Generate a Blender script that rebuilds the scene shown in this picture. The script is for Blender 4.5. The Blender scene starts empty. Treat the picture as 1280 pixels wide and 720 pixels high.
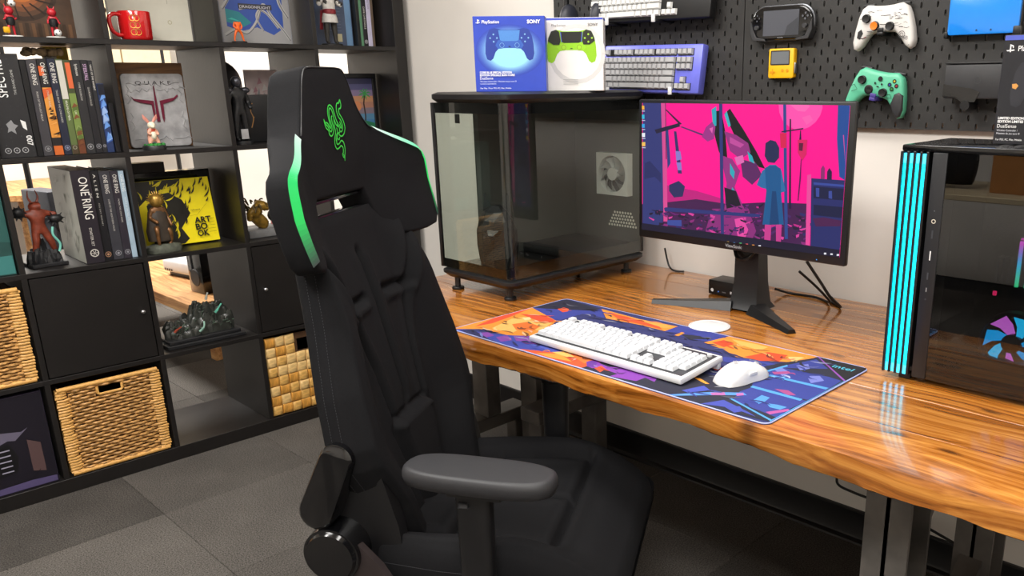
import bpy, bmesh, math, random
from mathutils import Vector, Matrix
from mathutils.geometry import tessellate_polygon
PI = math.pi
SC = bpy.context.scene
COL = SC.collection

# ------------------------------------------------------------------ camera
cam_d = bpy.data.cameras.new('camera')
cam = bpy.data.objects.new('camera', cam_d)
COL.objects.link(cam)
_r = Vector((0.73886646, 0.67379934, -0.00841479))
_u = Vector((-0.18706514, 0.21709433, 0.95805881))
_f = Vector((-0.6473662, 0.70630341, -0.28644808))
cam.matrix_world = Matrix(((_r.x, _u.x, -_f.x, 3.02693), (_r.y, _u.y, -_f.y, -2.09467), (_r.z, _u.z, -_f.z, 1.30759), (0, 0, 0, 1)))
cam_d.sensor_width = 36.0
cam_d.lens = 1035.978 / 1280 * 36
cam_d.shift_x = -127.71 / 1280
cam_d.shift_y = 53.29 / 1280
cam_d.clip_start = 0.05
SC.camera = cam

# ------------------------------------------------------------------ world, lights, exposure
wd = bpy.data.worlds.new('room_ambient')
SC.world = wd
wd.use_nodes = True
wd.node_tree.nodes['Background'].inputs[0].default_value = (0.9, 0.95, 1.0, 1)
wd.node_tree.nodes['Background'].inputs[1].default_value = 0.25
SC.view_settings.view_transform = 'Standard'
SC.view_settings.look = 'None'
SC.view_settings.gamma = 1
SC.view_settings.exposure = 0.15
SC.view_settings.use_curve_mapping = False

def area(name, loc, sx, sy, power, col=(1, 0.97, 0.93), rot=(0, 0, 0)):
    l = bpy.data.lights.new(name, 'AREA')
    l.shape = 'RECTANGLE'
    l.size = sx
    l.size_y = sy
    l.energy = power
    l.color = col
    o = bpy.data.objects.new(name, l)
    o.location = loc
    o.rotation_euler = rot
    COL.objects.link(o)
    return o

CEIL = 2.75
area('ceiling_lamp_over_desk', (2.0, -0.95, CEIL - 0.03), 1.2, 0.6, 26)
area('ceiling_lamp_over_chair', (1.2, -2.2, CEIL - 0.03), 1.2, 0.6, 66)
area('ceiling_lamp_behind_camera', (3.4, -2.6, CEIL - 0.03), 1.2, 0.6, 66)
area('ceiling_lamp_far_room', (-1.9, -1.2, CEIL - 0.03), 1.2, 0.6, 115)
area('ceiling_lamp_far_room_end', (-1.9, 1.1, CEIL - 0.03), 1.2, 0.6, 85)

# ------------------------------------------------------------------ materials
def lin(h):
    if isinstance(h, str):
        h = [int(h[i:i + 2], 16) / 255 for i in (0, 2, 4)]
    return tuple((c / 12.92 if c <= 0.04045 else ((c + 0.055) / 1.055) ** 2.4) for c in h[:3]) + (1,)

MATS = {}
def mat(name, col, rough=0.5, metal=0.0, var=0.12, scale=40, bump=0.0, bscale=200, coat=0.0, sheen=0.0, spec=0.5, emit=None, estr=0.0, stretch=None):
    """one surface: noise-varied colour, roughness and fine relief"""
    if name in MATS:
        return MATS[name]
    m = bpy.data.materials.new(name)
    m.use_nodes = True
    nt = m.node_tree
    b = nt.nodes['Principled BSDF']
    tc = nt.nodes.new('ShaderNodeTexCoord')
    mp = nt.nodes.new('ShaderNodeMapping')
    if stretch:
        mp.inputs['Scale'].default_value = stretch
    nt.links.new(tc.outputs['Object'], mp.inputs[0])
    n = nt.nodes.new('ShaderNodeTexNoise')
    n.inputs['Scale'].default_value = scale
    n.inputs['Detail'].default_value = 4
    nt.links.new(mp.outputs[0], n.inputs['Vector'])
    r = nt.nodes.new('ShaderNodeValToRGB')
    c = lin(col)
    r.color_ramp.elements[0].position = 0.3
    r.color_ramp.elements[1].position = 0.7
    r.color_ramp.elements[0].color = tuple(x * (1 - var) for x in c[:3]) + (1,)
    r.color_ramp.elements[1].color = tuple(min(1, x * (1 + var)) for x in c[:3]) + (1,)
    nt.links.new(n.outputs[0], r.inputs[0])
    nt.links.new(r.outputs[0], b.inputs['Base Color'])
    b.inputs['Roughness'].default_value = rough
    b.inputs['Metallic'].default_value = metal
    b.inputs['Specular IOR Level'].default_value = spec
    b.inputs['Coat Weight'].default_value = coat
    b.inputs['Coat Roughness'].default_value = 0.08
    if sheen:
        b.inputs['Sheen Weight'].default_value = sheen
    if bump:
        n2 = nt.nodes.new('ShaderNodeTexNoise')
        n2.inputs['Scale'].default_value = bscale
        n2.inputs['Detail'].default_value = 3
        nt.links.new(mp.outputs[0], n2.inputs['Vector'])
        bp = nt.nodes.new('ShaderNodeBump')
        bp.inputs['Strength'].default_value = bump
        bp.inputs['Distance'].default_value = 0.002
        nt.links.new(n2.outputs[0], bp.inputs['Height'])
        nt.links.new(bp.outputs[0], b.inputs['Normal'])
    if emit:
        b.inputs['Emission Color'].default_value = lin(emit)
        b.inputs['Emission Strength'].default_value = estr
    MATS[name] = m
    return m

def attr_mat(name, rough=0.45, emit=0.0, coat=0.0, grain=0.06, gain=1.0):
    """printed colour carried by the mesh, with a little paper grain"""
    m = bpy.data.materials.new(name)
    m.use_nodes = True
    nt = m.node_tree
    b = nt.nodes['Principled BSDF']
    a = nt.nodes.new('ShaderNodeAttribute')
    a.attribute_name = 'Col'
    n = nt.nodes.new('ShaderNodeTexNoise')
    n.inputs['Scale'].default_value = 300
    tc = nt.nodes.new('ShaderNodeTexCoord')
    nt.links.new(tc.outputs['Object'], n.inputs['Vector'])
    mr = nt.nodes.new('ShaderNodeMapRange')
    mr.inputs['To Min'].default_value = gain * (1 - grain)
    mr.inputs['To Max'].default_value = gain * (1 + grain)
    nt.links.new(n.outputs[0], mr.inputs[0])
    mx = nt.nodes.new('ShaderNodeVectorMath')
    mx.operation = 'SCALE'
    nt.links.new(a.outputs['Color'], mx.inputs[0])
    nt.links.new(mr.outputs[0], mx.inputs['Scale'])
    if emit:
        b.inputs['Base Color'].default_value = (0.01, 0.01, 0.01, 1)
        nt.links.new(mx.outputs[0], b.inputs['Emission Color'])
        b.inputs['Emission Strength'].default_value = emit
    else:
        nt.links.new(mx.outputs[0], b.inputs['Base Color'])
    b.inputs['Roughness'].default_value = rough
    b.inputs['Coat Weight'].default_value = coat
    return m

PRINT = attr_mat('printed_ink', 0.4, gain=0.88)
CLOTHPRINT = attr_mat('printed_cloth', 0.8, grain=0.15, gain=0.72)
SCREEN = attr_mat('lit_screen', 0.4, emit=0.9, grain=0.0)
SCREEN.node_tree.nodes['Principled BSDF'].inputs['Specular IOR Level'].default_value = 0.15
LED = attr_mat('led_light', 0.3, emit=1.0, grain=0.0)

def glass_mat(name, tint, ior=1.5, rough=0.0, gain=1.0):
    m = bpy.data.materials.new(name)
    m.use_nodes = True
    nt = m.node_tree
    nt.nodes.remove(nt.nodes['Principled BSDF'])
    out = nt.nodes['Material Output']
    t = nt.nodes.new('ShaderNodeBsdfTransparent')
    t.inputs[0].default_value = lin(tint)
    g = nt.nodes.new('ShaderNodeBsdfGlossy')
    g.inputs['Roughness'].default_value = rough
    g.inputs[0].default_value = (0.95, 0.95, 0.95, 1)
    f = nt.nodes.new('ShaderNodeFresnel')
    f.inputs[0].default_value = ior
    ma = nt.nodes.new('ShaderNodeMath')
    ma.operation = 'MULTIPLY'
    ma.inputs[1].default_value = gain
    ma.use_clamp = True
    ge = nt.nodes.new('ShaderNodeNewGeometry')
    sb = nt.nodes.new('ShaderNodeMath')
    sb.operation = 'SUBTRACT'
    sb.inputs[0].default_value = 1.0
    nt.links.new(ge.outputs['Backfacing'], sb.inputs[1])
    mf = nt.nodes.new('ShaderNodeMath')
    mf.operation = 'MULTIPLY'
    nt.links.new(f.outputs[0], mf.inputs[0])
    nt.links.new(sb.outputs[0], mf.inputs[1])
    nt.links.new(mf.outputs[0], ma.inputs[0])
    mx = nt.nodes.new('ShaderNodeMixShader')
    nt.links.new(ma.outputs[0], mx.inputs[0])
    nt.links.new(t.outputs[0], mx.inputs[1])
    nt.links.new(g.outputs[0], mx.inputs[2])
    nt.links.new(mx.outputs[0], out.inputs[0])
    return m

def wood_mat(name, dark, mid, light, rough=0.25, coat=0.4, knots=True, sc=1.0, bump=0.25):
    m = bpy.data.materials.new(name)
    m.use_nodes = True
    nt = m.node_tree
    b = nt.nodes['Principled BSDF']
    tc = nt.nodes.new('ShaderNodeTexCoord')
    oi = nt.nodes.new('ShaderNodeObjectInfo')
    vm = nt.nodes.new('ShaderNodeVectorMath')
    vm.operation = 'MULTIPLY_ADD'
    cb = nt.nodes.new('ShaderNodeCombineXYZ')
    for i in range(3):
        nt.links.new(oi.outputs['Random'], cb.inputs[i])
    nt.links.new(cb.outputs[0], vm.inputs[0])
    vm.inputs[1].default_value = (7.3, 3.1, 5.7)
    nt.links.new(tc.outputs['Object'], vm.inputs[2])
    # slow warp so the rings bend round knots
    w = nt.nodes.new('ShaderNodeTexNoise')
    w.inputs['Scale'].default_value = 2.2 * sc
    w.inputs['Detail'].default_value = 2
    nt.links.new(vm.outputs[0], w.inputs['Vector'])
    ws = nt.nodes.new('ShaderNodeVectorMath')
    ws.operation = 'MULTIPLY_ADD'
    nt.links.new(w.outputs['Color'], ws.inputs[0])
    ws.inputs[1].default_value = (0.05, 0.09, 0.09)
    nt.links.new(vm.outputs[0], ws.inputs[2])
    mp = nt.nodes.new('ShaderNodeMapping')
    mp.inputs['Scale'].default_value = (0.5 * sc, 30 * sc, 30 * sc)
    nt.links.new(ws.outputs[0], mp.inputs[0])
    n = nt.nodes.new('ShaderNodeTexNoise')
    n.inputs['Scale'].default_value = 2.0
    n.inputs['Detail'].default_value = 6
    n.inputs['Roughness'].default_value = 0.62
    nt.links.new(mp.outputs[0], n.inputs['Vector'])
    mp2 = nt.nodes.new('ShaderNodeMapping')
    mp2.inputs['Scale'].default_value = (2.2 * sc, 210 * sc, 210 * sc)
    nt.links.new(ws.outputs[0], mp2.inputs[0])
    n2 = nt.nodes.new('ShaderNodeTexNoise')
    n2.inputs['Scale'].default_value = 1.0
    n2.inputs['Detail'].default_value = 3
    nt.links.new(mp2.outputs[0], n2.inputs['Vector'])
    ad = nt.nodes.new('ShaderNodeMath')
    ad.operation = 'MULTIPLY_ADD'
    ad.inputs[1].default_value = 0.24
    nt.links.new(n2.outputs[0], ad.inputs[0])
    nt.links.new(n.outputs[0], ad.inputs[2])
    r = nt.nodes.new('ShaderNodeValToRGB')
    e = r.color_ramp.elements
    e[0].position = 0.42
    e[0].color = lin(dark)
    e[1].position = 0.8
    e[1].color = lin(light)
    k = e.new(0.58)
    k.color = lin(mid)
    nt.links.new(ad.outputs[0], r.inputs[0])
    col = r.outputs[0]
    if knots:
        mpk = nt.nodes.new('ShaderNodeMapping')
        mpk.inputs['Scale'].default_value = (3.2 * sc, 7.5 * sc, 7.5 * sc)
        nt.links.new(ws.outputs[0], mpk.inputs[0])
        v = nt.nodes.new('ShaderNodeTexVoronoi')
        v.voronoi_dimensions = '2D'
        v.inputs['Scale'].default_value = 1.0
        nt.links.new(mpk.outputs[0], v.inputs['Vector'])
        kr = nt.nodes.new('ShaderNodeMapRange')
        kr.inputs['From Min'].default_value = 0.02
        kr.inputs['From Max'].default_value = 0.085
        kr.inputs['To Min'].default_value = 0.75
        kr.inputs['To Max'].default_value = 0.0
        nt.links.new(v.outputs['Distance'], kr.inputs[0])
        mx = nt.nodes.new('ShaderNodeMix')
        mx.data_type = 'RGBA'
        nt.links.new(kr.outputs[0], mx.inputs[0])
        nt.links.new(col, mx.inputs[6])
        mx.inputs[7].default_value = lin('3a1c08')
        col = mx.outputs[2]
    hs = nt.nodes.new('ShaderNodeHueSaturation')
    vr = nt.nodes.new('ShaderNodeMapRange')
    vr.inputs['To Min'].default_value = 0.82
    vr.inputs['To Max'].default_value = 1.15
    nt.links.new(oi.outputs['Random'], vr.inputs[0])
    nt.links.new(vr.outputs[0], hs.inputs['Value'])
    nt.links.new(col, hs.inputs['Color'])
    nt.links.new(hs.outputs[0], b.inputs['Base Color'])
    b.inputs['Roughness'].default_value = rough
    b.inputs['Coat Weight'].default_value = coat
    b.inputs['Coat Roughness'].default_value = 0.1
    if bump:
        bp = nt.nodes.new('ShaderNodeBump')
        bp.inputs['Strength'].default_value = bump
        bp.inputs['Distance'].default_value = 0.0015
        nt.links.new(ad.outputs[0], bp.inputs['Height'])
        nt.links.new(bp.outputs[0], b.inputs['Normal'])
    return m

def carpet_mat():
    m = bpy.data.materials.new('carpet_pile')
    m.use_nodes = True
    nt = m.node_tree
    b = nt.nodes['Principled BSDF']
    tc = nt.nodes.new('ShaderNodeTexCoord')
    oi = nt.nodes.new('ShaderNodeObjectInfo')
    n = nt.nodes.new('ShaderNodeTexNoise')
    n.inputs['Scale'].default_value = 260
    n.inputs['Detail'].default_value = 3
    nt.links.new(tc.outputs['Object'], n.inputs['Vector'])
    n2 = nt.nodes.new('ShaderNodeTexNoise')
    n2.inputs['Scale'].default_value = 5
    nt.links.new(tc.outputs['Object'], n2.inputs['Vector'])
    r = nt.nodes.new('ShaderNodeValToRGB')
    r.color_ramp.elements[0].position = 0.3
    r.color_ramp.elements[0].color = lin('34322f')
    r.color_ramp.elements[1].position = 0.72
    r.color_ramp.elements[1].color = lin('746f6a')
    nt.links.new(n.outputs[0], r.inputs[0])
    hs = nt.nodes.new('ShaderNodeHueSaturation')
    ad = nt.nodes.new('ShaderNodeMath')
    ad.operation = 'MULTIPLY_ADD'
    ad.inputs[1].default_value = 0.6
    ad.inputs[2].default_value = 0.40
    nt.links.new(oi.outputs['Random'], ad.inputs[0])
    a2 = nt.nodes.new('ShaderNodeMath')
    a2.operation = 'MULTIPLY_ADD'
    a2.inputs[1].default_value = 0.5
    nt.links.new(n2.outputs[0], a2.inputs[0])
    nt.links.new(ad.outputs[0], a2.inputs[2])
    nt.links.new(a2.outputs[0], hs.inputs['Value'])
    nt.links.new(r.outputs[0], hs.inputs['Color'])
    nt.links.new(hs.outputs[0], b.inputs['Base Color'])
    b.inputs['Roughness'].default_value = 0.95
    b.inputs['Specular IOR Level'].default_value = 0.1
    bp = nt.nodes.new('ShaderNodeBump')
    bp.inputs['Strength'].default_value = 0.6
    bp.inputs['Distance'].default_value = 0.003
    nt.links.new(n.outputs[0], bp.inputs['Height'])
    nt.links.new(bp.outputs[0], b.inputs['Normal'])
    return m

# ------------------------------------------------------------------ mesh helpers
def rotm(ax, a):
    return Matrix.Rotation(a, 4, ax)

class MB:
    """collects shapes; build() links them as ONE mesh object"""
    def __init__(s):
        s.v = []
        s.f = []
        s.c = []
        s.M = Matrix()
    def add(s, vs, fs, col=None):
        o = len(s.v)
        M = s.M
        s.v += [tuple(M @ Vector(v)) for v in vs]
        s.f += [[i + o for i in f] for f in fs]
        s.c += [col] * len(fs)
        return s
    def box(s, x0, x1, y0, y1, z0, z1, col=None):
        vs = [(x, y, z) for z in (z0, z1) for y in (y0, y1) for x in (x0, x1)]
        return s.add(vs, [[0, 2, 3, 1], [4, 5, 7, 6], [0, 1, 5, 4], [2, 6, 7, 3], [0, 4, 6, 2], [1, 3, 7, 5]], col)
    def rbox(s, x0, x1, y0, y1, z0, z1, r=0.003, seg=2, col=None):
        bm = bmesh.new()
        bmesh.ops.create_cube(bm, size=1)
        for v in bm.verts:
            v.co = Vector(((x0 + x1) / 2 + v.co.x * (x1 - x0), (y0 + y1) / 2 + v.co.y * (y1 - y0), (z0 + z1) / 2 + v.co.z * (z1 - z0)))
        r = min(r, 0.49 * min(abs(x1 - x0), abs(y1 - y0), abs(z1 - z0)))
        bmesh.ops.bevel(bm, geom=bm.edges[:], offset=r, segments=seg, affect='EDGES', profile=0.5)
        return s.frombm(bm, col)
    def frombm(s, bm, col=None):
        bm.verts.index_update()
        s.add([v.co[:] for v in bm.verts], [[v.index for v in f.verts] for f in bm.faces], col)
        bm.free()
        return s
    def loft(s, rings, cap=True, closed=True, col=None):
        n = len(rings[0])
        vs = [p for r in rings for p in r]
        fs = []
        for i in range(len(rings) - 1):
            for j in range(n if closed else n - 1):
                k = (j + 1) % n
                fs.append([i * n + j, i * n + k, (i + 1) * n + k, (i + 1) * n + j])
        if cap:
            fs.append(list(range(n))[::-1])
            fs.append([(len(rings) - 1) * n + j for j in range(n)])
        return s.add(vs, fs, col)
    def cyl(s, p0, p1, r0, r1=None, n=16, col=None):
        r1 = r0 if r1 is None else r1
        p0 = Vector(p0)
        p1 = Vector(p1)
        d = (p1 - p0).normalized()
        a = d.orthogonal().normalized()
        b = d.cross(a)
        R = [[tuple(p + (a * math.cos(t) + b * math.sin(t)) * r) for t in [2 * PI * i / n for i in range(n)]] for p, r in ((p0, r0), (p1, r1))]
        return s.loft(R, col=col)
    def tube(s, path, r, n=8, col=None, rad=None):
        P = [Vector(p) for p in path]
        rings = []
        a = None
        for i, p in enumerate(P):
            d = (P[min(i + 1, len(P) - 1)] - P[max(i - 1, 0)]).normalized()
            if a is None:
                a = d.orthogonal().normalized()
            else:
                a = (a - d * a.dot(d)).normalized()
            b = d.cross(a)
            rr = rad[i] if rad else r
            rings.append([tuple(p + (a * math.cos(2 * PI * k / n) + b * math.sin(2 * PI * k / n)) * rr) for k in range(n)])
        return s.loft(rings, col=col)
    def lathe(s, prof, n=20, c=(0, 0, 0), col=None):
        rings = [[(c[0] + r * math.cos(2 * PI * i / n), c[1] + r * math.sin(2 * PI * i / n), c[2] + z) for i in range(n)] for r, z in prof]
        return s.loft(rings, col=col)
    def sph(s, c, r, n=14, m=8, col=None):
        r = (r, r, r) if isinstance(r, (int, float)) else r
        rings = []
        for j in range(m + 1):
            t = -PI / 2 + PI * j / m
            q = max(math.cos(t), 0.02)
            rings.append([(c[0] + r[0] * q * math.cos(2 * PI * i / n), c[1] + r[1] * q * math.sin(2 * PI * i / n), c[2] + r[2] * math.sin(t)) for i in range(n)])
        return s.loft(rings, col=col)
    def prism(s, pts, y0, y1, r=0.0, seg=2, col=None):
        """outline in (x, z) extruded along y, edges of both faces rounded"""
        bm = bmesh.new()
        vs = [bm.verts.new((p[0], y0, p[1])) for p in pts]
        f = bm.faces.new(vs)
        ex = bmesh.ops.extrude_face_region(bm, geom=[f])
        for g in ex['geom']:
            if isinstance(g, bmesh.types.BMVert):
                g.co.y = y1
        bmesh.ops.recalc_face_normals(bm, faces=bm.faces[:])
        if r:
            ed = [e for e in bm.edges if abs(e.verts[0].co.y - e.verts[1].co.y) < 1e-6]
            bmesh.ops.bevel(bm, geom=ed, offset=r, segments=seg, affect='EDGES', profile=0.5)
        return s.frombm(bm, col)
    def mesh(s, name, m, smooth=35):
        me = bpy.data.meshes.new(name)
        me.from_pydata(s.v, [], s.f)
        bm = bmesh.new()
        bm.from_mesh(me)
        if not any(s.c):
            bmesh.ops.recalc_face_normals(bm, faces=bm.faces[:])
        bm.to_mesh(me)
        bm.free()
        if any(c is not None for c in s.c):
            at = me.color_attributes.new('Col', 'FLOAT_COLOR', 'CORNER')
            cache = {}
            for p in me.polygons:
                h = s.c[p.index] or 'ffffff'
                if h not in cache:
                    cache[h] = lin(h)
                for li in p.loop_indices:
                    at.data[li].color = cache[h]
        if m:
            me.materials.append(m)
        if smooth:
            for p in me.polygons:
                p.use_smooth = True
            me.set_sharp_from_angle(angle=math.radians(smooth))
        return me
    def build(s, name, m, par=None, smooth=35, loc=None, rot=None):
        return obj(name, s.mesh(name, m, smooth), par, loc, rot)

def obj(name, me, par=None, loc=None, rot=None):
    o = bpy.data.objects.new(name, me)
    COL.objects.link(o)
    if par:
        o.parent = par
    if loc:
        o.location = loc
    if rot:
        o.rotation_euler = rot
    return o

def tag(o, label=None, cat=None, group=None, kind=None):
    for k, v in (('label', label), ('category', cat), ('group', group), ('kind', kind)):
        if v:
            o[k] = v
    return o

def thing(name, label, cat, loc=(0, 0, 0), rz=0, group=None):
    o = bpy.data.objects.new(name, None)
    o.empty_display_size = 0.05
    COL.objects.link(o)
    o.location = loc
    o.rotation_euler = (0, 0, rz)
    return tag(o, label, cat, group)

def spline(pts, n=8):
    """Catmull-Rom through points"""
    P = [Vector(p) for p in pts]
    out = []
    for i in range(len(P) - 1):
        a, b, c, d = P[max(i - 1, 0)], P[i], P[i + 1], P[min(i + 2, len(P) - 1)]
        for k in range(n):
            t = k / n
            out.append(0.5 * ((2 * b) + (c - a) * t + (2 * a - 5 * b + 4 * c - d) * t * t + (3 * b - a - 3 * c + d) * t ** 3))
    out.append(P[-1])
    return out

def interp(t, tab):
    if t <= tab[0][0]:
        return tab[0][1]
    for (a, u), (b, v) in zip(tab, tab[1:]):
        if t <= b:
            k = (t - a) / (b - a)
            return u + (v - u) * k
    return tab[-1][1]

def sst(a, b, x):
    t = max(0.0, min(1.0, (x - a) / (b - a)))
    return t * t * (3 - 2 * t)

_txt = {}
def text_geo(body, size=1.0, bold=0.0, shear=0.0, space=1.0):
    key = (body, bold, shear, space)
    if key not in _txt:
        cu = bpy.data.curves.new('lettering', 'FONT')
        cu.body = body
        cu.size = 1.0
        cu.resolution_u = 3
        cu.offset = bold
        cu.shear = shear
        cu.space_character = space
        o = bpy.data.objects.new('lettering', cu)
        COL.objects.link(o)
        bpy.context.view_layer.update()
        me = bpy.data.meshes.new_from_object(o.evaluated_get(bpy.context.evaluated_depsgraph_get()))
        vs = [tuple(v.co) for v in me.vertices]
        fs = [list(p.vertices) for p in me.polygons]
        bpy.data.objects.remove(o)
        bpy.data.curves.remove(cu)
        bpy.data.meshes.remove(me)
        _txt[key] = (vs, fs)
    return _txt[key]

class Art:
    """flat print in local x (right), z (up), seen from -y; each layer a hair above the last"""
    def __init__(s, e=0.0001, y=0.0):
        s.mb = MB()
        s.k = 1
        s.e = e
        s.y = y
    def _y(s, lay):
        if lay is None:
            s.k += 1
            lay = s.k
        return s.y - s.e * lay
    def poly(s, pts, col, lay=None):
        y = s._y(lay)
        tr = tessellate_polygon([[Vector((p[0], p[1], 0)) for p in pts]])
        s.mb.add([(p[0], y, p[1]) for p in pts], [list(t) for t in tr], col)
        return s
    def rect(s, x0, z0, x1, z1, col, lay=None):
        return s.poly([(x0, z0), (x1, z0), (x1, z1), (x0, z1)], col, lay)
    def circ(s, x, z, r, col, lay=None, n=18, rz=None):
        return s.poly([(x + r * math.cos(2 * PI * i / n), z + (rz or r) * math.sin(2 * PI * i / n)) for i in range(n)], col, lay)
    def ring(s, x, z, r, w, col, lay=None, n=20):
        return s.line([(x + r * math.cos(2 * PI * i / n), z + r * math.sin(2 * PI * i / n)) for i in range(n + 1)], w, col, lay)
    def line(s, pts, w, col, lay=None):
        y = s._y(lay)
        P = [Vector((p[0], p[1])) for p in pts]
        vs = []
        for i, p in enumerate(P):
            d = (P[min(i + 1, len(P) - 1)] - P[max(i - 1, 0)])
            if d.length < 1e-9:
                d = Vector((1, 0))
            d.normalize()
            nn = Vector((-d.y, d.x))
            ww = (w[i] if isinstance(w, (list, tuple)) else w) / 2
            vs += [(p.x + nn.x * ww, y, p.y + nn.y * ww), (p.x - nn.x * ww, y, p.y - nn.y * ww)]
        s.mb.add(vs, [[2 * i, 2 * i + 1, 2 * i + 3, 2 * i + 2] for i in range(len(P) - 1)], col)
        return s
    def text(s, body, x, z, size, col, rot=0.0, align='l', bold=0.0, shear=0.0, space=1.0, width=None, lay=None):
        vs, fs = text_geo(body, 1, bold, shear, space)
        if not vs:
            return s
        y = s._y(lay)
        x0 = min(v[0] for v in vs)
        x1 = max(v[0] for v in vs)
        sx = size if width is None else width / (x1 - x0)
        off = {'l': 0, 'c': (x1 - x0) / 2, 'r': x1 - x0}[align]
        c, q = math.cos(rot), math.sin(rot)
        out = []
        for v in vs:
            a = (v[0] - x0 - off) * sx
            b = v[1] * size
            out.append((x + a * c - b * q, y, z + a * q + b * c))
        s.mb.add(out, fs, col)
        return s
    def build(s, par, name='print', m=None, loc=None, rot=None):
        return s.mb.build(name, m or PRINT, par, smooth=0, loc=loc, rot=rot)

RND = random.Random(11)
PAD_ART=[
('3a45a0',[1,267,8,390,153,379,219,321,148,311,147,219]),
('23243c',[1,267,8,390,153,379,137,344,52,292]),
('f0562e',[63,302,63,324,86,322,102,303,97,288]),
('f59a35',[3,1,1,96,1,211,1,267,147,219,203,102,161,57,54,45]),
('e9532f',[27,49,2,135,1,223,3,262,25,175,38,97]),
('e9532f',[23,204,83,234,138,222,149,183,82,193]),
('fbc46a',[71,69,42,159,55,190,123,170,148,201,184,130,121,131,141,74]),
('f07a30',[82,125,96,166,152,157,167,115,127,99]),
('fde0a0',[57,182,66,199,86,187,79,171]),
('3d4bb0',[9,1,24,19,89,30,156,61,208,97,271,84,363,92,341,42,260,1,160,1,32,1]),
('8a48ae',[77,20,91,41,124,33,122,6]),
('8a48ae',[137,27,147,54,186,36,175,10]),
('8a48ae',[164,59,202,92,229,57,198,38]),
('262a5c',[22,8,48,30,140,5,205,1,138,1,63,1]),
('5563c8',[238,39,280,76,345,76,315,43]),
('ef5a2c',[246,1,341,42,363,92,464,89,453,30,448,1,376,1,300,1]),
('f8a03a',[300,7,345,38,405,17,374,11,342,5]),
('fbc46a',[323,35,340,56,389,46,372,32]),
('f07a30',[374,48,405,75,444,64,433,26]),
('23253a',[448,1,453,30,457,97,527,101,701,152,740,111,736,49,683,1,631,1]),
('8d3fb4',[448,18,432,39,437,59,465,47,513,41,518,73,527,101,573,86,609,98,634,80,620,74,640,54,610,60,621,37,591,43,590,16,530,2,532,24,480,26,467,15]),
('6a35a0',[452,15,429,37,432,54,455,45,466,21]),
('f0562e',[471,18,472,39,493,30,498,7]),
('6fd0f0',[474,76,469,94,478,87,482,69]),
('f0562e',[497,89,505,96,517,79,506,76]),
('f59a35',[153,379,298,369,412,381,425,328,331,330,227,318]),
('ea5a2c',[188,367,277,361,352,367,400,334,326,335,264,330]),
('fbb050',[259,366,372,375,408,368,394,347]),
('3a45a0',[412,326,411,389,552,394,547,331,503,318]),
('262a40',[450,333,502,351,530,341,498,314]),
('f59a35',[451,316,448,348,458,348,463,317]),
('f59a35',[539,316,555,395,790,394,774,329,723,299,655,277,605,302]),
('ea5228',[668,288,690,352,735,361,742,316,710,288]),
('fdc060',[574,379,637,384,671,382,670,350,612,355]),
('fbd080',[741,351,774,380,765,328]),
('ea5228',[553,328,563,362,599,352,595,316]),
('3a45a0',[635,260,700,287,756,293,722,223,641,236]),
('191a22',[791,395,908,388,908,290]),
('9a4fb8',[790,394,793,395,908,295,908,288]),
('24283c',[736,49,740,111,722,223,755,313,793,389,908,289,908,14,814,1,700,1]),
('36439c',[769,304,796,377,846,337,774,281]),
('36439c',[754,257,774,281,871,293,902,289,905,231,775,216]),
('36439c',[769,173,778,212,905,225,905,151,784,143]),
('36439c',[782,105,787,139,905,145,902,84,908,38,797,56]),
('7c86d8',[764,259,771,279,800,263,798,235]),
('7c86d8',[835,268,855,286,876,266,863,236]),
('7c86d8',[785,311,799,337,817,312,807,290]),
('b0508f',[768,243,791,269,805,261,780,233]),
('b0508f',[825,161,850,171,875,158,863,148]),
('c05aa8',[877,47,900,87,908,82,889,42]),
('58a0e8',[827,83,825,115,844,114,848,90,846,72]),
('58a0e8',[855,85,875,92,894,93,891,74,870,72]),
('58a8f0',[908,14,905,16,907,293,908,291]),
('58a8f0',[906,17,908,22,792,63,783,61]),
('58a8f0',[775,216,773,227,903,235,903,223]),
('58a8f0',[784,137,783,148,895,148,896,137]),
('58a8f0',[775,295,768,303,749,212,755,212]),
('5a9ae8',[700,1,689,1,741,64,792,103,804,96,753,52]),
('c070b8',[743,60,761,81,773,69,753,52]),
('c070b8',[783,89,791,102,800,92,792,80]),
('4a58c0',[693,34,710,84,735,71,710,32]),
('4653b8',[763,1,785,46,853,26,876,16,820,23]),
('4653b8',[804,19,826,39,845,24,836,6]),
('f8a83a',[662,111,679,113,713,99,707,94,676,104]),
('f0562e',[664,178,669,197,680,193,675,174])]
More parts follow.
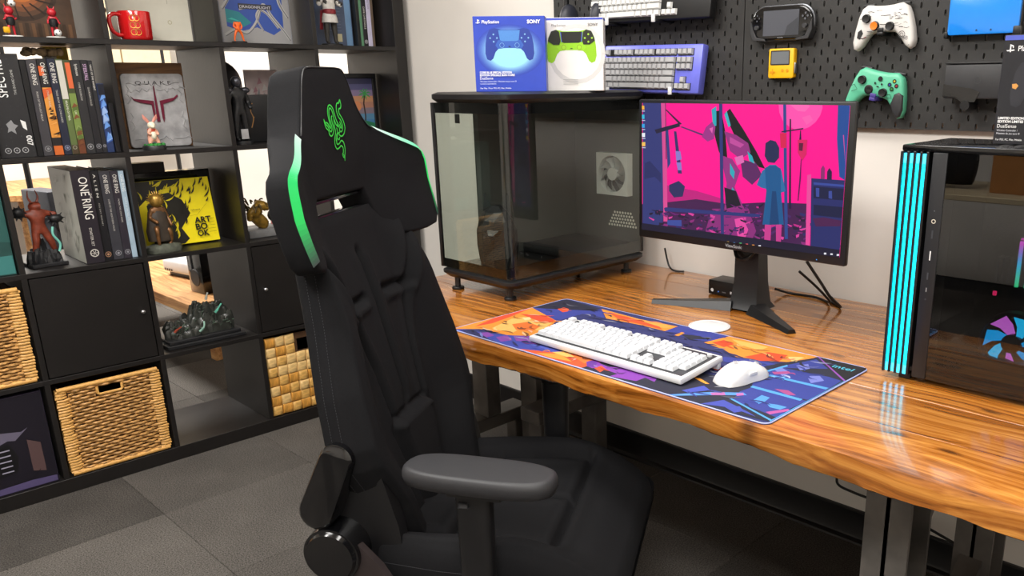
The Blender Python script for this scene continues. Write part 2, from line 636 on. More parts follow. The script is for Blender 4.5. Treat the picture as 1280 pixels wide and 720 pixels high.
SCREEN_ART=[
('ff0090',[1,339,599,339,599,1,1,1]),
('ff4fae',[418,339,531,339,532,333,527,316,516,301,501,290,483,284,464,284,447,291,431,303,421,321]),
('ff66b6',[449,339,495,339,500,336,488,324,470,325,454,335]),
('ff5eb2',[481,311,501,317,510,306,494,295]),
('c01a7c',[79,129,185,121,273,107,274,83,79,74]),
('43184c',[1,71,79,82,185,100,286,96,402,111,514,117,522,1,1,1]),
('2f3674',[3,339,68,339,75,196,75,1,3,1]),
('242a60',[11,182,28,189,67,158,67,133,45,148,9,139]),
('d84a92',[65,339,79,339,86,197,91,32,77,31,72,196]),
('1e1b40',[79,339,81,339,86,197,83,196]),
('2a3a7e',[82,279,90,275,99,187,89,172]),
('1c1838',[44,271,124,290,130,282,50,261]),
('1c1838',[79,323,84,323,135,288,127,286]),
('4a2a66',[130,280,135,282,206,264,204,260]),
('2c2a66',[109,269,117,269,131,199,137,162,124,162]),
('8a78c8',[115,219,131,219,136,199,118,194]),
('8a78c8',[118,190,134,191,137,171,124,170]),
('2a2a5c',[95,130,127,143,148,130,141,103,112,98,95,114]),
('141018',[237,321,256,324,270,274,279,207,270,197,252,225,238,264]),
('2ba6b8',[227,325,241,333,243,287,233,283]),
('141018',[266,316,282,328,326,276,362,230,389,190,371,193,340,220,303,256]),
('38b0bc',[266,314,273,322,286,288,279,284]),
('9c2f86',[211,282,230,296,240,283,236,254,217,247,199,258]),
('e060b0',[221,279,233,283,231,267]),
('93307e',[267,274,303,266,338,248,346,226,317,209,286,227]),
('c04a9c',[284,261,327,244,316,236,285,246]),
('93307e',[257,216,293,208,318,180,303,140,334,89,274,83,279,148]),
('5b2360',[317,209,363,202,381,174,354,149,326,167]),
('2ba6b8',[337,229,351,218,359,200,343,206]),
('2ba6b8',[287,198,302,177,300,159,288,172]),
('e06ab4',[300,212,324,219,329,202,308,193]),
('2ba6b8',[296,139,304,130,295,97,290,109]),
('1a1226',[272,137,308,130,324,96,281,84]),
('8a2a78',[218,24,237,80,274,83,346,90,371,37,361,16,219,3]),
('e64aa4',[306,60,330,67,348,38,337,9,318,15]),
('241230',[322,44,336,43,334,29,322,30]),
('4a2464',[175,64,188,70,186,67,176,61]),
('8a2a78',[368,80,388,82,385,79,370,78]),
('201434',[201,61,211,59,209,56,202,58]),
('8a2a78',[508,78,518,77,517,72,509,73]),
('2a2a66',[74,14,93,21,89,16,76,9]),
('c02a86',[205,2,225,1,222,1,207,1]),
('4a2464',[566,53,583,55,580,48,568,47]),
('c02a86',[293,73,307,77,304,74,295,70]),
('8a2a78',[70,25,95,25,90,19,72,20]),
('2a2a66',[114,13,124,13,122,6,115,6]),
('8a2a78',[201,47,220,48,217,44,203,44]),
('3a1c50',[83,59,95,59,93,52,85,52]),
('d8409c',[99,1,112,1,109,1,100,1]),
('201434',[562,21,577,29,574,22,564,14]),
('d8409c',[230,66,247,62,244,55,232,59]),
('6a2070',[212,61,226,64,224,61,213,58]),
('8a2a78',[236,77,244,76,242,73,237,74]),
('d8409c',[599,58,599,55,599,52,599,55]),
('c02a86',[54,56,65,61,63,54,55,51]),
('201434',[367,54,379,52,377,50,369,52]),
('4a2464',[495,58,513,65,510,60,497,54]),
('3a1c50',[334,83,347,85,345,80,336,78]),
('3a1c50',[337,100,348,104,346,100,338,97]),
('d8409c',[289,75,301,78,299,71,291,69]),
('c02a86',[599,71,599,68,599,63,599,66]),
('6a2070',[335,95,345,92,343,86,336,88]),
('201434',[241,28,260,25,257,19,243,23]),
('2a2a66',[162,8,182,12,178,8,164,4]),
('6a2070',[65,1,90,1,85,1,68,1]),
('2a2a66',[489,94,506,92,503,86,491,88]),
('6a2070',[381,41,401,51,397,48,384,38]),
('3a1c50',[21,1,32,1,30,1,23,1]),
('201434',[371,28,381,31,379,25,372,23]),
('d8409c',[495,53,508,60,505,58,497,51]),
('201434',[335,25,350,29,347,26,336,23]),
('2a2a66',[563,75,573,72,571,69,564,73]),
('4a2464',[269,25,281,26,278,23,270,22]),
('4a2464',[79,54,98,56,94,48,81,47]),
('201434',[290,34,304,31,301,25,292,29]),
('6a2070',[576,62,584,63,583,59,577,57]),
('c02a86',[135,57,151,58,148,53,137,53]),
('2a2a66',[457,113,468,114,466,109,459,109]),
('6a2070',[356,58,368,63,366,59,357,55]),
('2a2a66',[599,53,599,57,599,52,599,48]),
('2a2a66',[500,46,518,49,515,44,503,41]),
('4a2464',[274,75,290,78,287,71,276,68]),
('8a2a78',[71,51,92,46,88,43,73,48]),
('6a2070',[150,7,169,16,165,9,152,1]),
('201434',[235,49,246,50,244,43,237,43]),
('6a2070',[588,34,599,30,599,24,590,29]),
('d8409c',[140,1,159,1,155,1,142,1]),
('201434',[132,30,155,28,150,24,135,27]),
('3a1c50',[538,40,555,42,552,39,540,37]),
('4a2464',[222,59,235,55,233,49,224,54]),
('201434',[346,17,357,17,355,13,347,13]),
('4a2464',[141,26,160,31,156,25,143,21]),
('8a2a78',[410,96,417,93,416,86,411,89]),
('2a2a66',[399,81,407,84,406,81,400,78]),
('c02a86',[559,35,567,37,566,34,560,32]),
('201434',[127,5,146,1,142,1,129,1]),
('d8409c',[25,38,46,33,42,29,27,35]),
('6a2070',[98,60,122,55,117,51,100,57]),
('201434',[472,59,491,57,487,51,474,53]),
('3a1c50',[256,79,277,83,273,80,259,77]),
('201434',[533,56,540,55,539,52,533,54]),
('c02a86',[349,56,360,61,358,56,350,52]),
('6a2070',[292,97,312,91,308,88,294,95]),
('c02a86',[73,53,91,59,87,56,75,51]),
('4a2464',[327,38,337,35,335,28,328,31]),
('8a2a78',[239,65,255,67,252,63,241,62]),
('3a1c50',[220,27,241,37,237,31,223,22]),
('8a2a78',[189,7,207,3,204,1,191,3]),
('c02a86',[511,87,520,91,518,88,512,84]),
('c02a86',[401,63,420,72,417,68,403,59]),
('d8409c',[339,54,354,60,351,56,341,51]),
('201434',[240,32,250,33,248,29,241,29]),
('c02a86',[527,90,537,87,535,84,529,87]),
('8a2a78',[19,1,32,1,29,1,21,1]),
('4a2464',[517,70,527,76,526,71,518,65]),
('201434',[334,97,349,98,346,93,336,93]),
('4a2464',[505,35,516,41,514,38,506,32]),
('4a2464',[576,78,591,78,589,74,578,74]),
('201434',[231,30,242,36,240,31,232,25]),
('6a2070',[404,50,419,54,416,49,406,45]),
('2a2a66',[410,48,429,55,426,51,413,45]),
('d8409c',[490,62,496,64,495,59,491,57]),
('6a2070',[181,7,191,10,189,2,182,1]),
('c02a86',[563,93,579,91,576,88,564,90]),
('8a2a78',[486,48,501,48,498,45,488,45]),
('3a1c50',[475,49,492,56,489,49,477,43]),
('201434',[47,56,58,53,56,46,48,49]),
('6a2070',[457,56,474,63,471,60,459,54]),
('4a2464',[275,43,290,45,287,41,277,39]),
('3a1c50',[531,33,538,36,536,33,532,31]),
('201434',[258,14,279,19,275,13,261,9]),
('3a1c50',[461,32,470,30,468,26,462,29]),
('201434',[27,49,41,52,38,46,28,43]),
('6a2070',[337,99,348,101,346,95,338,94]),
('2a2a66',[599,54,599,53,599,51,599,52]),
('201434',[33,1,54,4,50,1,36,1]),
('c02a86',[395,103,403,103,401,100,396,101]),
('c02a86',[139,20,156,19,153,13,141,15]),
('201434',[268,76,284,82,281,77,270,71]),
('201434',[174,14,190,13,187,9,176,10]),
('c02a86',[432,62,443,58,441,53,433,57]),
('d8409c',[365,73,384,75,380,72,367,70]),
('6a2070',[65,11,77,12,74,9,66,8]),
('c02a86',[394,104,412,112,408,105,396,97]),
('2a2a66',[502,43,515,50,512,46,503,40]),
('c02a86',[551,75,565,76,563,70,553,70]),
('8a2a78',[554,75,565,76,563,74,555,73]),
('201434',[63,27,73,25,71,20,64,22]),
('d8409c',[151,17,162,16,160,13,152,14]),
('4a2464',[599,103,599,103,599,100,599,99]),
('201434',[58,19,72,24,70,20,60,16]),
('201434',[56,56,67,54,65,46,57,49]),
('d8409c',[232,52,244,56,241,51,233,47]),
('201434',[397,108,404,108,403,104,398,105]),
('2a2a66',[396,23,405,25,403,21,397,20]),
('3a1c50',[132,30,150,31,146,25,133,25]),
('8a2a78',[192,28,209,27,206,22,194,23]),
('201434',[125,55,149,53,144,46,128,48]),
('3a1c50',[330,76,342,79,340,74,331,71]),
('201434',[507,66,523,74,520,71,509,64]),
('201434',[35,59,58,58,54,55,38,57]),
('2a2a66',[138,1,152,1,149,1,139,1]),
('6a2070',[586,66,597,73,595,69,587,63]),
('201434',[51,60,76,58,71,53,54,56]),
('8a2a78',[166,42,182,48,179,41,168,35]),
('4a2464',[258,22,274,18,271,13,260,18]),
('c02a86',[369,98,378,98,377,94,370,94]),
('4a2464',[77,55,88,57,86,52,78,50]),
('d8409c',[229,26,250,21,246,16,231,22]),
('2a2a66',[508,65,518,71,516,66,509,61]),
('4a2464',[302,35,322,35,318,30,304,30]),
('3a1c50',[207,49,215,49,213,42,208,43]),
('2a2a66',[407,41,417,39,416,34,409,37]),
('4a2464',[292,22,301,27,299,20,293,16]),
('8a2a78',[488,76,504,83,501,80,490,73]),
('2a2a66',[120,24,143,18,139,10,122,17]),
('8a2a78',[497,26,516,25,512,18,499,20]),
('4a2464',[412,38,431,48,427,41,414,31]),
('c02a86',[188,25,198,29,196,23,189,20]),
('3a1c50',[316,39,331,47,329,44,318,37]),
('201434',[492,79,509,80,506,74,494,74]),
('3a1c50',[507,38,514,37,513,35,508,36]),
('c02a86',[168,9,177,13,176,7,169,4]),
('8a2a78',[538,54,546,55,545,49,539,48]),
('8a2a78',[248,35,264,32,261,25,250,30]),
('8a2a78',[433,51,447,58,445,55,435,48]),
('c02a86',[559,94,575,93,572,90,561,92]),
('d8409c',[333,68,341,68,340,61,334,62]),
('4a2464',[534,36,551,39,548,34,536,31]),
('201434',[568,91,576,92,575,89,569,88]),
('201434',[323,62,344,58,340,54,325,58]),
('201434',[197,74,210,71,208,65,198,69]),
('6a2070',[503,34,511,38,509,33,504,30]),
('3a1c50',[449,79,463,79,460,74,451,74]),
('201434',[375,100,391,108,388,102,377,94]),
('3a1c50',[315,93,330,90,327,86,317,89]),
('d8409c',[94,44,109,48,106,43,96,39]),
('8a2a78',[279,43,289,41,287,36,280,39]),
('6a2070',[589,41,599,47,599,42,591,37]),
('201434',[237,75,248,77,246,71,239,70]),
('2a2a66',[232,31,251,34,248,29,234,26]),
('2a2a66',[259,5,281,15,277,8,261,1]),
('201434',[330,79,339,78,337,73,331,74]),
('d8409c',[430,51,442,49,440,46,431,47]),
('4a2464',[399,55,408,58,407,54,401,51]),
('3a1c50',[327,99,338,100,336,96,329,96]),
('c02a86',[322,41,333,43,331,40,323,38]),
('c02a86',[474,66,491,64,488,59,476,62]),
('8a2a78',[357,75,375,83,371,76,360,68]),
('8a2a78',[49,1,65,5,61,1,51,1]),
('201434',[277,95,295,98,291,95,279,93]),
('d8409c',[491,55,509,60,506,55,493,52]),
('6a2070',[505,79,515,78,514,72,506,72]),
('201434',[57,7,79,6,75,3,59,5]),
('6a2070',[411,92,427,97,424,93,413,88]),
('201434',[599,29,599,30,599,27,599,26]),
('201434',[374,25,393,25,389,18,377,18]),
('8a2a78',[366,26,385,22,382,17,368,22]),
('201434',[186,53,199,58,197,52,188,48]),
('4a2464',[376,86,384,86,383,81,377,81]),
('2a2a66',[558,89,569,89,567,84,560,83]),
('8a2a78',[387,24,402,31,399,26,388,20]),
('201434',[550,42,557,42,556,37,551,37]),
('4a2464',[452,88,467,84,465,78,454,83]),
('2a2a66',[192,37,208,36,204,33,193,35]),
('d8409c',[264,19,277,19,274,16,266,16]),
('201434',[599,28,599,27,599,23,599,24]),
('8a2a78',[131,12,143,15,141,11,133,8]),
('d8409c',[483,40,492,44,491,37,484,33]),
('8a2a78',[424,59,432,63,430,56,425,53]),
('2a2a66',[278,64,299,66,295,64,280,62]),
('d8409c',[262,26,281,28,277,25,264,23]),
('6a2070',[373,65,386,67,383,61,374,60]),
('201434',[478,88,496,85,493,79,481,83]),
('6a2070',[320,30,337,36,334,30,322,23]),
('c02a86',[170,1,184,1,181,1,171,1]),
('201434',[224,6,244,11,240,5,226,1]),
('d8409c',[435,33,451,31,449,24,437,27]),
('3a1c50',[41,18,54,17,51,12,42,14]),
('c02a86',[413,57,427,60,425,55,415,51]),
('6a2070',[108,55,132,56,127,53,110,53]),
('d8409c',[47,1,60,1,58,1,48,1]),
('c02a86',[342,15,358,15,355,8,344,8]),
('201434',[354,57,367,64,364,60,355,54]),
('201434',[256,26,273,28,270,25,258,24]),
('2a2a66',[306,40,320,41,317,37,307,35]),
('201434',[230,74,241,78,239,72,232,69]),
('4a2464',[599,55,599,60,599,58,599,53]),
('201434',[162,38,176,37,173,30,164,31]),
('d8409c',[458,64,472,61,469,58,459,62]),
('201434',[472,39,484,35,482,33,473,37]),
('201434',[599,43,599,47,599,45,599,41]),
('d8409c',[160,64,181,61,177,55,162,59]),
('3a1c50',[296,10,316,5,313,1,299,5]),
('201434',[62,26,81,28,77,21,64,19]),
('201434',[215,49,225,50,223,46,216,46]),
('201434',[146,31,161,33,158,25,148,24]),
('201434',[175,2,183,2,182,1,176,1]),
('201434',[599,99,599,97,599,93,599,95]),
('d8409c',[390,45,402,43,400,37,392,39]),
('201434',[143,54,165,50,161,47,145,51]),
('3a1c50',[101,2,123,1,119,1,103,1]),
('4a2464',[245,29,258,36,256,28,247,22]),
('6a2070',[533,23,544,21,542,19,534,21]),
('201434',[219,10,228,12,227,9,220,7]),
('201434',[148,45,157,44,155,40,149,41]),
('2b3374',[79,67,85,70,381,80,381,72,82,59]),
('3a4a98',[91,36,139,41,140,24,91,23]),
('2b3374',[250,339,260,339,277,6,267,5]),
('2b4488',[431,339,439,339,462,28,453,27]),
('1c1838',[450,307,454,307,466,101,460,101]),
('1c1838',[430,279,487,288,487,285,430,276]),
('d81a50',[426,274,443,276,445,241,430,241]),
('1c1838',[479,282,481,283,484,258,478,257]),
('d81a60',[474,261,499,262,499,229,489,214,476,232]),
('5c0c38',[478,254,489,254,488,236,479,237]),
('5c0c50',[485,218,487,218,488,172,485,122,482,121,484,172]),
('1f2750',[388,250,401,258,416,255,426,241,427,218,415,205,397,206,387,220]),
('1f2750',[389,231,421,244,426,235,392,222]),
('2a6aa0',[382,184,402,200,419,201,435,189,449,141,438,137,382,144,368,150]),
('17568c',[389,192,402,198,419,199,433,193,436,144,449,61,389,55,396,137]),
('123f70',[412,138,423,139,436,60,409,57]),
('c83a8c',[396,56,414,57,414,10,396,12]),
('c83a8c',[427,59,443,61,443,10,430,12]),
('e84a9c',[504,182,514,185,521,19,510,20]),
('242a66',[515,176,599,177,599,10,523,12]),
('384a9c',[521,167,598,167,598,162,522,162]),
('151a40',[522,158,598,158,599,132,524,131]),
('151a40',[525,116,599,117,599,92,526,92]),
('4a1a4c',[525,84,553,89,598,86,595,73,534,66]),
('3a4a9a',[528,155,537,155,538,135,530,135]),
('3a4a9a',[561,150,569,151,571,133,562,134]),
('8a2a6c',[538,199,543,207,548,200,549,176,539,176]),
('2a1440',[554,193,559,202,566,194,567,176,555,175]),
('1e4a94',[570,339,599,339,599,177,585,184,573,266]),
('d04a9a',[587,275,589,276,599,206,599,206]),
('15122e',[1,1,599,1,599,19,1,19]),
('3cc8e8',[244,1,252,1,252,1,245,1]),
('e8e8e8',[265,1,272,1,272,1,265,1]),
('f0c050',[284,1,292,2,292,1,285,1]),
('5aa8f0',[304,1,311,2,311,1,304,1]),
('60d080',[323,2,330,3,331,1,324,1]),
('e86060',[342,2,349,3,350,1,343,1]),
('f0a040',[361,2,368,3,369,1,362,1]),
('e8e8f0',[380,3,387,4,387,1,380,1]),
('f2b53a',[1,332,9,332,10,322,1,322]),
('c8d0e8',[1,319,11,319,11,317,1,317]),
('30b8d8',[1,309,10,309,10,298,1,298]),
('c8d0e8',[1,295,12,295,12,293,1,293]),
('30a0e0',[1,285,11,285,11,275,1,275]),
('c8d0e8',[1,271,12,272,12,270,1,269]),
('e8eef4',[1,261,12,262,12,251,1,251]),
('c8d0e8',[1,248,13,248,13,246,1,246]),
('f2c35a',[1,237,13,238,13,227,1,227]),
('c8d0e8',[1,224,14,224,14,222,1,222]),
('e8e8f0',[559,7,565,8,566,4,560,3]),
('e8e8f0',[576,8,582,8,582,5,576,4]),
('e8e8f0',[592,8,598,9,598,5,592,4])]
# ------------------------------------------------------------------ common materials
M_WALL = mat('white_wall_paint', 'e5e0d9', 0.85, var=0.02, scale=6, bump=0.08, bscale=180)
M_CEIL = mat('ceiling_paint', 'e8e6e0', 0.9, var=0.02)
M_BASE = mat('black_baseboard_vinyl', '0c0c0e', 0.45, var=0.2, scale=20)
M_SHELF = mat('black_brown_laminate', '161312', 0.42, var=0.18, scale=8, bump=0.12, bscale=90, stretch=(1, 6, 1))
M_BLK = mat('black_plastic', '121214', 0.4, var=0.15)
M_BLKGLOSS = mat('gloss_black_plastic', '0b0b0d', 0.12, var=0.1, coat=0.5)
M_GREY = mat('dark_grey_plastic', '2e2e30', 0.5, var=0.12)
M_WHITE = mat('white_plastic', 'd9dadb', 0.35, var=0.03)
M_METAL = mat('brushed_metal', 'b8b8ba', 0.3, 1.0, var=0.08)
M_STEEL = mat('raw_steel', '5a5652', 0.45, 0.25, var=0.45, scale=9, bump=0.1, bscale=30)
M_PAPER = mat('book_pages', 'd8d2c2', 0.9, var=0.12, scale=300, stretch=(1, 1, 0.05))
M_CARPET = carpet_mat()
M_DESK = wood_mat('varnished_pine', '552b0a', '9c5c1e', 'cc8c40', 0.24, 0.8)
M_LIGHTWOOD = wood_mat('light_wood', '8a5a30', 'b98450', 'd6a870', 0.5, 0.0, knots=False)
CARD = mat('cardboard', 'a9733f', 0.85, var=0.1, scale=15)

def struct(name, mb, m, smooth=0):
    o = mb.build(name, m, None, smooth)
    return tag(o, kind='structure')

# floor: sub-floor slab carrying half-metre carpet tiles laid with the pile turned tile by tile
fl = struct('floor', MB().box(-3.6, 5.2, -4.8, 2.4, -0.1, -0.008), mat('sub_floor', '2b2a28', 0.9))
tm = MB().rbox(0.0006, 0.4994, 0.0006, 0.4994, -0.008, 0, 0.0012, 1).mesh('carpet_tile', M_CARPET, 0)
for i in range(-8, 9):
    for j in range(-6, 7):
        x = 0.36 + 0.5 * i
        y = -1.32 + 0.5 * j
        if -3.3 <= x <= 4.2 and -4.4 <= y <= (-0.3 if x > -0.2 else 1.7):
            o = obj('carpet_tile', tm, fl, (x + (0.5 if (i + j) % 2 else 0), y, 0), (0, 0, PI / 2 if (i + j) % 2 else 0))
# walls
struct('wall_back', MB().box(-0.42, 4.7, 0, 0.12, 0, CEIL), M_WALL)
struct('wall_right', MB().box(4.7, 4.82, -4.8, 0.12, 0, CEIL), M_WALL)
struct('wall_behind_camera', MB().box(-3.6, 4.82, -4.8, -4.68, 0, CEIL), M_WALL)
struct('wall_far', MB().box(-3.6, -3.48, -4.8, 2.4, 0, CEIL), M_WALL)
struct('wall_far_end', MB().box(-3.6, -0.3, 2.28, 2.4, 0, CEIL), M_WALL)
struct('wall_far_side', MB().box(-0.42, -0.3, 0.12, 2.4, 0, CEIL), M_WALL)
struct('ceiling', MB().box(-3.6, 4.82, -4.8, 2.4, CEIL, CEIL + 0.1), M_CEIL)
# baseboard: tall black strip with a rounded cove foot
b = MB()
prof = [(0, 0), (-0.03, 0), (-0.028, 0.006), (-0.016, 0.012), (-0.012, 0.02), (-0.012, 0.093), (-0.009, 0.0975), (0, 0.0975)]
b.loft([[(x, p[0], p[1]) for p in prof] for x in (0.03, 4.7)])
struct('baseboard_back', b, M_BASE, 30)

# ------------------------------------------------------------------ desk
ZD = 0.7237
dk = thing('desk', 'long varnished pine desk with a rough live front edge on steel beam legs', 'desk', (1.9, -0.46, 0))
ys = [-0.93, -0.775, -0.615, -0.46, -0.305, -0.155, -0.008]
XL, XR = 0.875, 3.45
for k in range(6):
    bm_ = MB()
    if k:
        bm_.rbox(XL - 1.9, XR - 1.9, ys[k] + 0.46 + 0.0003, ys[k + 1] + 0.46 - 0.0003, ZD - 0.042, ZD - (0.0004 if k % 2 else 0), 0.0012, 1)
    else:
        rr = random.Random(5)
        N = 150
        rings = []
        ph = [rr.uniform(0, 6) for _ in range(6)]
        for i in range(N + 1):
            x = XL + (XR - XL) * i / N
            wv = 0.004 * math.sin(x * 5 + ph[0]) + 0.003 * math.sin(x * 13 + ph[1]) + 0.0015 * math.sin(x * 37 + ph[2]) + 0.0012 * rr.uniform(-1, 1)
            wf = 0.003 * math.sin(x * 4 + ph[3]) + 0.0015 * math.sin(x * 17 + ph[4]) + 0.0006 * rr.uniform(-1, 1)
            zb = ZD - interp(x, [(0.9, 0.052), (1.45, 0.051), (1.9, 0.048), (2.5, 0.049), (3.4, 0.05)]) + wv
            y0, y1 = ys[0] + 0.46 + wf * 0.4, ys[1] + 0.46 - 0.0003
            zt = ZD
            rings.append([(x - 1.9, y1, zt), (x - 1.9, y0 + 0.005, zt), (x - 1.9, y0 + 0.0012, zt - 0.0015), (x - 1.9, y0 + wf * 0.3, zt - 0.006),
                          (x - 1.9, y0 + wf * 0.6, zt - 0.022), (x - 1.9, y0 + 0.001 + wf, (zt + zb) / 2 - 0.008), (x - 1.9, y0 + 0.002 + wf, zb + 0.005), (x - 1.9, y0 + 0.008, zb), (x - 1.9, y1, ZD - 0.042)])
        bm_.loft(rings)
    bm_.build('plank', M_DESK, dk, 40)
# steel beam legs (H sections)
def hbeam_v(mb, x, y, z0, z1, w=0.084, d=0.1, t=0.008):
    mb.box(x - w / 2, x + w / 2, y - d / 2, y - d / 2 + t, z0, z1)
    mb.box(x - w / 2, x + w / 2, y + d / 2 - t, y + d / 2, z0, z1)
    mb.box(x - t / 2, x + t / 2, y - d / 2, y + d / 2, z0, z1)
def leg(x, yf, yb, zb=0.13, zt=ZD - 0.06):
    g = MB()
    hbeam_v(g, x, yf, zb, zt)
    g.build('leg_column', M_STEEL, dk, 0, loc=(-1.9, 0.46, 0))
    g = MB()
    hbeam_v(g, x, yb, zb, zt)
    g.build('leg_column', M_STEEL, dk, 0, loc=(-1.9, 0.46, 0))
    g = MB()                                       # sled beam lying on the floor
    w, t = 0.1, 0.01
    y0, y1 = min(yf, -0.62) - 0.1, yb + 0.08
    g.box(x - w / 2, x + w / 2, y0, y1, zb - t, zb)
    g.box(x - w / 2, x + w / 2, y0, y1, 0.001, t)
    g.box(x - t / 2, x + t / 2, y0 + 0.004, y1, t, zb - t)
    g.build('sled_beam', M_STEEL, dk, 0, loc=(-1.9, 0.46, 0))
    g = MB()                                       # top beam under the planks
    g.box(x - w / 2, x + w / 2, -0.86, -0.06, zt, ZD - 0.042 - 0.0005)
    g.build('top_beam', M_STEEL, dk, 0, loc=(-1.9, 0.46, 0))
    for yy, sgn in ((yf, 1), (yb, -1)):            # diagonal gussets
        p = [(yy + sgn * 0.05, zb + 0.12), (yy + sgn * 0.05, zb + 0.09), (yy + sgn * 0.19, zb), (yy + sgn * 0.22, zb)]
        q = [(yy + sgn * 0.05, zt - 0.2), (yy + sgn * 0.05, zt - 0.17), (yy + sgn * 0.22, zt), (yy + sgn * 0.25, zt)]
        for P in (p, q):
            g = MB()
            g.loft([[(xx, a, c) for a, c in P] for xx in (x - 0.025, x + 0.025)])
            g.build('gusset', M_STEEL, dk, 0, loc=(-1.9, 0.46, 0))
leg(2.4945, -0.75, -0.25, 0.13)
OFF = (-1.9, 0.46, 0)
def frame_box(name, x0, x1, y0, y1, z0, z1):
    MB().rbox(x0, x1, y0, y1, z0, z1, 0.003, 1).build(name, M_STEEL, dk, 0, loc=OFF)
frame_box('sled_beam', 0.86, 0.945, -0.575, -0.275, 0.175, 0.22)
frame_box('sled_beam', 0.86, 0.945, -0.60, -0.12, 0.001, 0.05)
frame_box('sled_beam', 1.10, 1.19, -0.45, -0.12, 0.255, 0.30)
frame_box('sled_beam', 1.05, 1.19, -0.45, -0.10, 0.001, 0.05)
for x, y, w_, zb in ((0.9075, -0.43, 0.075, 0.2205), (0.9075, -0.55, 0.06, 0.0505), (1.005, -0.30, 0.08, 0.0), (1.145, -0.15, 0.085, 0.3005), (1.145, -0.40, 0.06, 0.0505), (1.145, -0.15, 0.07, 0.0505), (0.9075, -0.30, 0.05, 0.0505)):
    zt = ZD - 0.0425 if zb in (0.2205, 0.0, 0.3005) else (0.1745 if x < 1 else 0.2545)
    frame_box('leg_column', x - w_ / 2, x + w_ / 2, y - 0.03, y + 0.03, max(zb, 0.001), zt)
# ------------------------------------------------------------------ cables under and behind the desk
M_CABLE = mat('cable_rubber', '0d0d0f', 0.5)
def cable(label, pts, r=0.0035, n=8):
    o = MB().tube(spline(pts, n), r, 8).build('cable', M_CABLE, None, 60)
    return tag(o, label, 'cable')
cable('black cable looping below the desk in front of the white wall by the right leg', [(2.0, -0.03, 0.64), (2.01, -0.035, 0.4), (2.02, -0.04, 0.24), (2.023, -0.045, 0.205), (2.033, -0.05, 0.182), (2.08, -0.05, 0.174), (2.2, -0.05, 0.165), (2.4, -0.05, 0.12)], 0.004)
cable('thin black cable drooping in a shallow arc from the underside of the desk', [(1.98, -0.62, 0.679), (1.99, -0.62, 0.655), (2.01, -0.62, 0.640), (2.05, -0.63, 0.634), (2.09, -0.63, 0.645), (2.1, -0.63, 0.679)], 0.006)
cable('black power lead hanging down the wall at the far right under the desk', [(2.78, -0.04, 0.66), (2.8, -0.05, 0.4), (2.84, -0.05, 0.2), (2.86, -0.05, 0.02)], 0.004)
cable('black monitor cable arching down to the desk right of the stand', [(1.97, -0.2, 0.86), (2.0, -0.17, 0.80), (2.015, -0.15, 0.765), (2.03, -0.12, 0.735), (2.02, -0.1, ZD + 0.004), (1.98, -0.07, ZD + 0.004), (1.96, -0.03, ZD + 0.004)], 0.004)
cable('second black cable from monitor running behind the small black hub', [(1.95, -0.2, 0.83), (1.975, -0.16, 0.79), (1.99, -0.11, 0.745), (1.975, -0.08, ZD + 0.004), (1.92, -0.055, ZD + 0.004), (1.84, -0.06, ZD + 0.004), (1.82, -0.1, ZD + 0.02)], 0.0035)
cable('thin black cable behind the glass case at desk edge', [(1.36, -0.03, ZD + 0.07), (1.37, -0.03, ZD + 0.035), (1.385, -0.035, ZD + 0.012), (1.41, -0.04, ZD + 0.0035), (1.44, -0.03, ZD + 0.0035)], 0.003)
def blend(c0, c1, t):
    f = lambda h: [int(h[i:i + 2], 16) for i in (0, 2, 4)]
    return ''.join('%02x' % int(round(p + (q - p) * t)) for p, q in zip(f(c0), f(c1)))
# ------------------------------------------------------------------ monitor
MX, MY = 1.845, -0.36
mo = thing('monitor', 'wide black monitor showing a magenta wallpaper on a three-footed stand', 'monitor', (MX, MY, 0))
W2, Z0, Z1 = 0.3125, 0.897, 1.265
MB().rbox(-W2, W2, 0.0, 0.018, Z0, Z1, 0.005, 2).build('bezel', M_BLK, mo)
MB().rbox(-W2 + 0.06, W2 - 0.06, 0.0181, 0.05, Z0 + 0.05, Z1 - 0.05, 0.014, 2).build('rear_housing', M_BLK, mo)
a = Art(0.00012, 0.0)
sw, sh = 0.601, 0.340
lay = 2
pl_, keep = [], 0
for i, (c, l) in enumerate(SCREEN_ART):
    pts = [(l[j] / 1000 - sw / 2, 0.917 + l[j + 1] / 1000) for j in range(0, len(l), 2)]
    a.poly(pts, c, 1 + i * 0.04)
a.build(mo, 'screen', SCREEN)
a = Art()
a.text('ViewSonic', 0.005, Z0 + 0.007, 0.012, 'b8b8bc', align='c')
a.build(mo, 'brand_lettering')
a = Art()
a.circ(0.24, Z0 + 0.008, 0.0014, '4aa8ff')
a.build(mo, 'power_light', LED)
g = MB()   # column, flaring to the foot plate
g.loft([[(-w, y0, z), (w, y0, z), (w, y1, z), (-w, y1, z)] for w, y0, y1, z in ((0.035, 0.075, 0.11, 1.1), (0.036, 0.07, 0.11, 0.9), (0.037, 0.07, 0.12, 0.8), (0.041, 0.06, 0.13, 0.745), (0.05, 0.05, 0.14, ZD + 0.006))])
g.box(-0.03, 0.03, 0.048, 0.078, 1.03, 1.09)
g.build('column', M_BLK, mo)
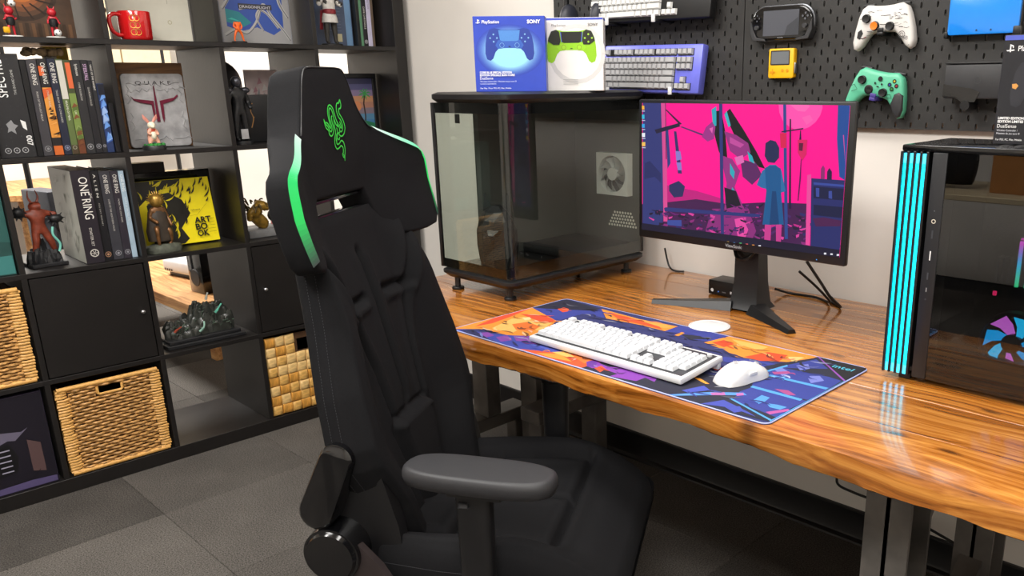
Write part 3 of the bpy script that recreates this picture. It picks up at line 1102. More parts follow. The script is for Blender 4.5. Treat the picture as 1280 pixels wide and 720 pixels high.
for sx, tx, ty in ((-1, -0.24, -0.025), (1, 0.205, -0.035)):
    g = MB()
    n0 = Vector((-ty * sx * 0 + 0.04 * sx, 0.07, 0))
    tip = Vector((tx, ty, 0))
    rings = []
    for t, w, h in ((0, 0.034, 0.024), (0.4, 0.024, 0.017), (1, 0.012, 0.010)):
        p = n0.lerp(tip, t)
        d = (tip - n0).normalized()
        q = Vector((-d.y, d.x, 0))
        rings.append([tuple(p + q * w + Vector((0, 0, ZD))), tuple(p - q * w + Vector((0, 0, ZD))), tuple(p - q * w * 0.6 + Vector((0, 0, ZD + h))), tuple(p + q * w * 0.6 + Vector((0, 0, ZD + h)))])
    g.loft(rings)
    g.build('foot', M_BLK, mo)
MB().tube(spline([(-0.035, 0.066, 0.885), (-0.02, 0.055, 0.868), (0.0, 0.052, 0.865), (0.02, 0.055, 0.875), (0.03, 0.066, 0.893)]), 0.005).build('cable_clip', M_BLK, mo)

# small hub behind the stand
hb = thing('usb_hub', 'small black hub box with white ports behind the monitor stand', 'hub', (1.735, -0.17, ZD + 0.0005))
MB().rbox(-0.072, 0.072, -0.035, 0.035, 0.001, 0.043, 0.003).build('case', M_BLK, hb)
a = Art(0.0003, -0.035)
a.circ(-0.058, 0.014, 0.005, 'e8e8e8').circ(-0.036, 0.012, 0.002, '4a90ff').rect(0.004, 0.011, 0.020, 0.018, 'd8d8dc').rect(0.034, 0.011, 0.05, 0.018, 'd8d8dc').rect(-0.022, 0.011, -0.01, 0.014, '6a6a6e')
a.build(hb, 'port')

# ------------------------------------------------------------------ desk mat
pd = thing('desk_mat', 'large printed desk mat in orange, blue and purple inks under the white keyboard', 'desk mat', (1.40, -0.915, ZD))
def rrect(w, h, r, n=5):
    pts = []
    for cx, cy, a0 in ((w - r, h - r, 0), (r, h - r, PI / 2), (r, r, PI), (w - r, r, 1.5 * PI)):
        pts += [(cx + r * math.cos(a0 + PI / 2 * i / n), cy + r * math.sin(a0 + PI / 2 * i / n)) for i in range(n + 1)]
    return pts
pts = rrect(0.91, 0.397, 0.016)
g = MB()
g.loft([[(x, y, z) for x, y in pts] for z in (0.0, 0.0034)])
g.build('mat', mat('mat_cloth', '2a2f62', 0.85, var=0.1, scale=200, bump=0.1, bscale=600), pd)
a = Art(0.0001, 0.0)
for i, (c, l) in enumerate(PAD_ART):
    a.poly([(l[j] / 1000, l[j + 1] / 1000) for j in range(0, len(l), 2)], c, 1 + i * 0.12)
# ink strokes: small darker and lighter marks following the colour beneath
def in_poly(x, y, q):
    r_ = False
    for i_ in range(len(q)):
        (xa, ya), (xb, yb_) = q[i_], q[i_ - 1]
        if (ya > y) != (yb_ > y) and x < (xb - xa) * (y - ya) / (yb_ - ya) + xa:
            r_ = not r_
    return r_
pp_ = [(c, [(l[j] / 1000, l[j + 1] / 1000) for j in range(0, len(l), 2)]) for c, l in PAD_ART]
rr = random.Random(77)
for i in range(260):
    x, y = rr.uniform(0.02, 0.85), rr.uniform(0.02, 0.37)
    hit = '2a2f62'
    for c, q in pp_:
        if in_poly(x, y, q):
            hit = c
    c = blend(hit, rr.choice(['0c0c18', 'ffffff', hit, '14142c']), rr.choice([0.3, 0.5, 0.25]))
    an, ln, bd = rr.uniform(-0.7, 0.7), rr.uniform(0.016, 0.05), rr.uniform(-0.012, 0.012)
    dx, dy = math.cos(an), math.sin(an)
    P = [(x + dx * ln * t - dy * bd * 4 * t * (1 - t), y + dy * ln * t + dx * bd * 4 * t * (1 - t)) for t in (0, 0.25, 0.5, 0.75, 1)]
    a.line(P, [0.0004, 0.005, 0.007, 0.0045, 0.0004], c, 2 + len(PAD_ART) * 0.12 + (i % 5) * 0.3)
a.poly([(0.826, 0.392), (0.906, 0.392), (0.906, 0.300)], '191a22', 12)
a.text('intel', 0.846, 0.352, 0.026, '5ad0f0', bold=0.012, space=1.05, lay=13)
a.build(pd, 'mat_print', CLOTHPRINT, loc=(0, 0, 0.0034), rot=(-PI / 2, 0, 0))
g = MB()
bp = [(x, y) for x, y in rrect(0.909, 0.396, 0.016)]
g.tube([(x + 0.0005, y + 0.0005, 0.0026) for x, y in bp + bp[:1]], 0.0014, 6)
g.build('stitched_edge', mat('pale_blue_stitching', 'a9b4e4', 0.7, var=0.2, scale=900), pd)

# ------------------------------------------------------------------ keyboards
KM = {}
def keymesh(w, mname, m):
    k = (round(w, 4), mname)
    if k not in KM:
        h, d = 0.0085, 0.0175
        g = MB()
        g.loft([[(-w / 2, -d / 2, 0), (w / 2, -d / 2, 0), (w / 2, d / 2, 0), (-w / 2, d / 2, 0)],
                [(-w / 2 + 0.0006, -d / 2 + 0.0006, 0.002), (w / 2 - 0.0006, -d / 2 + 0.0006, 0.002), (w / 2 - 0.0006, d / 2 - 0.0006, 0.002), (-w / 2 + 0.0006, d / 2 - 0.0006, 0.002)],
                [(-w / 2 + 0.0022, -d / 2 + 0.0022, h - 0.0008), (w / 2 - 0.0022, -d / 2 + 0.0022, h - 0.0008), (w / 2 - 0.0022, d / 2 - 0.0012, h - 0.0008), (-w / 2 + 0.0022, d / 2 - 0.0012, h - 0.0008)],
                [(-w / 2 + 0.0032, -d / 2 + 0.0032, h), (w / 2 - 0.0032, -d / 2 + 0.0032, h), (w / 2 - 0.0032, d / 2 - 0.0022, h), (-w / 2 + 0.0032, d / 2 - 0.0022, h)]])
        KM[k] = g.mesh('keycap', m, 30)
    return KM[k]
U = 0.01905
def layout(full):
    rows = []
    rows.append((5.35, [(0, 1)] + [(2 + i, 1) for i in range(4)] + [(6.5 + i, 1) for i in range(4)] + [(11 + i, 1) for i in range(4)]))
    rows.append((4.1, [(i, 1) for i in range(13)] + [(13, 2)]))
    rows.append((3.1, [(0, 1.5)] + [(1.5 + i, 1) for i in range(12)] + [(13.5, 1.5)]))
    rows.append((2.1, [(0, 1.75)] + [(1.75 + i, 1) for i in range(11)] + [(12.75, 2.25)]))
    rows.append((1.1, [(0, 2.25)] + [(2.25 + i, 1) for i in range(10)] + [(12.25, 2.75)]))
    rows.append((0.1, [(0, 1.25), (1.25, 1.25), (2.5, 1.25), (3.75, 6.25), (10, 1.25), (11.25, 1.25), (12.5, 1.25), (13.75, 1.25)]))
    out = [(x, y, w) for y, r in rows for x, w in r]
    n = 15.3
    out += [(n + i, y, 1) for i in range(3) for y in (5.35, 4.1, 3.1)] + [(n + 1, 1.1, 1)] + [(n + i, 0.1, 1) for i in range(3)]
    if full:
        n = 18.6
        out += [(n + i, y, 1) for i in range(4) for y in (4.1, 3.1)] + [(n + i, y, 1) for i in range(3) for y in (2.1, 1.1)] + [(n, 0.1, 2), (n + 2, 0.1, 1)] + [(n + 3, 2.1, 1), (n + 3, 1.1, 1)]
    return out

kb = thing('keyboard', 'full-size white keyboard with white keycaps lying on the desk mat', 'keyboard', (1.63, -0.866, ZD + 0.0045))
tilt = math.radians(5)
g = MB()
g.M = rotm('X', tilt)
g.rbox(0, 0.45, 0, 0.145, 0.002, 0.016, 0.004, 2)
g.M = Matrix()
g.rbox(0.002, 0.448, 0.128, 0.140, 0.0, 0.02, 0.003)
kbody = g.build('body', M_WHITE, kb)
g = MB()
g.M = rotm('X', tilt)
g.box(0.008, 0.442, 0.012, 0.136, 0.0161, 0.0163)
g.build('switch_plate', mat('grey_switch_plate', '3a3c40', 0.5), kb)
M_KEYW = mat('white_keycap', 'd2d5d9', 0.4, var=0.02)
for x, y, w in layout(True):
    me = keymesh(w * U - 0.0017, 'w', M_KEYW)
    L = Vector((0.012 + (x + w / 2) * U * 0.982, 0.0225 + y * U * 0.985 + 0.0025, 0.0175))
    p = rotm('X', tilt) @ L
    obj('keycap', me, kb, p, (tilt, 0, 0))
g = MB()
g.M = rotm('X', tilt)
g.cyl((0.428, 0.127, 0.016), (0.428, 0.127, 0.021), 0.0055)
g.build('volume_dial', M_WHITE, kb)

# ------------------------------------------------------------------ mouse
ms = thing('mouse', 'white wireless mouse on the desk mat right of the keyboard', 'mouse', (2.145, -0.752, ZD + 0.0045), math.radians(-12))
g = MB()
rings = []
for t in [i / 18 for i in range(19)]:
    y = -0.063 + 0.126 * t
    e = math.sqrt(max(0.0, 1 - (2 * t - 1) ** 2))
    w = 0.0335 * (e ** 0.45) * (1 - 0.10 * math.exp(-((t - 0.55) / 0.16) ** 2))
    h = interp(t, [(0, 0.006), (0.1, 0.022), (0.25, 0.034), (0.4, 0.039), (0.6, 0.036), (0.8, 0.028), (0.95, 0.017), (1, 0.008)])
    w = max(w, 0.004)
    rings.append([(w * math.cos(a) * (1.0 if math.sin(a) < 0.2 else 0.97), y, max(0.0008, h * max(0.0, math.sin(a)) ** 0.75)) for a in [PI * k / 14 for k in range(15)]])
g.loft(rings, closed=True)
g.build('shell', mat('white_mouse_plastic', 'dedede', 0.38, var=0.02), ms, 60)
g = MB()
g.tube([(0, 0.022, 0.0368), (0, 0.035, 0.0335), (0, 0.048, 0.0275), (0, 0.058, 0.0195)], 0.0007, 6)
g.build('button_split', mat('seam_grey', '9a9a9c', 0.6), ms)
g = MB()
g.cyl((-0.003, 0.04, 0.0212), (0.003, 0.04, 0.0212), 0.0078, n=16)
g.build('scroll_wheel', mat('wheel_rubber', 'c8c8ca', 0.6), ms)
for sx in (-1, 1):
    MB().rbox(-0.002, 0.002, -0.01, 0.012, -0.004, 0.004, 0.0015).build('side_button', M_WHITE, ms, loc=(0.0275 * sx, 0.005, 0.018))
LOGO = [  # three-headed snake emblem, unit square strokes
    [(0.04, 0.70), (0.10, 0.62), (0.17, 0.58), (0.22, 0.52), (0.29, 0.50), (0.34, 0.56), (0.32, 0.66), (0.31, 0.76), (0.35, 0.84), (0.42, 0.86), (0.48, 0.80), (0.50, 0.70), (0.55, 0.60), (0.63, 0.56)],
    [(0.11, 0.65), (0.18, 0.63), (0.24, 0.57), (0.28, 0.56), (0.27, 0.66), (0.26, 0.78), (0.32, 0.88), (0.42, 0.91), (0.52, 0.86), (0.56, 0.76), (0.60, 0.66), (0.66, 0.60)],
    [(0.04, 0.70), (0.06, 0.60), (0.10, 0.55), (0.17, 0.52), (0.20, 0.46), (0.28, 0.43), (0.36, 0.46), (0.41, 0.55), (0.39, 0.64), (0.40, 0.72), (0.44, 0.74)],
    [(0.92, 0.99), (0.86, 0.94), (0.76, 0.93), (0.70, 0.88), (0.68, 0.80), (0.72, 0.72), (0.80, 0.66), (0.84, 0.58), (0.80, 0.50), (0.72, 0.48), (0.66, 0.52)],
    [(0.92, 0.99), (0.93, 0.90), (0.88, 0.85), (0.80, 0.84), (0.78, 0.78), (0.84, 0.72), (0.92, 0.64), (0.94, 0.54), (0.88, 0.45), (0.78, 0.41), (0.68, 0.42), (0.60, 0.47), (0.52, 0.44), (0.48, 0.38), (0.50, 0.33)],
    [(0.50, 0.70), (0.46, 0.58), (0.48, 0.48), (0.42, 0.38), (0.42, 0.28), (0.50, 0.22), (0.60, 0.23), (0.70, 0.26), (0.78, 0.22), (0.78, 0.15), (0.74, 0.12), (0.78, 0.07), (0.82, 0.08)],
    [(0.60, 0.47), (0.54, 0.40), (0.50, 0.33), (0.53, 0.29), (0.62, 0.30), (0.72, 0.34), (0.82, 0.31), (0.87, 0.22), (0.86, 0.14), (0.84, 0.08), (0.83, 0.01)],
    [(0.55, 0.55), (0.58, 0.48), (0.64, 0.46), (0.68, 0.50), (0.66, 0.57), (0.60, 0.60)],
    [(0.56, 0.38), (0.62, 0.36), (0.66, 0.40)], [(0.70, 0.60), (0.74, 0.54), (0.78, 0.56), (0.74, 0.64)],
    [(0.82, 0.92), (0.87, 0.96), (0.92, 0.99)], [(0.78, 0.12), (0.82, 0.08), (0.83, 0.01)]]
a = Art(0.0001)
for st in LOGO:
    a.line([(0.016 * (p.x - 0.5), 0.016 * (p.y - 0.5)) for p in spline([(x, y, 0) for x, y in st], 4)], 0.0007, 'b4b4b8', 1)
a.build(ms, 'emblem', loc=(0, -0.018, 0.0402), rot=(-PI / 2 + 0.16, 0, 0))

# white coaster
cs = thing('coaster', 'flat white oval coaster lying behind the desk mat', 'coaster', (1.866, -0.478, ZD + 0.0003))
MB().lathe([(0.05, 0), (0.052, 0.001), (0.052, 0.003), (0.05, 0.004), (0.01, 0.0041)], 40).build('disc', M_WHITE, cs)
MB().lathe([(0.0455, 0.0038), (0.0465, 0.0048), (0.0475, 0.0038)], 40).build('rim', M_WHITE, cs)

# ------------------------------------------------------------------ glass case on the desk
GLASS = glass_mat('smoked_glass', 'f0f3f0', 1.5, gain=1.3)
GLASSD = glass_mat('dark_tinted_glass', 'a4a4ac', 1.5, gain=2.0)
gc = thing('glass_pc_case', 'large empty glass-sided computer case standing on round feet at the desk end', 'computer case', (1.1625, -0.3675, ZD))
X0, X1, Y0, Y1 = -0.1625, 0.1625, -0.2875, 0.2875
ZB, ZT = 0.048, 0.563
def slabpoly(mb, inset, z0, z1, r=0.03):
    pts = [(x + X0 + inset, y + Y0 + inset) for x, y in rrect(X1 - X0 - 2 * inset, Y1 - Y0 - 2 * inset, r)]
    mb.loft([[(x, y, z) for x, y in pts] for z in (z0, z1)])
def chslab(mb, z, r=0.03):
    rings = []
    for ins, zz in z:
        pts = [(x + X0 + ins, y + Y0 + ins) for x, y in rrect(X1 - X0 - 2 * ins, Y1 - Y0 - 2 * ins, r)]
        rings.append([(x, y, zz) for x, y in pts])
    mb.loft(rings)
M_CASE = mat('satin_black_case', '141416', 0.35, var=0.1)
g = MB()
chslab(g, [(0.012, ZB - 0.012), (0.0, ZB), (0.0, ZB + 0.008), (0.012, ZB + 0.016)])
g.build('base_plate', M_CASE, gc)
g = MB()
chslab(g, [(0.010, ZT - 0.028), (0.0, ZT - 0.018), (0.0, ZT - 0.006), (0.012, ZT)])
g.build('top_plate', M_CASE, gc)
for x, y in ((X0 + 0.06, Y0 + 0.02), (X1 - 0.045, Y0 + 0.035), (X0 + 0.06, Y1 - 0.05), (X1 - 0.035, Y1 - 0.06)):
    g = MB()
    g.lathe([(0.017, 0), (0.018, 0.001), (0.018, 0.006), (0.016, 0.008), (0.0085, 0.0085), (0.0085, ZB - 0.01)], 20, (x, y, 0))
    g.build('foot', M_BLK, gc)
zi0, zi1 = ZB + 0.016, ZT - 0.028
t = 0.004
MB().box(X0 + 0.012, X1 - 0.026, Y0 + 0.006, Y0 + 0.006 + t, zi0, zi1).build('front_glass', GLASS, gc, 0)
MB().box(X1 - 0.006 - t, X1 - 0.006, Y0 + 0.026, Y1 - 0.012, zi0, zi1).build('side_glass', GLASS, gc, 0)
g = MB()
pts = [(X1 - 0.026 + 0.02 * math.cos(a), Y0 + 0.026 + 0.02 * math.sin(a)) for a in [-PI / 2 + PI / 2 * i / 8 for i in range(9)]]
pin = [(X1 - 0.026 + 0.016 * math.cos(a), Y0 + 0.026 + 0.016 * math.sin(a)) for a in [-PI / 2 + PI / 2 * i / 8 for i in range(9)]]
g.loft([[(x, y, z) for x, y in pts + pin[::-1]] for z in (zi0, zi1)])
g.build('curved_corner_glass', GLASS, gc, 60)
MB().box(X0 + 0.006, X0 + 0.006 + t, Y0 + 0.012, -0.135, zi0, zi1).build('far_side_glass', GLASS, gc, 0)
g = MB()
g.box(X0 + 0.006, X0 + 0.03, -0.135, Y1 - 0.012, zi0, zi1)
g.build('motherboard_tray', mat('grey_case_interior', '484846', 0.6, var=0.06), gc, 0)
g = MB()
g.box(X0 + 0.03, X1 - 0.012, Y1 - 0.02, Y1 - 0.012, zi0, zi1)
g.build('rear_panel', mat('grey_case_interior', '6a6a66', 0.6, var=0.06), gc, 0)
for x, y in ((X0 + 0.009, Y0 + 0.009), (X0 + 0.012, Y1 - 0.014), (X1 - 0.010, Y1 - 0.014)):
    MB().rbox(x - 0.005, x + 0.005, y - 0.005, y + 0.005, zi0, zi1, 0.002).build('corner_post', M_CASE, gc)
# dark frit bands behind the panes
g = MB()
g.box(X0 + 0.012, X1 - 0.026, Y0 + 0.0101, Y0 + 0.0105, zi1 - 0.028, zi1)
g.box(X1 - 0.0105, X1 - 0.0101, Y0 + 0.026, Y1 - 0.012, zi1 - 0.028, zi1)
g.box(X0 + 0.012, X1 - 0.026, Y0 + 0.0101, Y0 + 0.0105, zi0, zi0 + 0.026)
g.box(X1 - 0.0105, X1 - 0.0101, Y0 + 0.026, Y1 - 0.012, zi0, zi0 + 0.036)
g.build('frit_band', M_BLKGLOSS, gc, 0)
MB().box(X0 + 0.02, X1 - 0.02, Y0 + 0.02, Y1 - 0.025, zi0, zi0 + 0.004).build('floor_panel', M_BLKGLOSS, gc, 0)
MB().rbox(X0 + 0.03, X1 - 0.02, 0.02, Y1 - 0.03, zi0 + 0.004, zi0 + 0.03, 0.004).build('lower_shroud', M_BLK, gc)
# rear fan
FX, FZ = 0.055, 0.305
g = MB()
S = 0.066
fp = [(FX + x - S, FZ + z - S) for x, z in rrect(2 * S, 2 * S, 0.008)]
n = len(fp)
cr = [(FX + 0.058 * math.cos(2 * PI * i / 40), FZ + 0.058 * math.sin(2 * PI * i / 40)) for i in range(40)]
yf, yb = Y1 - 0.047, Y1 - 0.021
for sgx in range(4):
    pass
bmf = bmesh.new()
sq = [bmf.verts.new((FX + S * cx, yf, FZ + S * cz)) for cx, cz in ((-1, -1), (1, -1), (1, 1), (-1, 1))]
cv = [bmf.verts.new((x, yf, z)) for x, z in cr]
for q in range(4):
    a0 = [25, 35, 5, 15][q]
    arc = [cv[(a0 + k) % 40] for k in range(11)]
    bmf.faces.new([sq[q], sq[(q + 1) % 4]] + arc[::-1])
ex = bmesh.ops.extrude_face_region(bmf, geom=bmf.faces[:])
for v in ex['geom']:
    if isinstance(v, bmesh.types.BMVert):
        v.co.y = yb
g.frombm(bmf)
g.build('fan_frame', mat('white_fan', 'd6d6d4', 0.5, var=0.04), gc)
g = MB()
g.cyl((FX, yf + 0.002, FZ), (FX, yb, FZ), 0.02, n=24)
g.build('fan_hub', mat('white_fan', 'd6d6d4', 0.5), gc)
for k in range(9):
    a0 = 2 * PI * k / 9
    rings = []
    for r in (0.019, 0.035, 0.055):
        sw_ = a0 + (r - 0.019) * 14
        rings.append([(FX + r * math.cos(sw_ + d), yf + yy, FZ + r * math.sin(sw_ + d)) for d, yy in ((-0.28, 0.020), (0.28, 0.004), (0.28, 0.006), (-0.28, 0.022))])
    MB().loft(rings).build('fan_blade', mat('grey_fan_blade', 'a6a6a4', 0.5), gc)
# honeycomb vent of small bright holes low on the rear panel
g = MB()
for r in range(5):
    for c in range(11 - r):
        x, z = 0.02 + c * 0.0115 + r * 0.006, zi0 + 0.075 + r * 0.0105
        pp = [(x + 0.0042 * math.cos(PI / 3 * i + PI / 6), z + 0.0042 * math.sin(PI / 3 * i + PI / 6)) for i in range(6)]
        g.loft([[(a_, yy, c_) for a_, c_ in pp] for yy in (Y1 - 0.0205, Y1 - 0.0201)])
tag(g.build('vent_grille', mat('bright_vent', 'e4e0d6', 0.6), gc, 0), kind='stuff')
# clip hanging in the front pane
MB().rbox(-0.060, -0.040, Y0 + 0.012, Y0 + 0.016, zi1 - 0.055, zi1 - 0.03, 0.002).build('hanging_tab', M_BLK, gc)

# dark faceted wolf-head bust inside the case
wf = thing('wolf_bust', 'faceted black wolf head bust standing inside the glass case', 'figurine', (1.16, -0.555, ZD + zi0 + 0.0045), math.radians(30))
rr = random.Random(3)
def ring_(cx, cy, z, rx, ry, n=9, j=0.006):
    return [(cx + (rx + rr.uniform(-j, j)) * math.cos(2 * PI * i / n), cy + (ry + rr.uniform(-j, j)) * math.sin(2 * PI * i / n), z + rr.uniform(-j, j) * 0.6) for i in range(n)]
M_WOLF = mat('matt_black_resin', '17181b', 0.45, var=0.2)
g = MB()
g.loft([ring_(0, 0, 0.001, 0.05, 0.06, j=0), ring_(0, 0.0, 0.03, 0.055, 0.062), ring_(0, 0, 0.07, 0.058, 0.06), ring_(0, -0.005, 0.11, 0.055, 0.055), ring_(0, -0.01, 0.14, 0.05, 0.05), ring_(0, -0.01, 0.165, 0.035, 0.035), ring_(0, -0.005, 0.178, 0.015, 0.018)])
g.build('head', M_WOLF, wf, 0)
g = MB()
g.loft([ring_(0, -0.03, 0.115, 0.035, 0.03, 7), [(x * 0.9, -0.06 + y * 0.5, 0.1 + z) for x, y, z in ring_(0, 0, 0, 0.025, 0.02, 7)], [(x * 0.7, -0.09, 0.092 + y) for x, y, z in ring_(0, 0, 0, 0.015, 0.012, 7, 0.002)]])
g.build('muzzle', M_WOLF, wf, 0)
for s in (-1, 1):
    g = MB()
    g.loft([[(s * 0.012, 0.0, 0.16), (s * 0.045, 0.0, 0.145), (s * 0.03, 0.025, 0.15)], [(s * 0.034, 0.0, 0.215), (s * 0.037, 0.0, 0.213), (s * 0.036, 0.003, 0.212)]])
    g.build('ear', M_WOLF, wf, 0)

# ------------------------------------------------------------------ controller boxes
def pad_outline(w, cx, cz):
    """two-handled game pad outline, width w"""
    h = [(0, 0.30), (0.16, 0.30), (0.30, 0.33), (0.40, 0.30), (0.46, 0.18), (0.49, 0.02), (0.5, -0.16), (0.47, -0.27), (0.40, -0.30), (0.345, -0.26), (0.29, -0.13), (0.23, -0.07), (0.12, -0.055), (0, -0.055)]
    r = [(x, z) for x, z in h]
    l = [(-x, z) for x, z in h[::-1]][1:-1]
    return [(cx + x * w, cz + z * w) for x, z in r + l]
def ps_mark(a, x, z, s, col):
    a.poly([(x + 0.36 * s, z), (x + 0.52 * s, z - 0.06 * s), (x + 0.52 * s, z + 0.78 * s), (x + 0.70 * s, z + 0.70 * s), (x + 0.74 * s, z + 0.48 * s), (x + 0.86 * s, z + 0.56 * s), (x + 0.80 * s, z + 0.84 * s), (x + 0.36 * s, z + 1.0 * s)], col)
    a.poly([(x + 0.32 * s, z + 0.12 * s), (x + 0.32 * s, z + 0.3 * s), (x + 0.14 * s, z + 0.2 * s), (x, z + 0.26 * s), (x - 0.05 * s, z + 0.18 * s), (x + 0.1 * s, z + 0.08 * s)], col)
    a.poly([(x + 0.58 * s, z + 0.1 * s), (x + 0.58 * s, z + 0.28 * s), (x + 0.9 * s, z + 0.32 * s), (x + 1.02 * s, z + 0.24 * s), (x + 0.9 * s, z + 0.14 * s)], col)
def gamepad_print(a, w, cx, cz, grip, mid, touch, stick, but):
    o = pad_outline(w, cx, cz)
    a.poly(o, grip)
    a.poly([(cx + x * w, cz + z * w) for x, z in [(-0.23, 0.10), (0.23, 0.10), (0.29, 0.0), (0.24, -0.07), (0.12, -0.055), (-0.12, -0.055), (-0.24, -0.07), (-0.29, 0.0)]], mid)
    a.poly([(cx + x * w, cz + z * w) for x, z in [(-0.22, 0.29), (0.22, 0.29), (0.19, 0.10), (0.15, 0.08), (-0.15, 0.08), (-0.19, 0.10)]], touch)
    for s in (-1, 1):
        a.circ(cx + s * 0.155 * w, cz + 0.0 * w, 0.062 * w, stick)
        a.ring(cx + s * 0.155 * w, cz + 0.0 * w, 0.045 * w, 0.008 * w, but)
        for dx, dz in ((0, 0.07), (0.07, 0), (0, -0.07), (-0.07, 0)):
            a.circ(cx + s * 0.32 * w + dx * w, cz + 0.14 * w + dz * w, 0.018 * w, but, n=8)
    a.rect(cx - 0.02 * w, cz - 0.03 * w, cx + 0.02 * w, cz - 0.015 * w, '1a2030')
TOPZ = ZD + ZT
M_BLUEBOX = mat('blue_box_card', '3048b4', 0.35, var=0.04)
yawc = math.atan2(0.676, 0.737)
bx = thing('controller_box', 'blue game controller box printed with a glowing blue gamepad on the glass case', 'box', (1.2, -0.515, TOPZ), yawc)
w, h, d = 0.196, 0.197, 0.065
MB().rbox(-w / 2, w / 2, 0, d, 0, h, 0.001, 1).build('carton', M_BLUEBOX, bx)
a = Art(0.00008, 0.0)
for i in range(12):
    k_ = i / 11
    a.circ(0, 0.108, 0.094 - 0.036 * k_, blend('3048b4', '9adcf8', k_ ** 1.2), n=36, rz=0.068 - 0.024 * k_)
gamepad_print(a, 0.134, 0, 0.122, '27409c', '3560bc', '4f8ad4', '2f58b2', '7fb4e8')
ps_mark(a, -0.089, 0.178, 0.011, 'ffffff')
a.text('PlayStation', -0.073, 0.1785, 0.0115, 'ffffff', bold=0.01, width=0.047)
a.text('SONY', 0.05, 0.178, 0.013, 'ffffff', bold=0.03, width=0.036)
a.text('CORE BLUE SPECIAL EDITION', -0.085, 0.0485, 0.0075, 'ffffff', bold=0.03, width=0.088)
a.text('EDITION SPECIALE BLEU CORE', -0.085, 0.0415, 0.0075, 'ffffff', bold=0.03, width=0.096)
a.text('DualSense', -0.085, 0.0325, 0.010, 'ffffff', width=0.036)
a.text('Wireless Controller / Manette de jeu sans fil', -0.085, 0.0255, 0.0055, 'e0e8ff', width=0.1)
a.text('Control inalambrico', -0.085, 0.0195, 0.0055, 'e0e8ff', width=0.044)
a.text('For Play / Pour PS5, PC, Mac, Mobile', -0.085, 0.0075, 0.0055, 'ffffff', width=0.085)
a.build(bx, 'box_print')
bx = thing('controller_box', 'white game controller box printed with a green gamepad behind the blue box', 'box', (1.272, -0.355, TOPZ), yawc - 0.08)
w, h, d = 0.19, 0.197, 0.065
MB().rbox(-w / 2, w / 2, 0, d, 0, h, 0.001, 1).build('carton', mat('white_box_card', 'e9e6e2', 0.4, var=0.02), bx)
a = Art(0.00008, 0.0)
a.rect(-w / 2 + 0.001, h - 0.007, w / 2 - 0.001, h - 0.001, '4a5cc8')
a.ring(0.02, 0.1, 0.075, 0.012, 'dcdad8')
gamepad_print(a, 0.142, 0.005, 0.118, '96d020', '9cdc24', '1c1e18', 'a8e030', '6a8a10')
o = pad_outline(0.142, 0.005, 0.118)
a.poly([(0.005 + x * 0.142, 0.118 + z * 0.142) for x, z in [(0.24, 0.29), (0.30, 0.33), (0.40, 0.30), (0.455, 0.18), (0.47, 0.12), (0.36, 0.05), (0.24, 0.05), (0.215, 0.12)]], '24281a')
a.poly([(0.005 - x * 0.142, 0.118 + z * 0.142) for x, z in [(0.24, 0.29), (0.30, 0.33), (0.40, 0.30), (0.455, 0.18), (0.47, 0.12), (0.36, 0.05), (0.24, 0.05), (0.215, 0.12)]], '24281a')
for dx, dz in ((0, 0.07), (0.07, 0), (0, -0.07), (-0.07, 0)):
    a.circ(0.005 + (0.34 + dx) * 0.142, 0.118 + (0.17 + dz) * 0.142, 0.0028, '9ccf3a', n=8)
a.line([(0.005 - 0.03, 0.158), (0.005 - 0.027, 0.132)], 0.0022, '4a5cc8')
a.line([(0.005 + 0.031, 0.158), (0.005 + 0.028, 0.132)], 0.0022, '4a5cc8')
a.text('SONY', 0.052, 0.174, 0.011, '4a4a4e', bold=0.02, width=0.029)
a.text('PlayStation', -0.05, 0.174, 0.009, '5a5a5e', width=0.04)
for i in range(3):
    a.rect(-0.02, 0.03 - i * 0.006, 0.022, 0.0315 - i * 0.006, 'b8b6b4')
a.build(bx, 'box_print')
a = Art(0.00008, 0.0)
a.rect(0.001, h - 0.007, d - 0.001, h - 0.001, '4a5cc8')
ps_mark(a, 0.026, 0.172, 0.009, '4a4a4e')
for i in range(14):
    a.rect(0.008, 0.085 - i * 0.006, 0.057, 0.0865 - i * 0.006, 'c0bebc')
a.build(bx, 'side_print', loc=(w / 2, 0, 0), rot=(0, 0, PI / 2))

# ------------------------------------------------------------------ computer tower on the right
PCX, PCY = 2.343, -0.53
pc = thing('computer_tower', 'black computer tower with four glowing cyan light strips and a glass side', 'computer', (PCX, PCY, ZD))
PW, PD, PZ0, PZ1 = 0.47, 0.235, 0.022, 0.467
MB().rbox(0.03, PW, 0.02, PD, PZ0, PZ1 - 0.012, 0.004).build('chassis_rear', M_CASE, pc) if False else None
g = MB()
g.box(0.03, PW, PD - 0.006, PD, PZ0, PZ1 - 0.01)
g.box(0.03, PW, 0.004, PD, PZ0, PZ0 + 0.008)
g.box(PW - 0.006, PW, 0.004, PD, PZ0, PZ1 - 0.01)
g.build('chassis', M_CASE, pc, 0)
g = MB()
g.rbox(0.0, PW, 0.0, PD, PZ1 - 0.012, PZ1, 0.003)
g.build('top_panel', M_BLKGLOSS, pc)
g = MB()
for i in range(9):
    g.box(0.16 + i * 0.025, 0.175 + i * 0.025, 0.06, 0.19, PZ1 + 0.0001, PZ1 + 0.0012)
g.build('top_vent', M_GREY, pc, 0)
MB().box(0.0, 0.03, 0.006, PD, 0.03, PZ1 - 0.012).build('front_core', M_BLK, pc, 0)
for i in range(5):
    x = 0.0005 + i * 0.0122
    MB().rbox(x, x + 0.0052, -0.006 + 0.0008 * i, 0.02, 0.012 + 0.0 * i, PZ1 - 0.012, 0.001, 1).build('fin', M_BLK, pc)
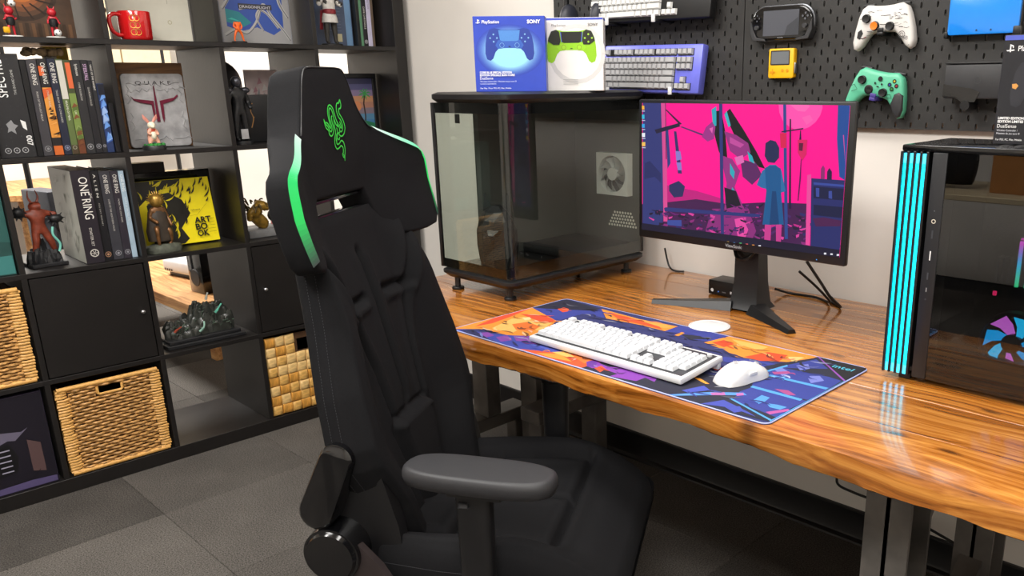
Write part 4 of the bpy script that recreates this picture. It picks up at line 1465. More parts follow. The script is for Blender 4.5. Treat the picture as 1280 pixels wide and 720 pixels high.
for i in range(4):
    x = 0.0062 + i * 0.0122
    g = MB()
    N = 24
    for k in range(N):
        z0 = 0.014 + (PZ1 - 0.03) * k / N
        z1 = 0.014 + (PZ1 - 0.03) * (k + 1) / N
        g.box(x, x + 0.0062, -0.0015, 0.004, z0, z1, '00d2f0' if k not in (0, N - 1) else '38c4f0')
    g.build('light_strip', attr_mat('cyan_led', 0.3, emit=3.5, grain=0.0) if i == 0 else bpy.data.materials['cyan_led'], pc, 0)
MB().rbox(0.0618, 0.0895, -0.002, 0.05, 0.012, PZ1 - 0.0125, 0.0015).build('port_strip', mat('dark_slate_plastic', '15161a', 0.45, var=0.08), pc)
a = Art(0.0002, -0.002)
zz = [0.328, 0.302, 0.268, 0.22, 0.19, 0.17]
a.ring(0.0755, 0.327, 0.0035, 0.0015, 'd8d0c0').circ(0.0755, 0.327, 0.0018, '101010')
a.rect(0.074, 0.294, 0.0772, 0.31, '3c3e44').rect(0.0745, 0.252, 0.0768, 0.270, 'e8e8ea').rect(0.0735, 0.214, 0.0765, 0.228, '44464c').rect(0.0742, 0.190, 0.0762, 0.198, '909094').circ(0.0755, 0.175, 0.002, '3a3a40').circ(0.0757, 0.347, 0.0012, '606068')
a.build(pc, 'port')
MB().box(0.09, PW - 0.004, -0.0005, 0.0035, 0.012, PZ1 - 0.0125).build('side_glass', GLASSD, pc, 0)
g = MB()
g.rbox(0.03, 0.055, 0.01, 0.05, 0.0003, PZ0, 0.003)
g.rbox(PW - 0.06, PW - 0.02, 0.01, 0.05, 0.0003, PZ0, 0.003)
g.rbox(0.03, 0.055, PD - 0.05, PD - 0.01, 0.0003, PZ0, 0.003)
g.rbox(PW - 0.06, PW - 0.02, PD - 0.05, PD - 0.01, 0.0003, PZ0, 0.003)
g.build('foot', M_BLK, pc)
# inside: front wall, board, shroud, fans, memory
MB().box(0.0885, 0.0895, 0.05, PD - 0.006, PZ0 + 0.01, PZ1 - 0.013).build('inner_front_wall', M_BLK, pc, 0)
MB().box(0.13, PW - 0.01, PD - 0.012, PD - 0.0065, 0.11, PZ1 - 0.03).build('motherboard', M_BLK, pc, 0)
MB().rbox(0.1, PW - 0.01, 0.02, PD - 0.014, PZ0 + 0.0085, 0.075, 0.003).build('power_supply_shroud', M_BLK, pc)
for cx, cz, cc in ((0.232, 0.108, ('00b4f0', '20d8ff', 'e070d8')), (0.356, 0.11, ('20c8ff', 'e070d8', '00a0f0'))):
    fan = MB()
    fan.M = Matrix.Translation((cx, 0.03, cz))
    for k in range(7):
        a0 = 2 * PI * k / 7
        rings = []
        for r in (0.018, 0.035, 0.052):
            s_ = a0 + (r - 0.018) * 13
            rings.append([(r * math.cos(s_ + d), yy, r * math.sin(s_ + d)) for d, yy in ((-0.30, 0.012), (0.26, 0.0), (0.26, 0.002), (-0.30, 0.014))])
        fan.loft(rings, col=cc[k % 3])
    fan.build('lit_fan', bpy.data.materials['cyan_led'] if False else attr_mat('fan_led', 0.3, emit=3.0, grain=0) if 'fan_led' not in bpy.data.materials else bpy.data.materials['fan_led'], pc, 0)
    g = MB()
    g.M = Matrix.Translation((cx, 0.028, cz))
    ro = [[(r * math.cos(2 * PI * i / 36), y, r * math.sin(2 * PI * i / 36)) for i in range(36)] for r, y in ((0.056, 0), (0.06, 0), (0.06, 0.024), (0.056, 0.024), (0.056, 0))]
    g.loft(ro, cap=False)
    g.cyl((0, 0, 0), (0, 0.02, 0), 0.018, n=20)
    g.build('fan_ring', M_BLK, pc)
for i, x in enumerate((0.197, 0.214)):
    MB().box(x, x + 0.006, 0.13, 0.165, 0.195, 0.285).build('memory_stick', mat('memory_grey', '6a6c78', 0.4, 0.5), pc, 0)
    g = MB()
    N = 12
    for k in range(N):
        t = k / (N - 1)
        c = blend('40f090', '30d0f0', t * 2) if t < 0.5 else blend('30d0f0', 'f050d8', (t - 0.5) * 2)
        g.box(x, x + 0.006, 0.124, 0.13, 0.195 + 0.09 * k / N, 0.195 + 0.09 * (k + 1) / N, c)
    g.build('memory_light', bpy.data.materials['fan_led'], pc, 0)
g = MB()
g.box(0.206, 0.24, 0.12, 0.16, 0.297, 0.318, 'f0b030')
g.box(0.2, 0.26, 0.118, 0.119, 0.326, 0.330, 'f050a0')
g.box(0.2, 0.235, 0.118, 0.119, 0.289, 0.293, 'f050c0')
g.box(0.163, 0.169, 0.11, 0.116, 0.176, 0.184, 'ff3068')
g.build('indicator_light', bpy.data.materials['fan_led'], pc, 0)
MB().rbox(0.235, 0.40, 0.06, 0.2, 0.19, 0.28, 0.006).build('cooler_block', mat('blue_black_cooler', '12202e', 0.3, 0.4), pc)
for i in range(4):
    MB().box(0.145 + i * 0.011, 0.149 + i * 0.011, 0.17, 0.2, 0.19, 0.24).build('memory_slot', mat('slot_grey', '50525a', 0.5), pc, 0)

bx = thing('controller_box', 'black limited edition game controller box standing on the computer tower', 'box', (2.565, -0.44, ZD + PZ1 + 0.0015), math.radians(4))
w, h, d = 0.17, 0.192, 0.065
MB().rbox(-w / 2, w / 2, 0, d, 0, h, 0.001, 1).build('carton', mat('black_box_card', '1b1c22', 0.4, var=0.08), bx)
a = Art(0.0001, 0.0)
a.rect(-w / 2 + 0.001, h - 0.009, w / 2 - 0.001, h - 0.001, '5464c8')
ps_mark(a, -0.079, 0.163, 0.013, 'ffffff')
a.text('PlayStation', -0.06, 0.164, 0.013, 'ffffff', bold=0.01, width=0.05)
a.poly(pad_outline(0.13, 0.0, 0.105), '2c2d34')
a.poly([(x * 0.13, 0.105 + z * 0.13) for x, z in [(-0.22, 0.29), (0.22, 0.29), (0.19, 0.10), (-0.19, 0.10)]], '3a3b44')
for s in (-1, 1):
    a.circ(s * 0.02, 0.105, 0.008, '1a1a20')
a.poly([(-0.062, 0.1), (-0.056, 0.098), (-0.052, 0.104), (-0.056, 0.108), (-0.063, 0.107)], 'd89a50')
a.text('LIMITED EDITION', -0.08, 0.045, 0.006, 'ffffff', bold=0.03, width=0.044)
a.text('EDITION LIMITEE', -0.08, 0.039, 0.006, 'ffffff', bold=0.03, width=0.044)
a.text('DualSense', -0.08, 0.030, 0.009, 'ffffff', width=0.033)
a.text('Wireless Controller /', -0.08, 0.0235, 0.005, 'e0e0e8', width=0.036)
a.text('Manette de jeu sans fil', -0.08, 0.018, 0.005, 'e0e0e8', width=0.04)
a.text('For PS5, PC, Mac, Mobile', -0.08, 0.007, 0.005, 'ffffff', width=0.045)
a.build(bx, 'box_print')
# ------------------------------------------------------------------ gaming chair
M_FAB = mat('black_chair_fabric', '151517', 0.85, var=0.22, scale=500, bump=0.25, bscale=900, spec=0.15)
M_LEATHER = mat('black_side_leatherette', '141416', 0.5, var=0.1, scale=120, bump=0.15, bscale=500)
M_STITCH = mat('grey_stitching', '38383c', 0.9)
M_ARM = mat('soft_grey_armrest_foam', '242427', 0.55, var=0.08, scale=300, bump=0.1, bscale=900)
ch = thing('gaming_chair', 'tall black gaming chair with green snake emblem and lit green headrest strips', 'chair', (1.819, -1.062, 0), math.radians(33))
RC = math.radians(9.4)
UB = Vector((-math.sin(RC), 0, math.cos(RC)))
NB = Vector((math.cos(RC), 0, math.sin(RC)))
B0 = Vector((-0.20, 0, 0.48))
def BK(y, s, n):
    return tuple(B0 + Vector((0, y, 0)) + UB * s + NB * n)
def spline2(p):
    return [(q.x, q.y) for q in spline([(a_, b_, 0) for a_, b_ in p], 4)]
def segd(px, py, a, b):
    ax, ay = a
    bx_, by_ = b
    dx, dy = bx_ - ax, by_ - ay
    t = max(0, min(1, ((px - ax) * dx + (py - ay) * dy) / (dx * dx + dy * dy + 1e-12)))
    return math.hypot(px - ax - dx * t, py - ay - dy * t)
PROF = [(-0.06, 0.0), (0.1, -0.004), (0.2, -0.010), (0.43, -0.023), (0.52, -0.035), (0.62, -0.044), (0.69, -0.040), (0.76, -0.026), (0.88, -0.016)]
GRV = [((0.185, 0.55), (0.145, 0.455)), ((0.145, 0.455), (0.112, 0.395)), ((0.112, 0.395), (0.088, 0.30)), ((0.088, 0.30), (0.075, 0.19))]
NOTCH = ((0.135, 0.432), (0.045, 0.436))
WB = [(-0.06, 0.17), (0.0, 0.19), (0.06, 0.205), (0.11, 0.23), (0.16, 0.258), (0.2, 0.265), (0.3, 0.252), (0.42, 0.222), (0.52, 0.205), (0.6, 0.195)]
def back_n(y, s, W):
    ay = abs(y)
    n = interp(s, PROF)
    n += 0.045 * sst(0.45 * W, 0.86 * W, ay) * sst(0.66, 0.45, s)
    d = min(segd(ay, s, *g_) for g_ in GRV)
    n -= 0.017 * math.exp(-(d / 0.0075) ** 2)
    n += 0.005 * math.exp(-((d - 0.018) / 0.009) ** 2)
    d = segd(ay, s, *NOTCH)
    n -= 0.016 * math.exp(-(d / 0.0075) ** 2)
    d2 = segd(ay, s + 0.020, *NOTCH)
    n += 0.007 * math.exp(-(d2 / 0.010) ** 2)
    n -= 0.016 * math.exp(-(ay / 0.0075) ** 2) * sst(0.185, 0.21, s) * sst(0.54, 0.515, s)
    n += 0.005 * math.exp(-((ay - 0.02) / 0.012) ** 2) * sst(0.2, 0.24, s) * sst(0.54, 0.50, s)
    # lumbar cushion at the foot: rounded slab standing proud of the panel
    lw = 0.086 - 0.26 * max(0.0, 0.182 - s)
    q = max(ay - lw, s - 0.182)
    cx_, cy_ = ay - (lw - 0.02), s - 0.162
    if cx_ > 0 and cy_ > 0:
        q = math.hypot(cx_, cy_) - 0.02
    n += 0.018 * sst(0.004, -0.012, q)
    n -= 0.007 * math.exp(-((q - 0.008) / 0.006) ** 2)
    return n
g = MB()
rings = []
NS = 150
for i in range(NS + 1):
    s = -0.06 + 0.665 * i / NS
    W = interp(s, WB)
    endr = min(1.0, sst(0.605, 0.585, s) * 0.9 + 0.1)
    ring = []
    K = 110
    for j in range(K + 1):
        y = W * (2 * j / K - 1)
        q = abs(y) / W
        n = back_n(y, s, W)
        n = -0.05 + (n + 0.05) * (1 - sst(0.93, 1.0, q) * 0.35) * (0.75 + 0.25 * endr)
        ring.append(BK(y, s, n))
    for yy, n in ((W + 0.004, -0.014), (W + 0.006, -0.032), (W + 0.002, -0.052), (W * 0.92, -0.066), (W * 0.5, -0.08), (0, -0.084), (-W * 0.5, -0.08), (-W * 0.92, -0.066), (-W - 0.002, -0.052), (-W - 0.006, -0.032), (-W - 0.004, -0.014)):
        ring.append(BK(yy, s, n))
    rings.append(ring)
g.loft(rings)
g.build('backrest', M_FAB, ch, 60)
# stitching down the side of the bolsters
for sy in (-1, 1):
    for off, nn in ((0.0068, -0.034), (0.0052, -0.016)):
        g = MB()
        for i in range(100):
            s = 0.0 + 0.52 * i / 100
            W = interp(s, WB)
            p0 = Vector(BK(sy * (W + off), s, nn))
            p1 = Vector(BK(sy * (interp(s + 0.003, WB) + off), s + 0.003, nn))
            g.tube([p0, p1], 0.0004, 4)
        tag(g.build('stitching', M_STITCH, ch, 0), kind='stuff')
# head section with forward wings
HP = [(0.0, 0.877), (0.062, 0.876), (0.080, 0.868), (0.092, 0.848), (0.112, 0.80), (0.134, 0.766), (0.148, 0.757), (0.20, 0.731), (0.255, 0.704), (0.272, 0.692), (0.280, 0.672), (0.281, 0.63), (0.280, 0.58), (0.276, 0.545), (0.264, 0.529), (0.235, 0.524), (0.20, 0.523), (0.165, 0.529), (0.135, 0.55), (0.112, 0.59), (0.10, 0.628), (0.094, 0.638), (0.0, 0.638)]
def wrap(y, s=0.66):
    return 0.068 * sst(0.10, 0.285, abs(y)) + interp(s, PROF) + 0.004
bm = bmesh.new()
outl = HP + [(-y, s) for y, s in HP[::-1]][1:-1]
vs = [bm.verts.new((y, 0.0, s)) for y, s in outl]
f = bm.faces.new(vs)
ex = bmesh.ops.extrude_face_region(bm, geom=[f])
for q in ex['geom']:
    if isinstance(q, bmesh.types.BMVert):
        q.co.y = -0.075
bmesh.ops.recalc_face_normals(bm, faces=bm.faces[:])
ed = [e for e in bm.edges if abs(e.verts[0].co.y - e.verts[1].co.y) < 1e-6]
bmesh.ops.bevel(bm, geom=ed, offset=0.007, segments=3, affect='EDGES', profile=0.5)
big = [f for f in bm.faces if len(f.verts) > 12]
tri = bmesh.ops.triangulate(bm, faces=big)['faces']
for _ in range(3):
    ed = [e for e in {e for f in bm.faces if len(f.verts) == 3 for e in f.edges} if e.calc_length() > 0.02 and all(len(f.verts) == 3 for f in e.link_faces)]
    bmesh.ops.subdivide_edges(bm, edges=ed, cuts=1)
    bmesh.ops.triangulate(bm, faces=[f for f in bm.faces if len(f.verts) > 4])
for v in bm.verts:
    y, n, s = v.co
    if n > -0.03:
        n += wrap(y, s)
    else:
        n += interp(s, PROF) + 0.010 + 0.082 * sst(0.10, 0.27, abs(y))
    v.co = Vector(BK(y, s, n))
g = MB()
g.frombm(bm)
g.build('headrest', M_FAB, ch, 50)
pts_ = [(y, s_) for y, s_ in HP[:7]]
for sy in (-1, 1):
    g = MB()
    g.tube([BK(sy * (y - 0.004), s_ - 0.003, wrap(y, s_) - 0.0005) for y, s_ in spline2(pts_)], 0.0014, 6)
    g.build('piping', M_LEATHER, ch, 60)
# gap frame below the headrest
g = MB()
g.rbox(-0.098, 0.098, -0.03, 0.0, 0.0, 0.006, 0.002)
for v_i, (x, y, z) in enumerate(g.v):
    g.v[v_i] = BK(x, 0.630 + z, y - 0.046)
g.build('gap_trim', M_BLKGLOSS, ch)
g = MB()
g.rbox(-0.1, 0.1, -0.035, -0.002, 0.0, 0.006, 0.002)
for v_i, (x, y, z) in enumerate(g.v):
    g.v[v_i] = BK(x, 0.603 + z, y - 0.046)
g.build('gap_trim', M_BLKGLOSS, ch)
# light strips along the wing edges
STR = [(0.150, 0.757), (0.20, 0.732), (0.255, 0.705), (0.272, 0.693), (0.281, 0.672), (0.2825, 0.63), (0.2815, 0.58), (0.277, 0.543)]
for sy in (-1, 1):
    P = spline([(y, s, 0) for y, s in STR], 6)
    cen = Vector((0.19, 0.63, 0))
    g = MB()
    for i in range(len(P) - 1):
        t = i / (len(P) - 2)
        c = blend('d8efe2', '7ff0b0', t / 0.25) if t < 0.25 else blend('7ff0b0', '18e070', (t - 0.25) / 0.2) if t < 0.45 else blend('18e070', '0ccf58', (t - 0.45) / 0.3) if t < 0.75 else blend('0ccf58', '2c3a34', (t - 0.75) / 0.25)
        q = []
        for p in (P[i], P[i + 1]):
            d = (p - cen).normalized()
            a1 = p - d * 0.0085
            a2 = p + d * 0.0032
            q.append((BK(sy * a1.x, a1.y, wrap(a1.x, a1.y) + 0.0038), BK(sy * a2.x, a2.y, wrap(a2.x, a2.y) - 0.0075)))
        g.add([q[0][0], q[0][1], q[1][1], q[1][0]], [[0, 1, 2, 3]], c)
    g.build('light_strip', LED, ch, 0)
# embroidered emblem
a = Art(0.0001)
for st in LOGO:
    a.line([(0.086 * (p.x - 0.5), 0.118 * (p.y - 0.5)) for p in spline([(x, y, 0) for x, y in st], 5)], 0.0026, '3fe04a', 2)
mb_ = a.mb
for i_, (x, y, z) in enumerate(mb_.v):
    mb_.v[i_] = BK(x + 0.004, 0.757 + z, wrap(x, 0.757 + z) + 0.0016)
mb_.build('emblem', PRINT, ch, smooth=0)
# small label tab on the side
g = MB()
g.box(-0.004, 0.004, 0, 0.0012, -0.01, 0.01)
for i_, (x, y, z) in enumerate(g.v):
    g.v[i_] = BK(-0.2728 - y, 0.20 + z, x - 0.036)
g.build('label_tab', mat('cream_tab', 'd8cfb8', 0.7), ch, 0)

# seat cushion
def seat_z(x, y):
    ay = abs(y)
    z = 0.470 + 0.030 * sst(0.17, 0.235, ay) * sst(0.2, 0.05, x)
    z -= 0.055 * sst(0.12, 0.27, x) ** 1.6
    z += 0.006 * math.exp(-((x - 0.02) / 0.12) ** 2)
    gd = []
    if x < 0.112:
        gd.append(abs(y) * 1.0)
    gd.append(abs(x - 0.108) if ay < 0.2 else math.hypot(x - 0.108, ay - 0.2))
    gd.append(abs(x + 0.100) if ay < 0.19 else 9)
    gd.append(abs(ay - 0.192 + 0.02 * sst(0.1, -0.2, x)) if x < 0.11 else 9)
    d = min(gd)
    z -= 0.016 * math.exp(-(d / 0.0065) ** 2)
    z += 0.006 * math.exp(-((d - 0.022) / 0.014) ** 2)
    return z
g = MB()
rings = []
NX = 110
for i in range(NX + 1):
    x = -0.265 + 0.515 * i / NX
    W = interp(x, [(-0.265, 0.20), (-0.22, 0.235), (-0.1, 0.25), (0.1, 0.258), (0.2, 0.25), (0.235, 0.235), (0.25, 0.21)])
    ring = []
    K = 84
    for j in range(K + 1):
        y = W * (2 * j / K - 1)
        q = abs(y) / W
        z = seat_z(x, y) - 0.022 * sst(0.93, 1.0, q)
        if x > 0.225:
            z -= 0.02 * ((x - 0.225) / 0.025) ** 2
        ring.append((x, y, z))
    zb = 0.37 + 0.02 * sst(0.1, 0.25, x)
    zs = 0.42 - 0.02 * sst(0.15, 0.25, x)
    for yy, z in ((W + 0.005, zs + 0.015), (W + 0.006, zs - 0.015), (W - 0.004, zb + 0.01), (W * 0.8, zb), (0, zb - 0.004), (-W * 0.8, zb), (-W + 0.004, zb + 0.01), (-W - 0.006, zs - 0.015), (-W - 0.005, zs + 0.015)):
        ring.append((x, yy, z))
    rings.append(ring)
g.loft(rings)
g.build('seat', M_FAB, ch, 60)
for sy in (-1, 1):
    g = MB()
    for i in range(110):
        x = -0.24 + 0.45 * i / 110
        W = interp(x, [(-0.22, 0.235), (-0.1, 0.25), (0.1, 0.258), (0.2, 0.25), (0.235, 0.235)]) + 0.0045
        z = 0.444 - 0.016 * sst(0.12, 0.24, x)
        g.tube([(x, sy * W, z), (x + 0.0026, sy * W, z)], 0.0006, 4)
    tag(g.build('stitching', M_STITCH, ch, 0), kind='stuff')
# seat pan and mechanism
MB().rbox(-0.2, 0.17, -0.17, 0.17, 0.335, 0.372, 0.008).build('seat_pan', M_BLK, ch)
MB().rbox(-0.12, 0.08, -0.06, 0.06, 0.29, 0.336, 0.01).build('tilt_mechanism', M_BLK, ch)
g = MB()
g.cyl((-0.01, 0, 0.1), (-0.01, 0, 0.295), 0.025, n=20)
g.cyl((-0.01, 0, 0.075), (-0.01, 0, 0.2), 0.033, n=20)
g.build('gas_lift', M_BLK, ch)
for k in range(5):
    an = 2 * PI * k / 5 + 0.3
    d = Vector((math.cos(an), math.sin(an), 0))
    q = Vector((-d.y, d.x, 0))
    c = Vector((-0.01, 0, 0))
    rings = []
    for t, w_, z0, z1 in ((0.02, 0.03, 0.085, 0.14), (0.15, 0.026, 0.08, 0.12), (0.32, 0.018, 0.068, 0.092)):
        p = c + d * t
        rings.append([tuple(p + q * w_ + Vector((0, 0, z0))), tuple(p - q * w_ + Vector((0, 0, z0))), tuple(p - q * w_ * 0.7 + Vector((0, 0, z1))), tuple(p + q * w_ * 0.7 + Vector((0, 0, z1)))])
    lg = MB().loft(rings).build('base_arm', M_BLK, ch)
    p = c + d * 0.31
    g = MB()
    for s_ in (-1, 1):
        g.cyl(p + q * 0.006 * s_ + Vector((0, 0, 0.03)), p + q * 0.026 * s_ + Vector((0, 0, 0.03)), 0.03, n=18)
    g.cyl(p + Vector((0, 0, 0.03)), p + Vector((0, 0, 0.075)), 0.008, n=10)
    g.build('caster', M_BLK, lg)
# recline covers and side brackets
for sy in (-1, 1):
    yo = sy * 0.262
    ax = (Vector((-0.262, 0, 0.668)), Vector((-0.312, 0, 0.56)))
    d = (ax[1] - ax[0]).normalized()
    pr = Vector((-d.z, 0, d.x))
    out = []
    for k in range(13):
        an = PI * k / 12
        out.append(ax[0] + (pr * math.cos(an) - d * math.sin(an)) * 0.031)
    for k in range(13):
        an = PI * k / 12
        out.append(ax[1] + (-pr * math.cos(an) + d * math.sin(an)) * 0.034)
    g = MB()
    ys_ = (yo - sy * 0.03, yo + sy * 0.016, yo + sy * 0.022)
    cc = (ax[0] + ax[1]) / 2
    g.loft([[tuple(cc + (p - cc) * k_ + Vector((0, y_, 0))) for p in out] for y_, k_ in zip(ys_, (1, 1, 0.9))])
    g.build('recline_cover', M_BLKGLOSS, ch, 40)
    g = MB()
    c = Vector((-0.290, 0, 0.476))
    for r0, y0_, y1_ in ((0.058, -0.03, 0.022), (0.050, 0.022, 0.03)):
        g.cyl(c + Vector((0, yo + sy * y0_, 0)), c + Vector((0, yo + sy * y1_, 0)), r0, r0 - 0.004, n=36)
    g.build('pivot_cover', M_BLKGLOSS, ch, 40)
    g = MB()
    P = [(-0.30, 0.525), (-0.26, 0.52), (-0.20, 0.455), (-0.15, 0.37), (-0.12, 0.345), (-0.12, 0.33), (-0.19, 0.335), (-0.25, 0.40), (-0.31, 0.42)]
    g.loft([[(x, yo + sy * o_, z) for x, z in P] for o_ in (-0.004, 0.012)])
    g.build('side_bracket', mat('dark_bronze_bracket', '3a3232', 0.4, 0.3), ch, 30)
    g = MB()
    g.tube(spline([(-0.20, yo, 0.41), (-0.15, yo + sy * 0.01, 0.405), (-0.10, yo + sy * 0.02, 0.402), (-0.06, yo + sy * 0.02, 0.40)]), 0.008)
    g.build('recline_lever', M_GREY, ch)
for sy in (-1, 1):
    g = MB()
    P = [(-0.235, 0.70), (-0.205, 0.64), (-0.175, 0.52), (-0.165, 0.42), (-0.25, 0.40), (-0.31, 0.46), (-0.30, 0.60), (-0.27, 0.68)]
    g.loft([[(x, sy * o_, z) for x, z in P] for o_ in (0.205, 0.236)])
    g.build('hinge_plate', M_BLK, ch, 30)
# armrests
for sy, zt, rz, sx in ((-1, 0.686, -5.3, 0.012), (1, 0.668, 2.0, 0.075)):
    ar = Matrix.Translation((sx, sy * 0.303, zt)) @ rotm('Z', math.radians(rz))
    g = MB()
    rings = []
    L, Wd = 0.138, 0.05
    def sup(k, scx, scy, n=48):
        o = []
        for i in range(n):
            t = 2 * PI * i / n
            cx_, sy_ = math.cos(t), math.sin(t)
            o.append((scx * abs(cx_) ** 0.62 * (1 if cx_ > 0 else -1), scy * abs(sy_) ** 0.7 * (1 if sy_ > 0 else -1)))
        return o
    for scl, z in ((0.86, -0.032), (0.95, -0.030), (1.0, -0.020), (0.995, -0.012), (0.95, -0.004), (0.86, -0.0005), (0.78, 0.0), (0.3, 0.0005)):
        rings.append([tuple(ar @ Vector((x * (1 - (1 - scl) * 0.45), y * scl, z))) for x, y in sup(0, L, Wd)])
    g.loft(rings)
    g.build('armrest_pad', M_ARM, ch, 60)
    g = MB()
    g.M = ar
    g.rbox(-0.05, 0.05, -0.032, 0.032, -0.045, -0.0318, 0.004)
    g.build('armrest_plate', M_BLK, ch)
    g = MB()
    g.M = Matrix.Translation((0.0, sy * 0.30, 0))
    rings = []
    for z, k_ in ((0.33, 0.9), (0.45, 0.92), (0.56, 0.97), (zt - 0.06, 1.0), (zt - 0.045, 1.0)):
        rings.append([(x * k_, y * k_, z) for x, y in sup(0, 0.032, 0.022, 24)])
    g.loft(rings)
    g.build('armrest_post', M_BLK, ch, 50)
    g = MB()
    g.M = Matrix.Translation((-0.012, sy * 0.30, zt - 0.062))
    g.rbox(-0.008, 0.008, sy * 0.018, sy * 0.025, -0.004, 0.004, 0.002)
    g.build('height_button', M_GREY, ch)
    g = MB()
    g.loft([[(x, sy * y, z) for x, z in ((-0.03, 0.33), (0.03, 0.33), (0.03, 0.355), (-0.03, 0.355))] for y in (0.15, 0.32)])
    g.build('armrest_bracket', M_BLK, ch)
# ------------------------------------------------------------------ cube shelf (room divider, open at the back)
PH = -0.0198
def SL(x, y, z):
    v = rotm('Z', PH) @ Vector((x, y, z))
    return (v.x, v.y, v.z)
def sitem(name, label, cat, x, y, z, rz=0.0, group=None):
    """thing on the shelf: local x runs along the shelf, local -y faces the room"""
    return thing(name, label, cat, SL(x, y, z + 0.0004), PI / 2 + PH + rz, group)
T, CW, BT, DP = 0.05, 0.335, 0.016, 0.39
YE = -0.03
ROW = [0.05 + k * (CW + BT) for k in range(5)]
def colr(k):        # k = 0 rightmost: (left, right) limits
    r = YE - T - k * (CW + BT)
    return r - CW, r
sh = thing('cube_shelf', 'tall black-brown cube shelf divider filled with books, figures and baskets', 'shelf', (0, 0, 0), PH)
YL = colr(4)[0] - T
HT = ROW[4] + CW
def board(name, x0, x1, y0, y1, z0, z1):
    MB().rbox(x0, x1, y0, y1, z0, z1, 0.0008, 1).build(name, M_SHELF, sh, 0)
board('side_panel', -DP, 0, YE - T, YE, 0, HT + T)
board('side_panel', -DP, 0, YL, YL + T, 0, HT + T)
board('bottom_board', -DP, 0, YL + T, YE - T, 0.0, 0.05)
board('top_board', -DP, 0, YL + T, YE - T, HT, HT + T)
for k in range(1, 5):
    board('shelf_board', -DP, 0, YL + T, YE - T, ROW[k] - BT, ROW[k])
for c in range(4):
    y1 = colr(c)[0]
    for k in range(5):
        board('divider', -DP, -0.0004, y1 - BT, y1, ROW[k], ROW[k] + CW)

# door inserts
def door(cidx, kn, label):
    y0, y1 = colr(cidx)
    d = sitem('shelf_door', label, 'door', 0, (y0 + y1) / 2, ROW[1])
    MB().rbox(-0.1645, 0.1645, 0.002, 0.02, 0.003, 0.331, 0.001, 1).build('door_panel', M_SHELF, d)
    g = MB()
    for s in (-1, 1):
        g.box(s * 0.16 - 0.004, s * 0.16 + 0.003, 0.02, 0.34, 0.004, 0.329)
    g.box(-0.16, 0.16, 0.332, 0.34, 0.004, 0.329)
    g.build('insert_box', M_SHELF, d, 0)
    g = MB()
    g.cyl((kn, 0.003, 0.169), (kn, -0.008, 0.169), 0.0035, n=12)
    g.sph((kn, -0.013, 0.169), (0.008, 0.006, 0.0075), 16, 8)
    g.build('knob', M_METAL, d)
door(3, 0.137, 'black cupboard door with silver knob above the bottom wicker basket')
door(1, -0.137, 'black cupboard door with silver knob half hidden by the chair')

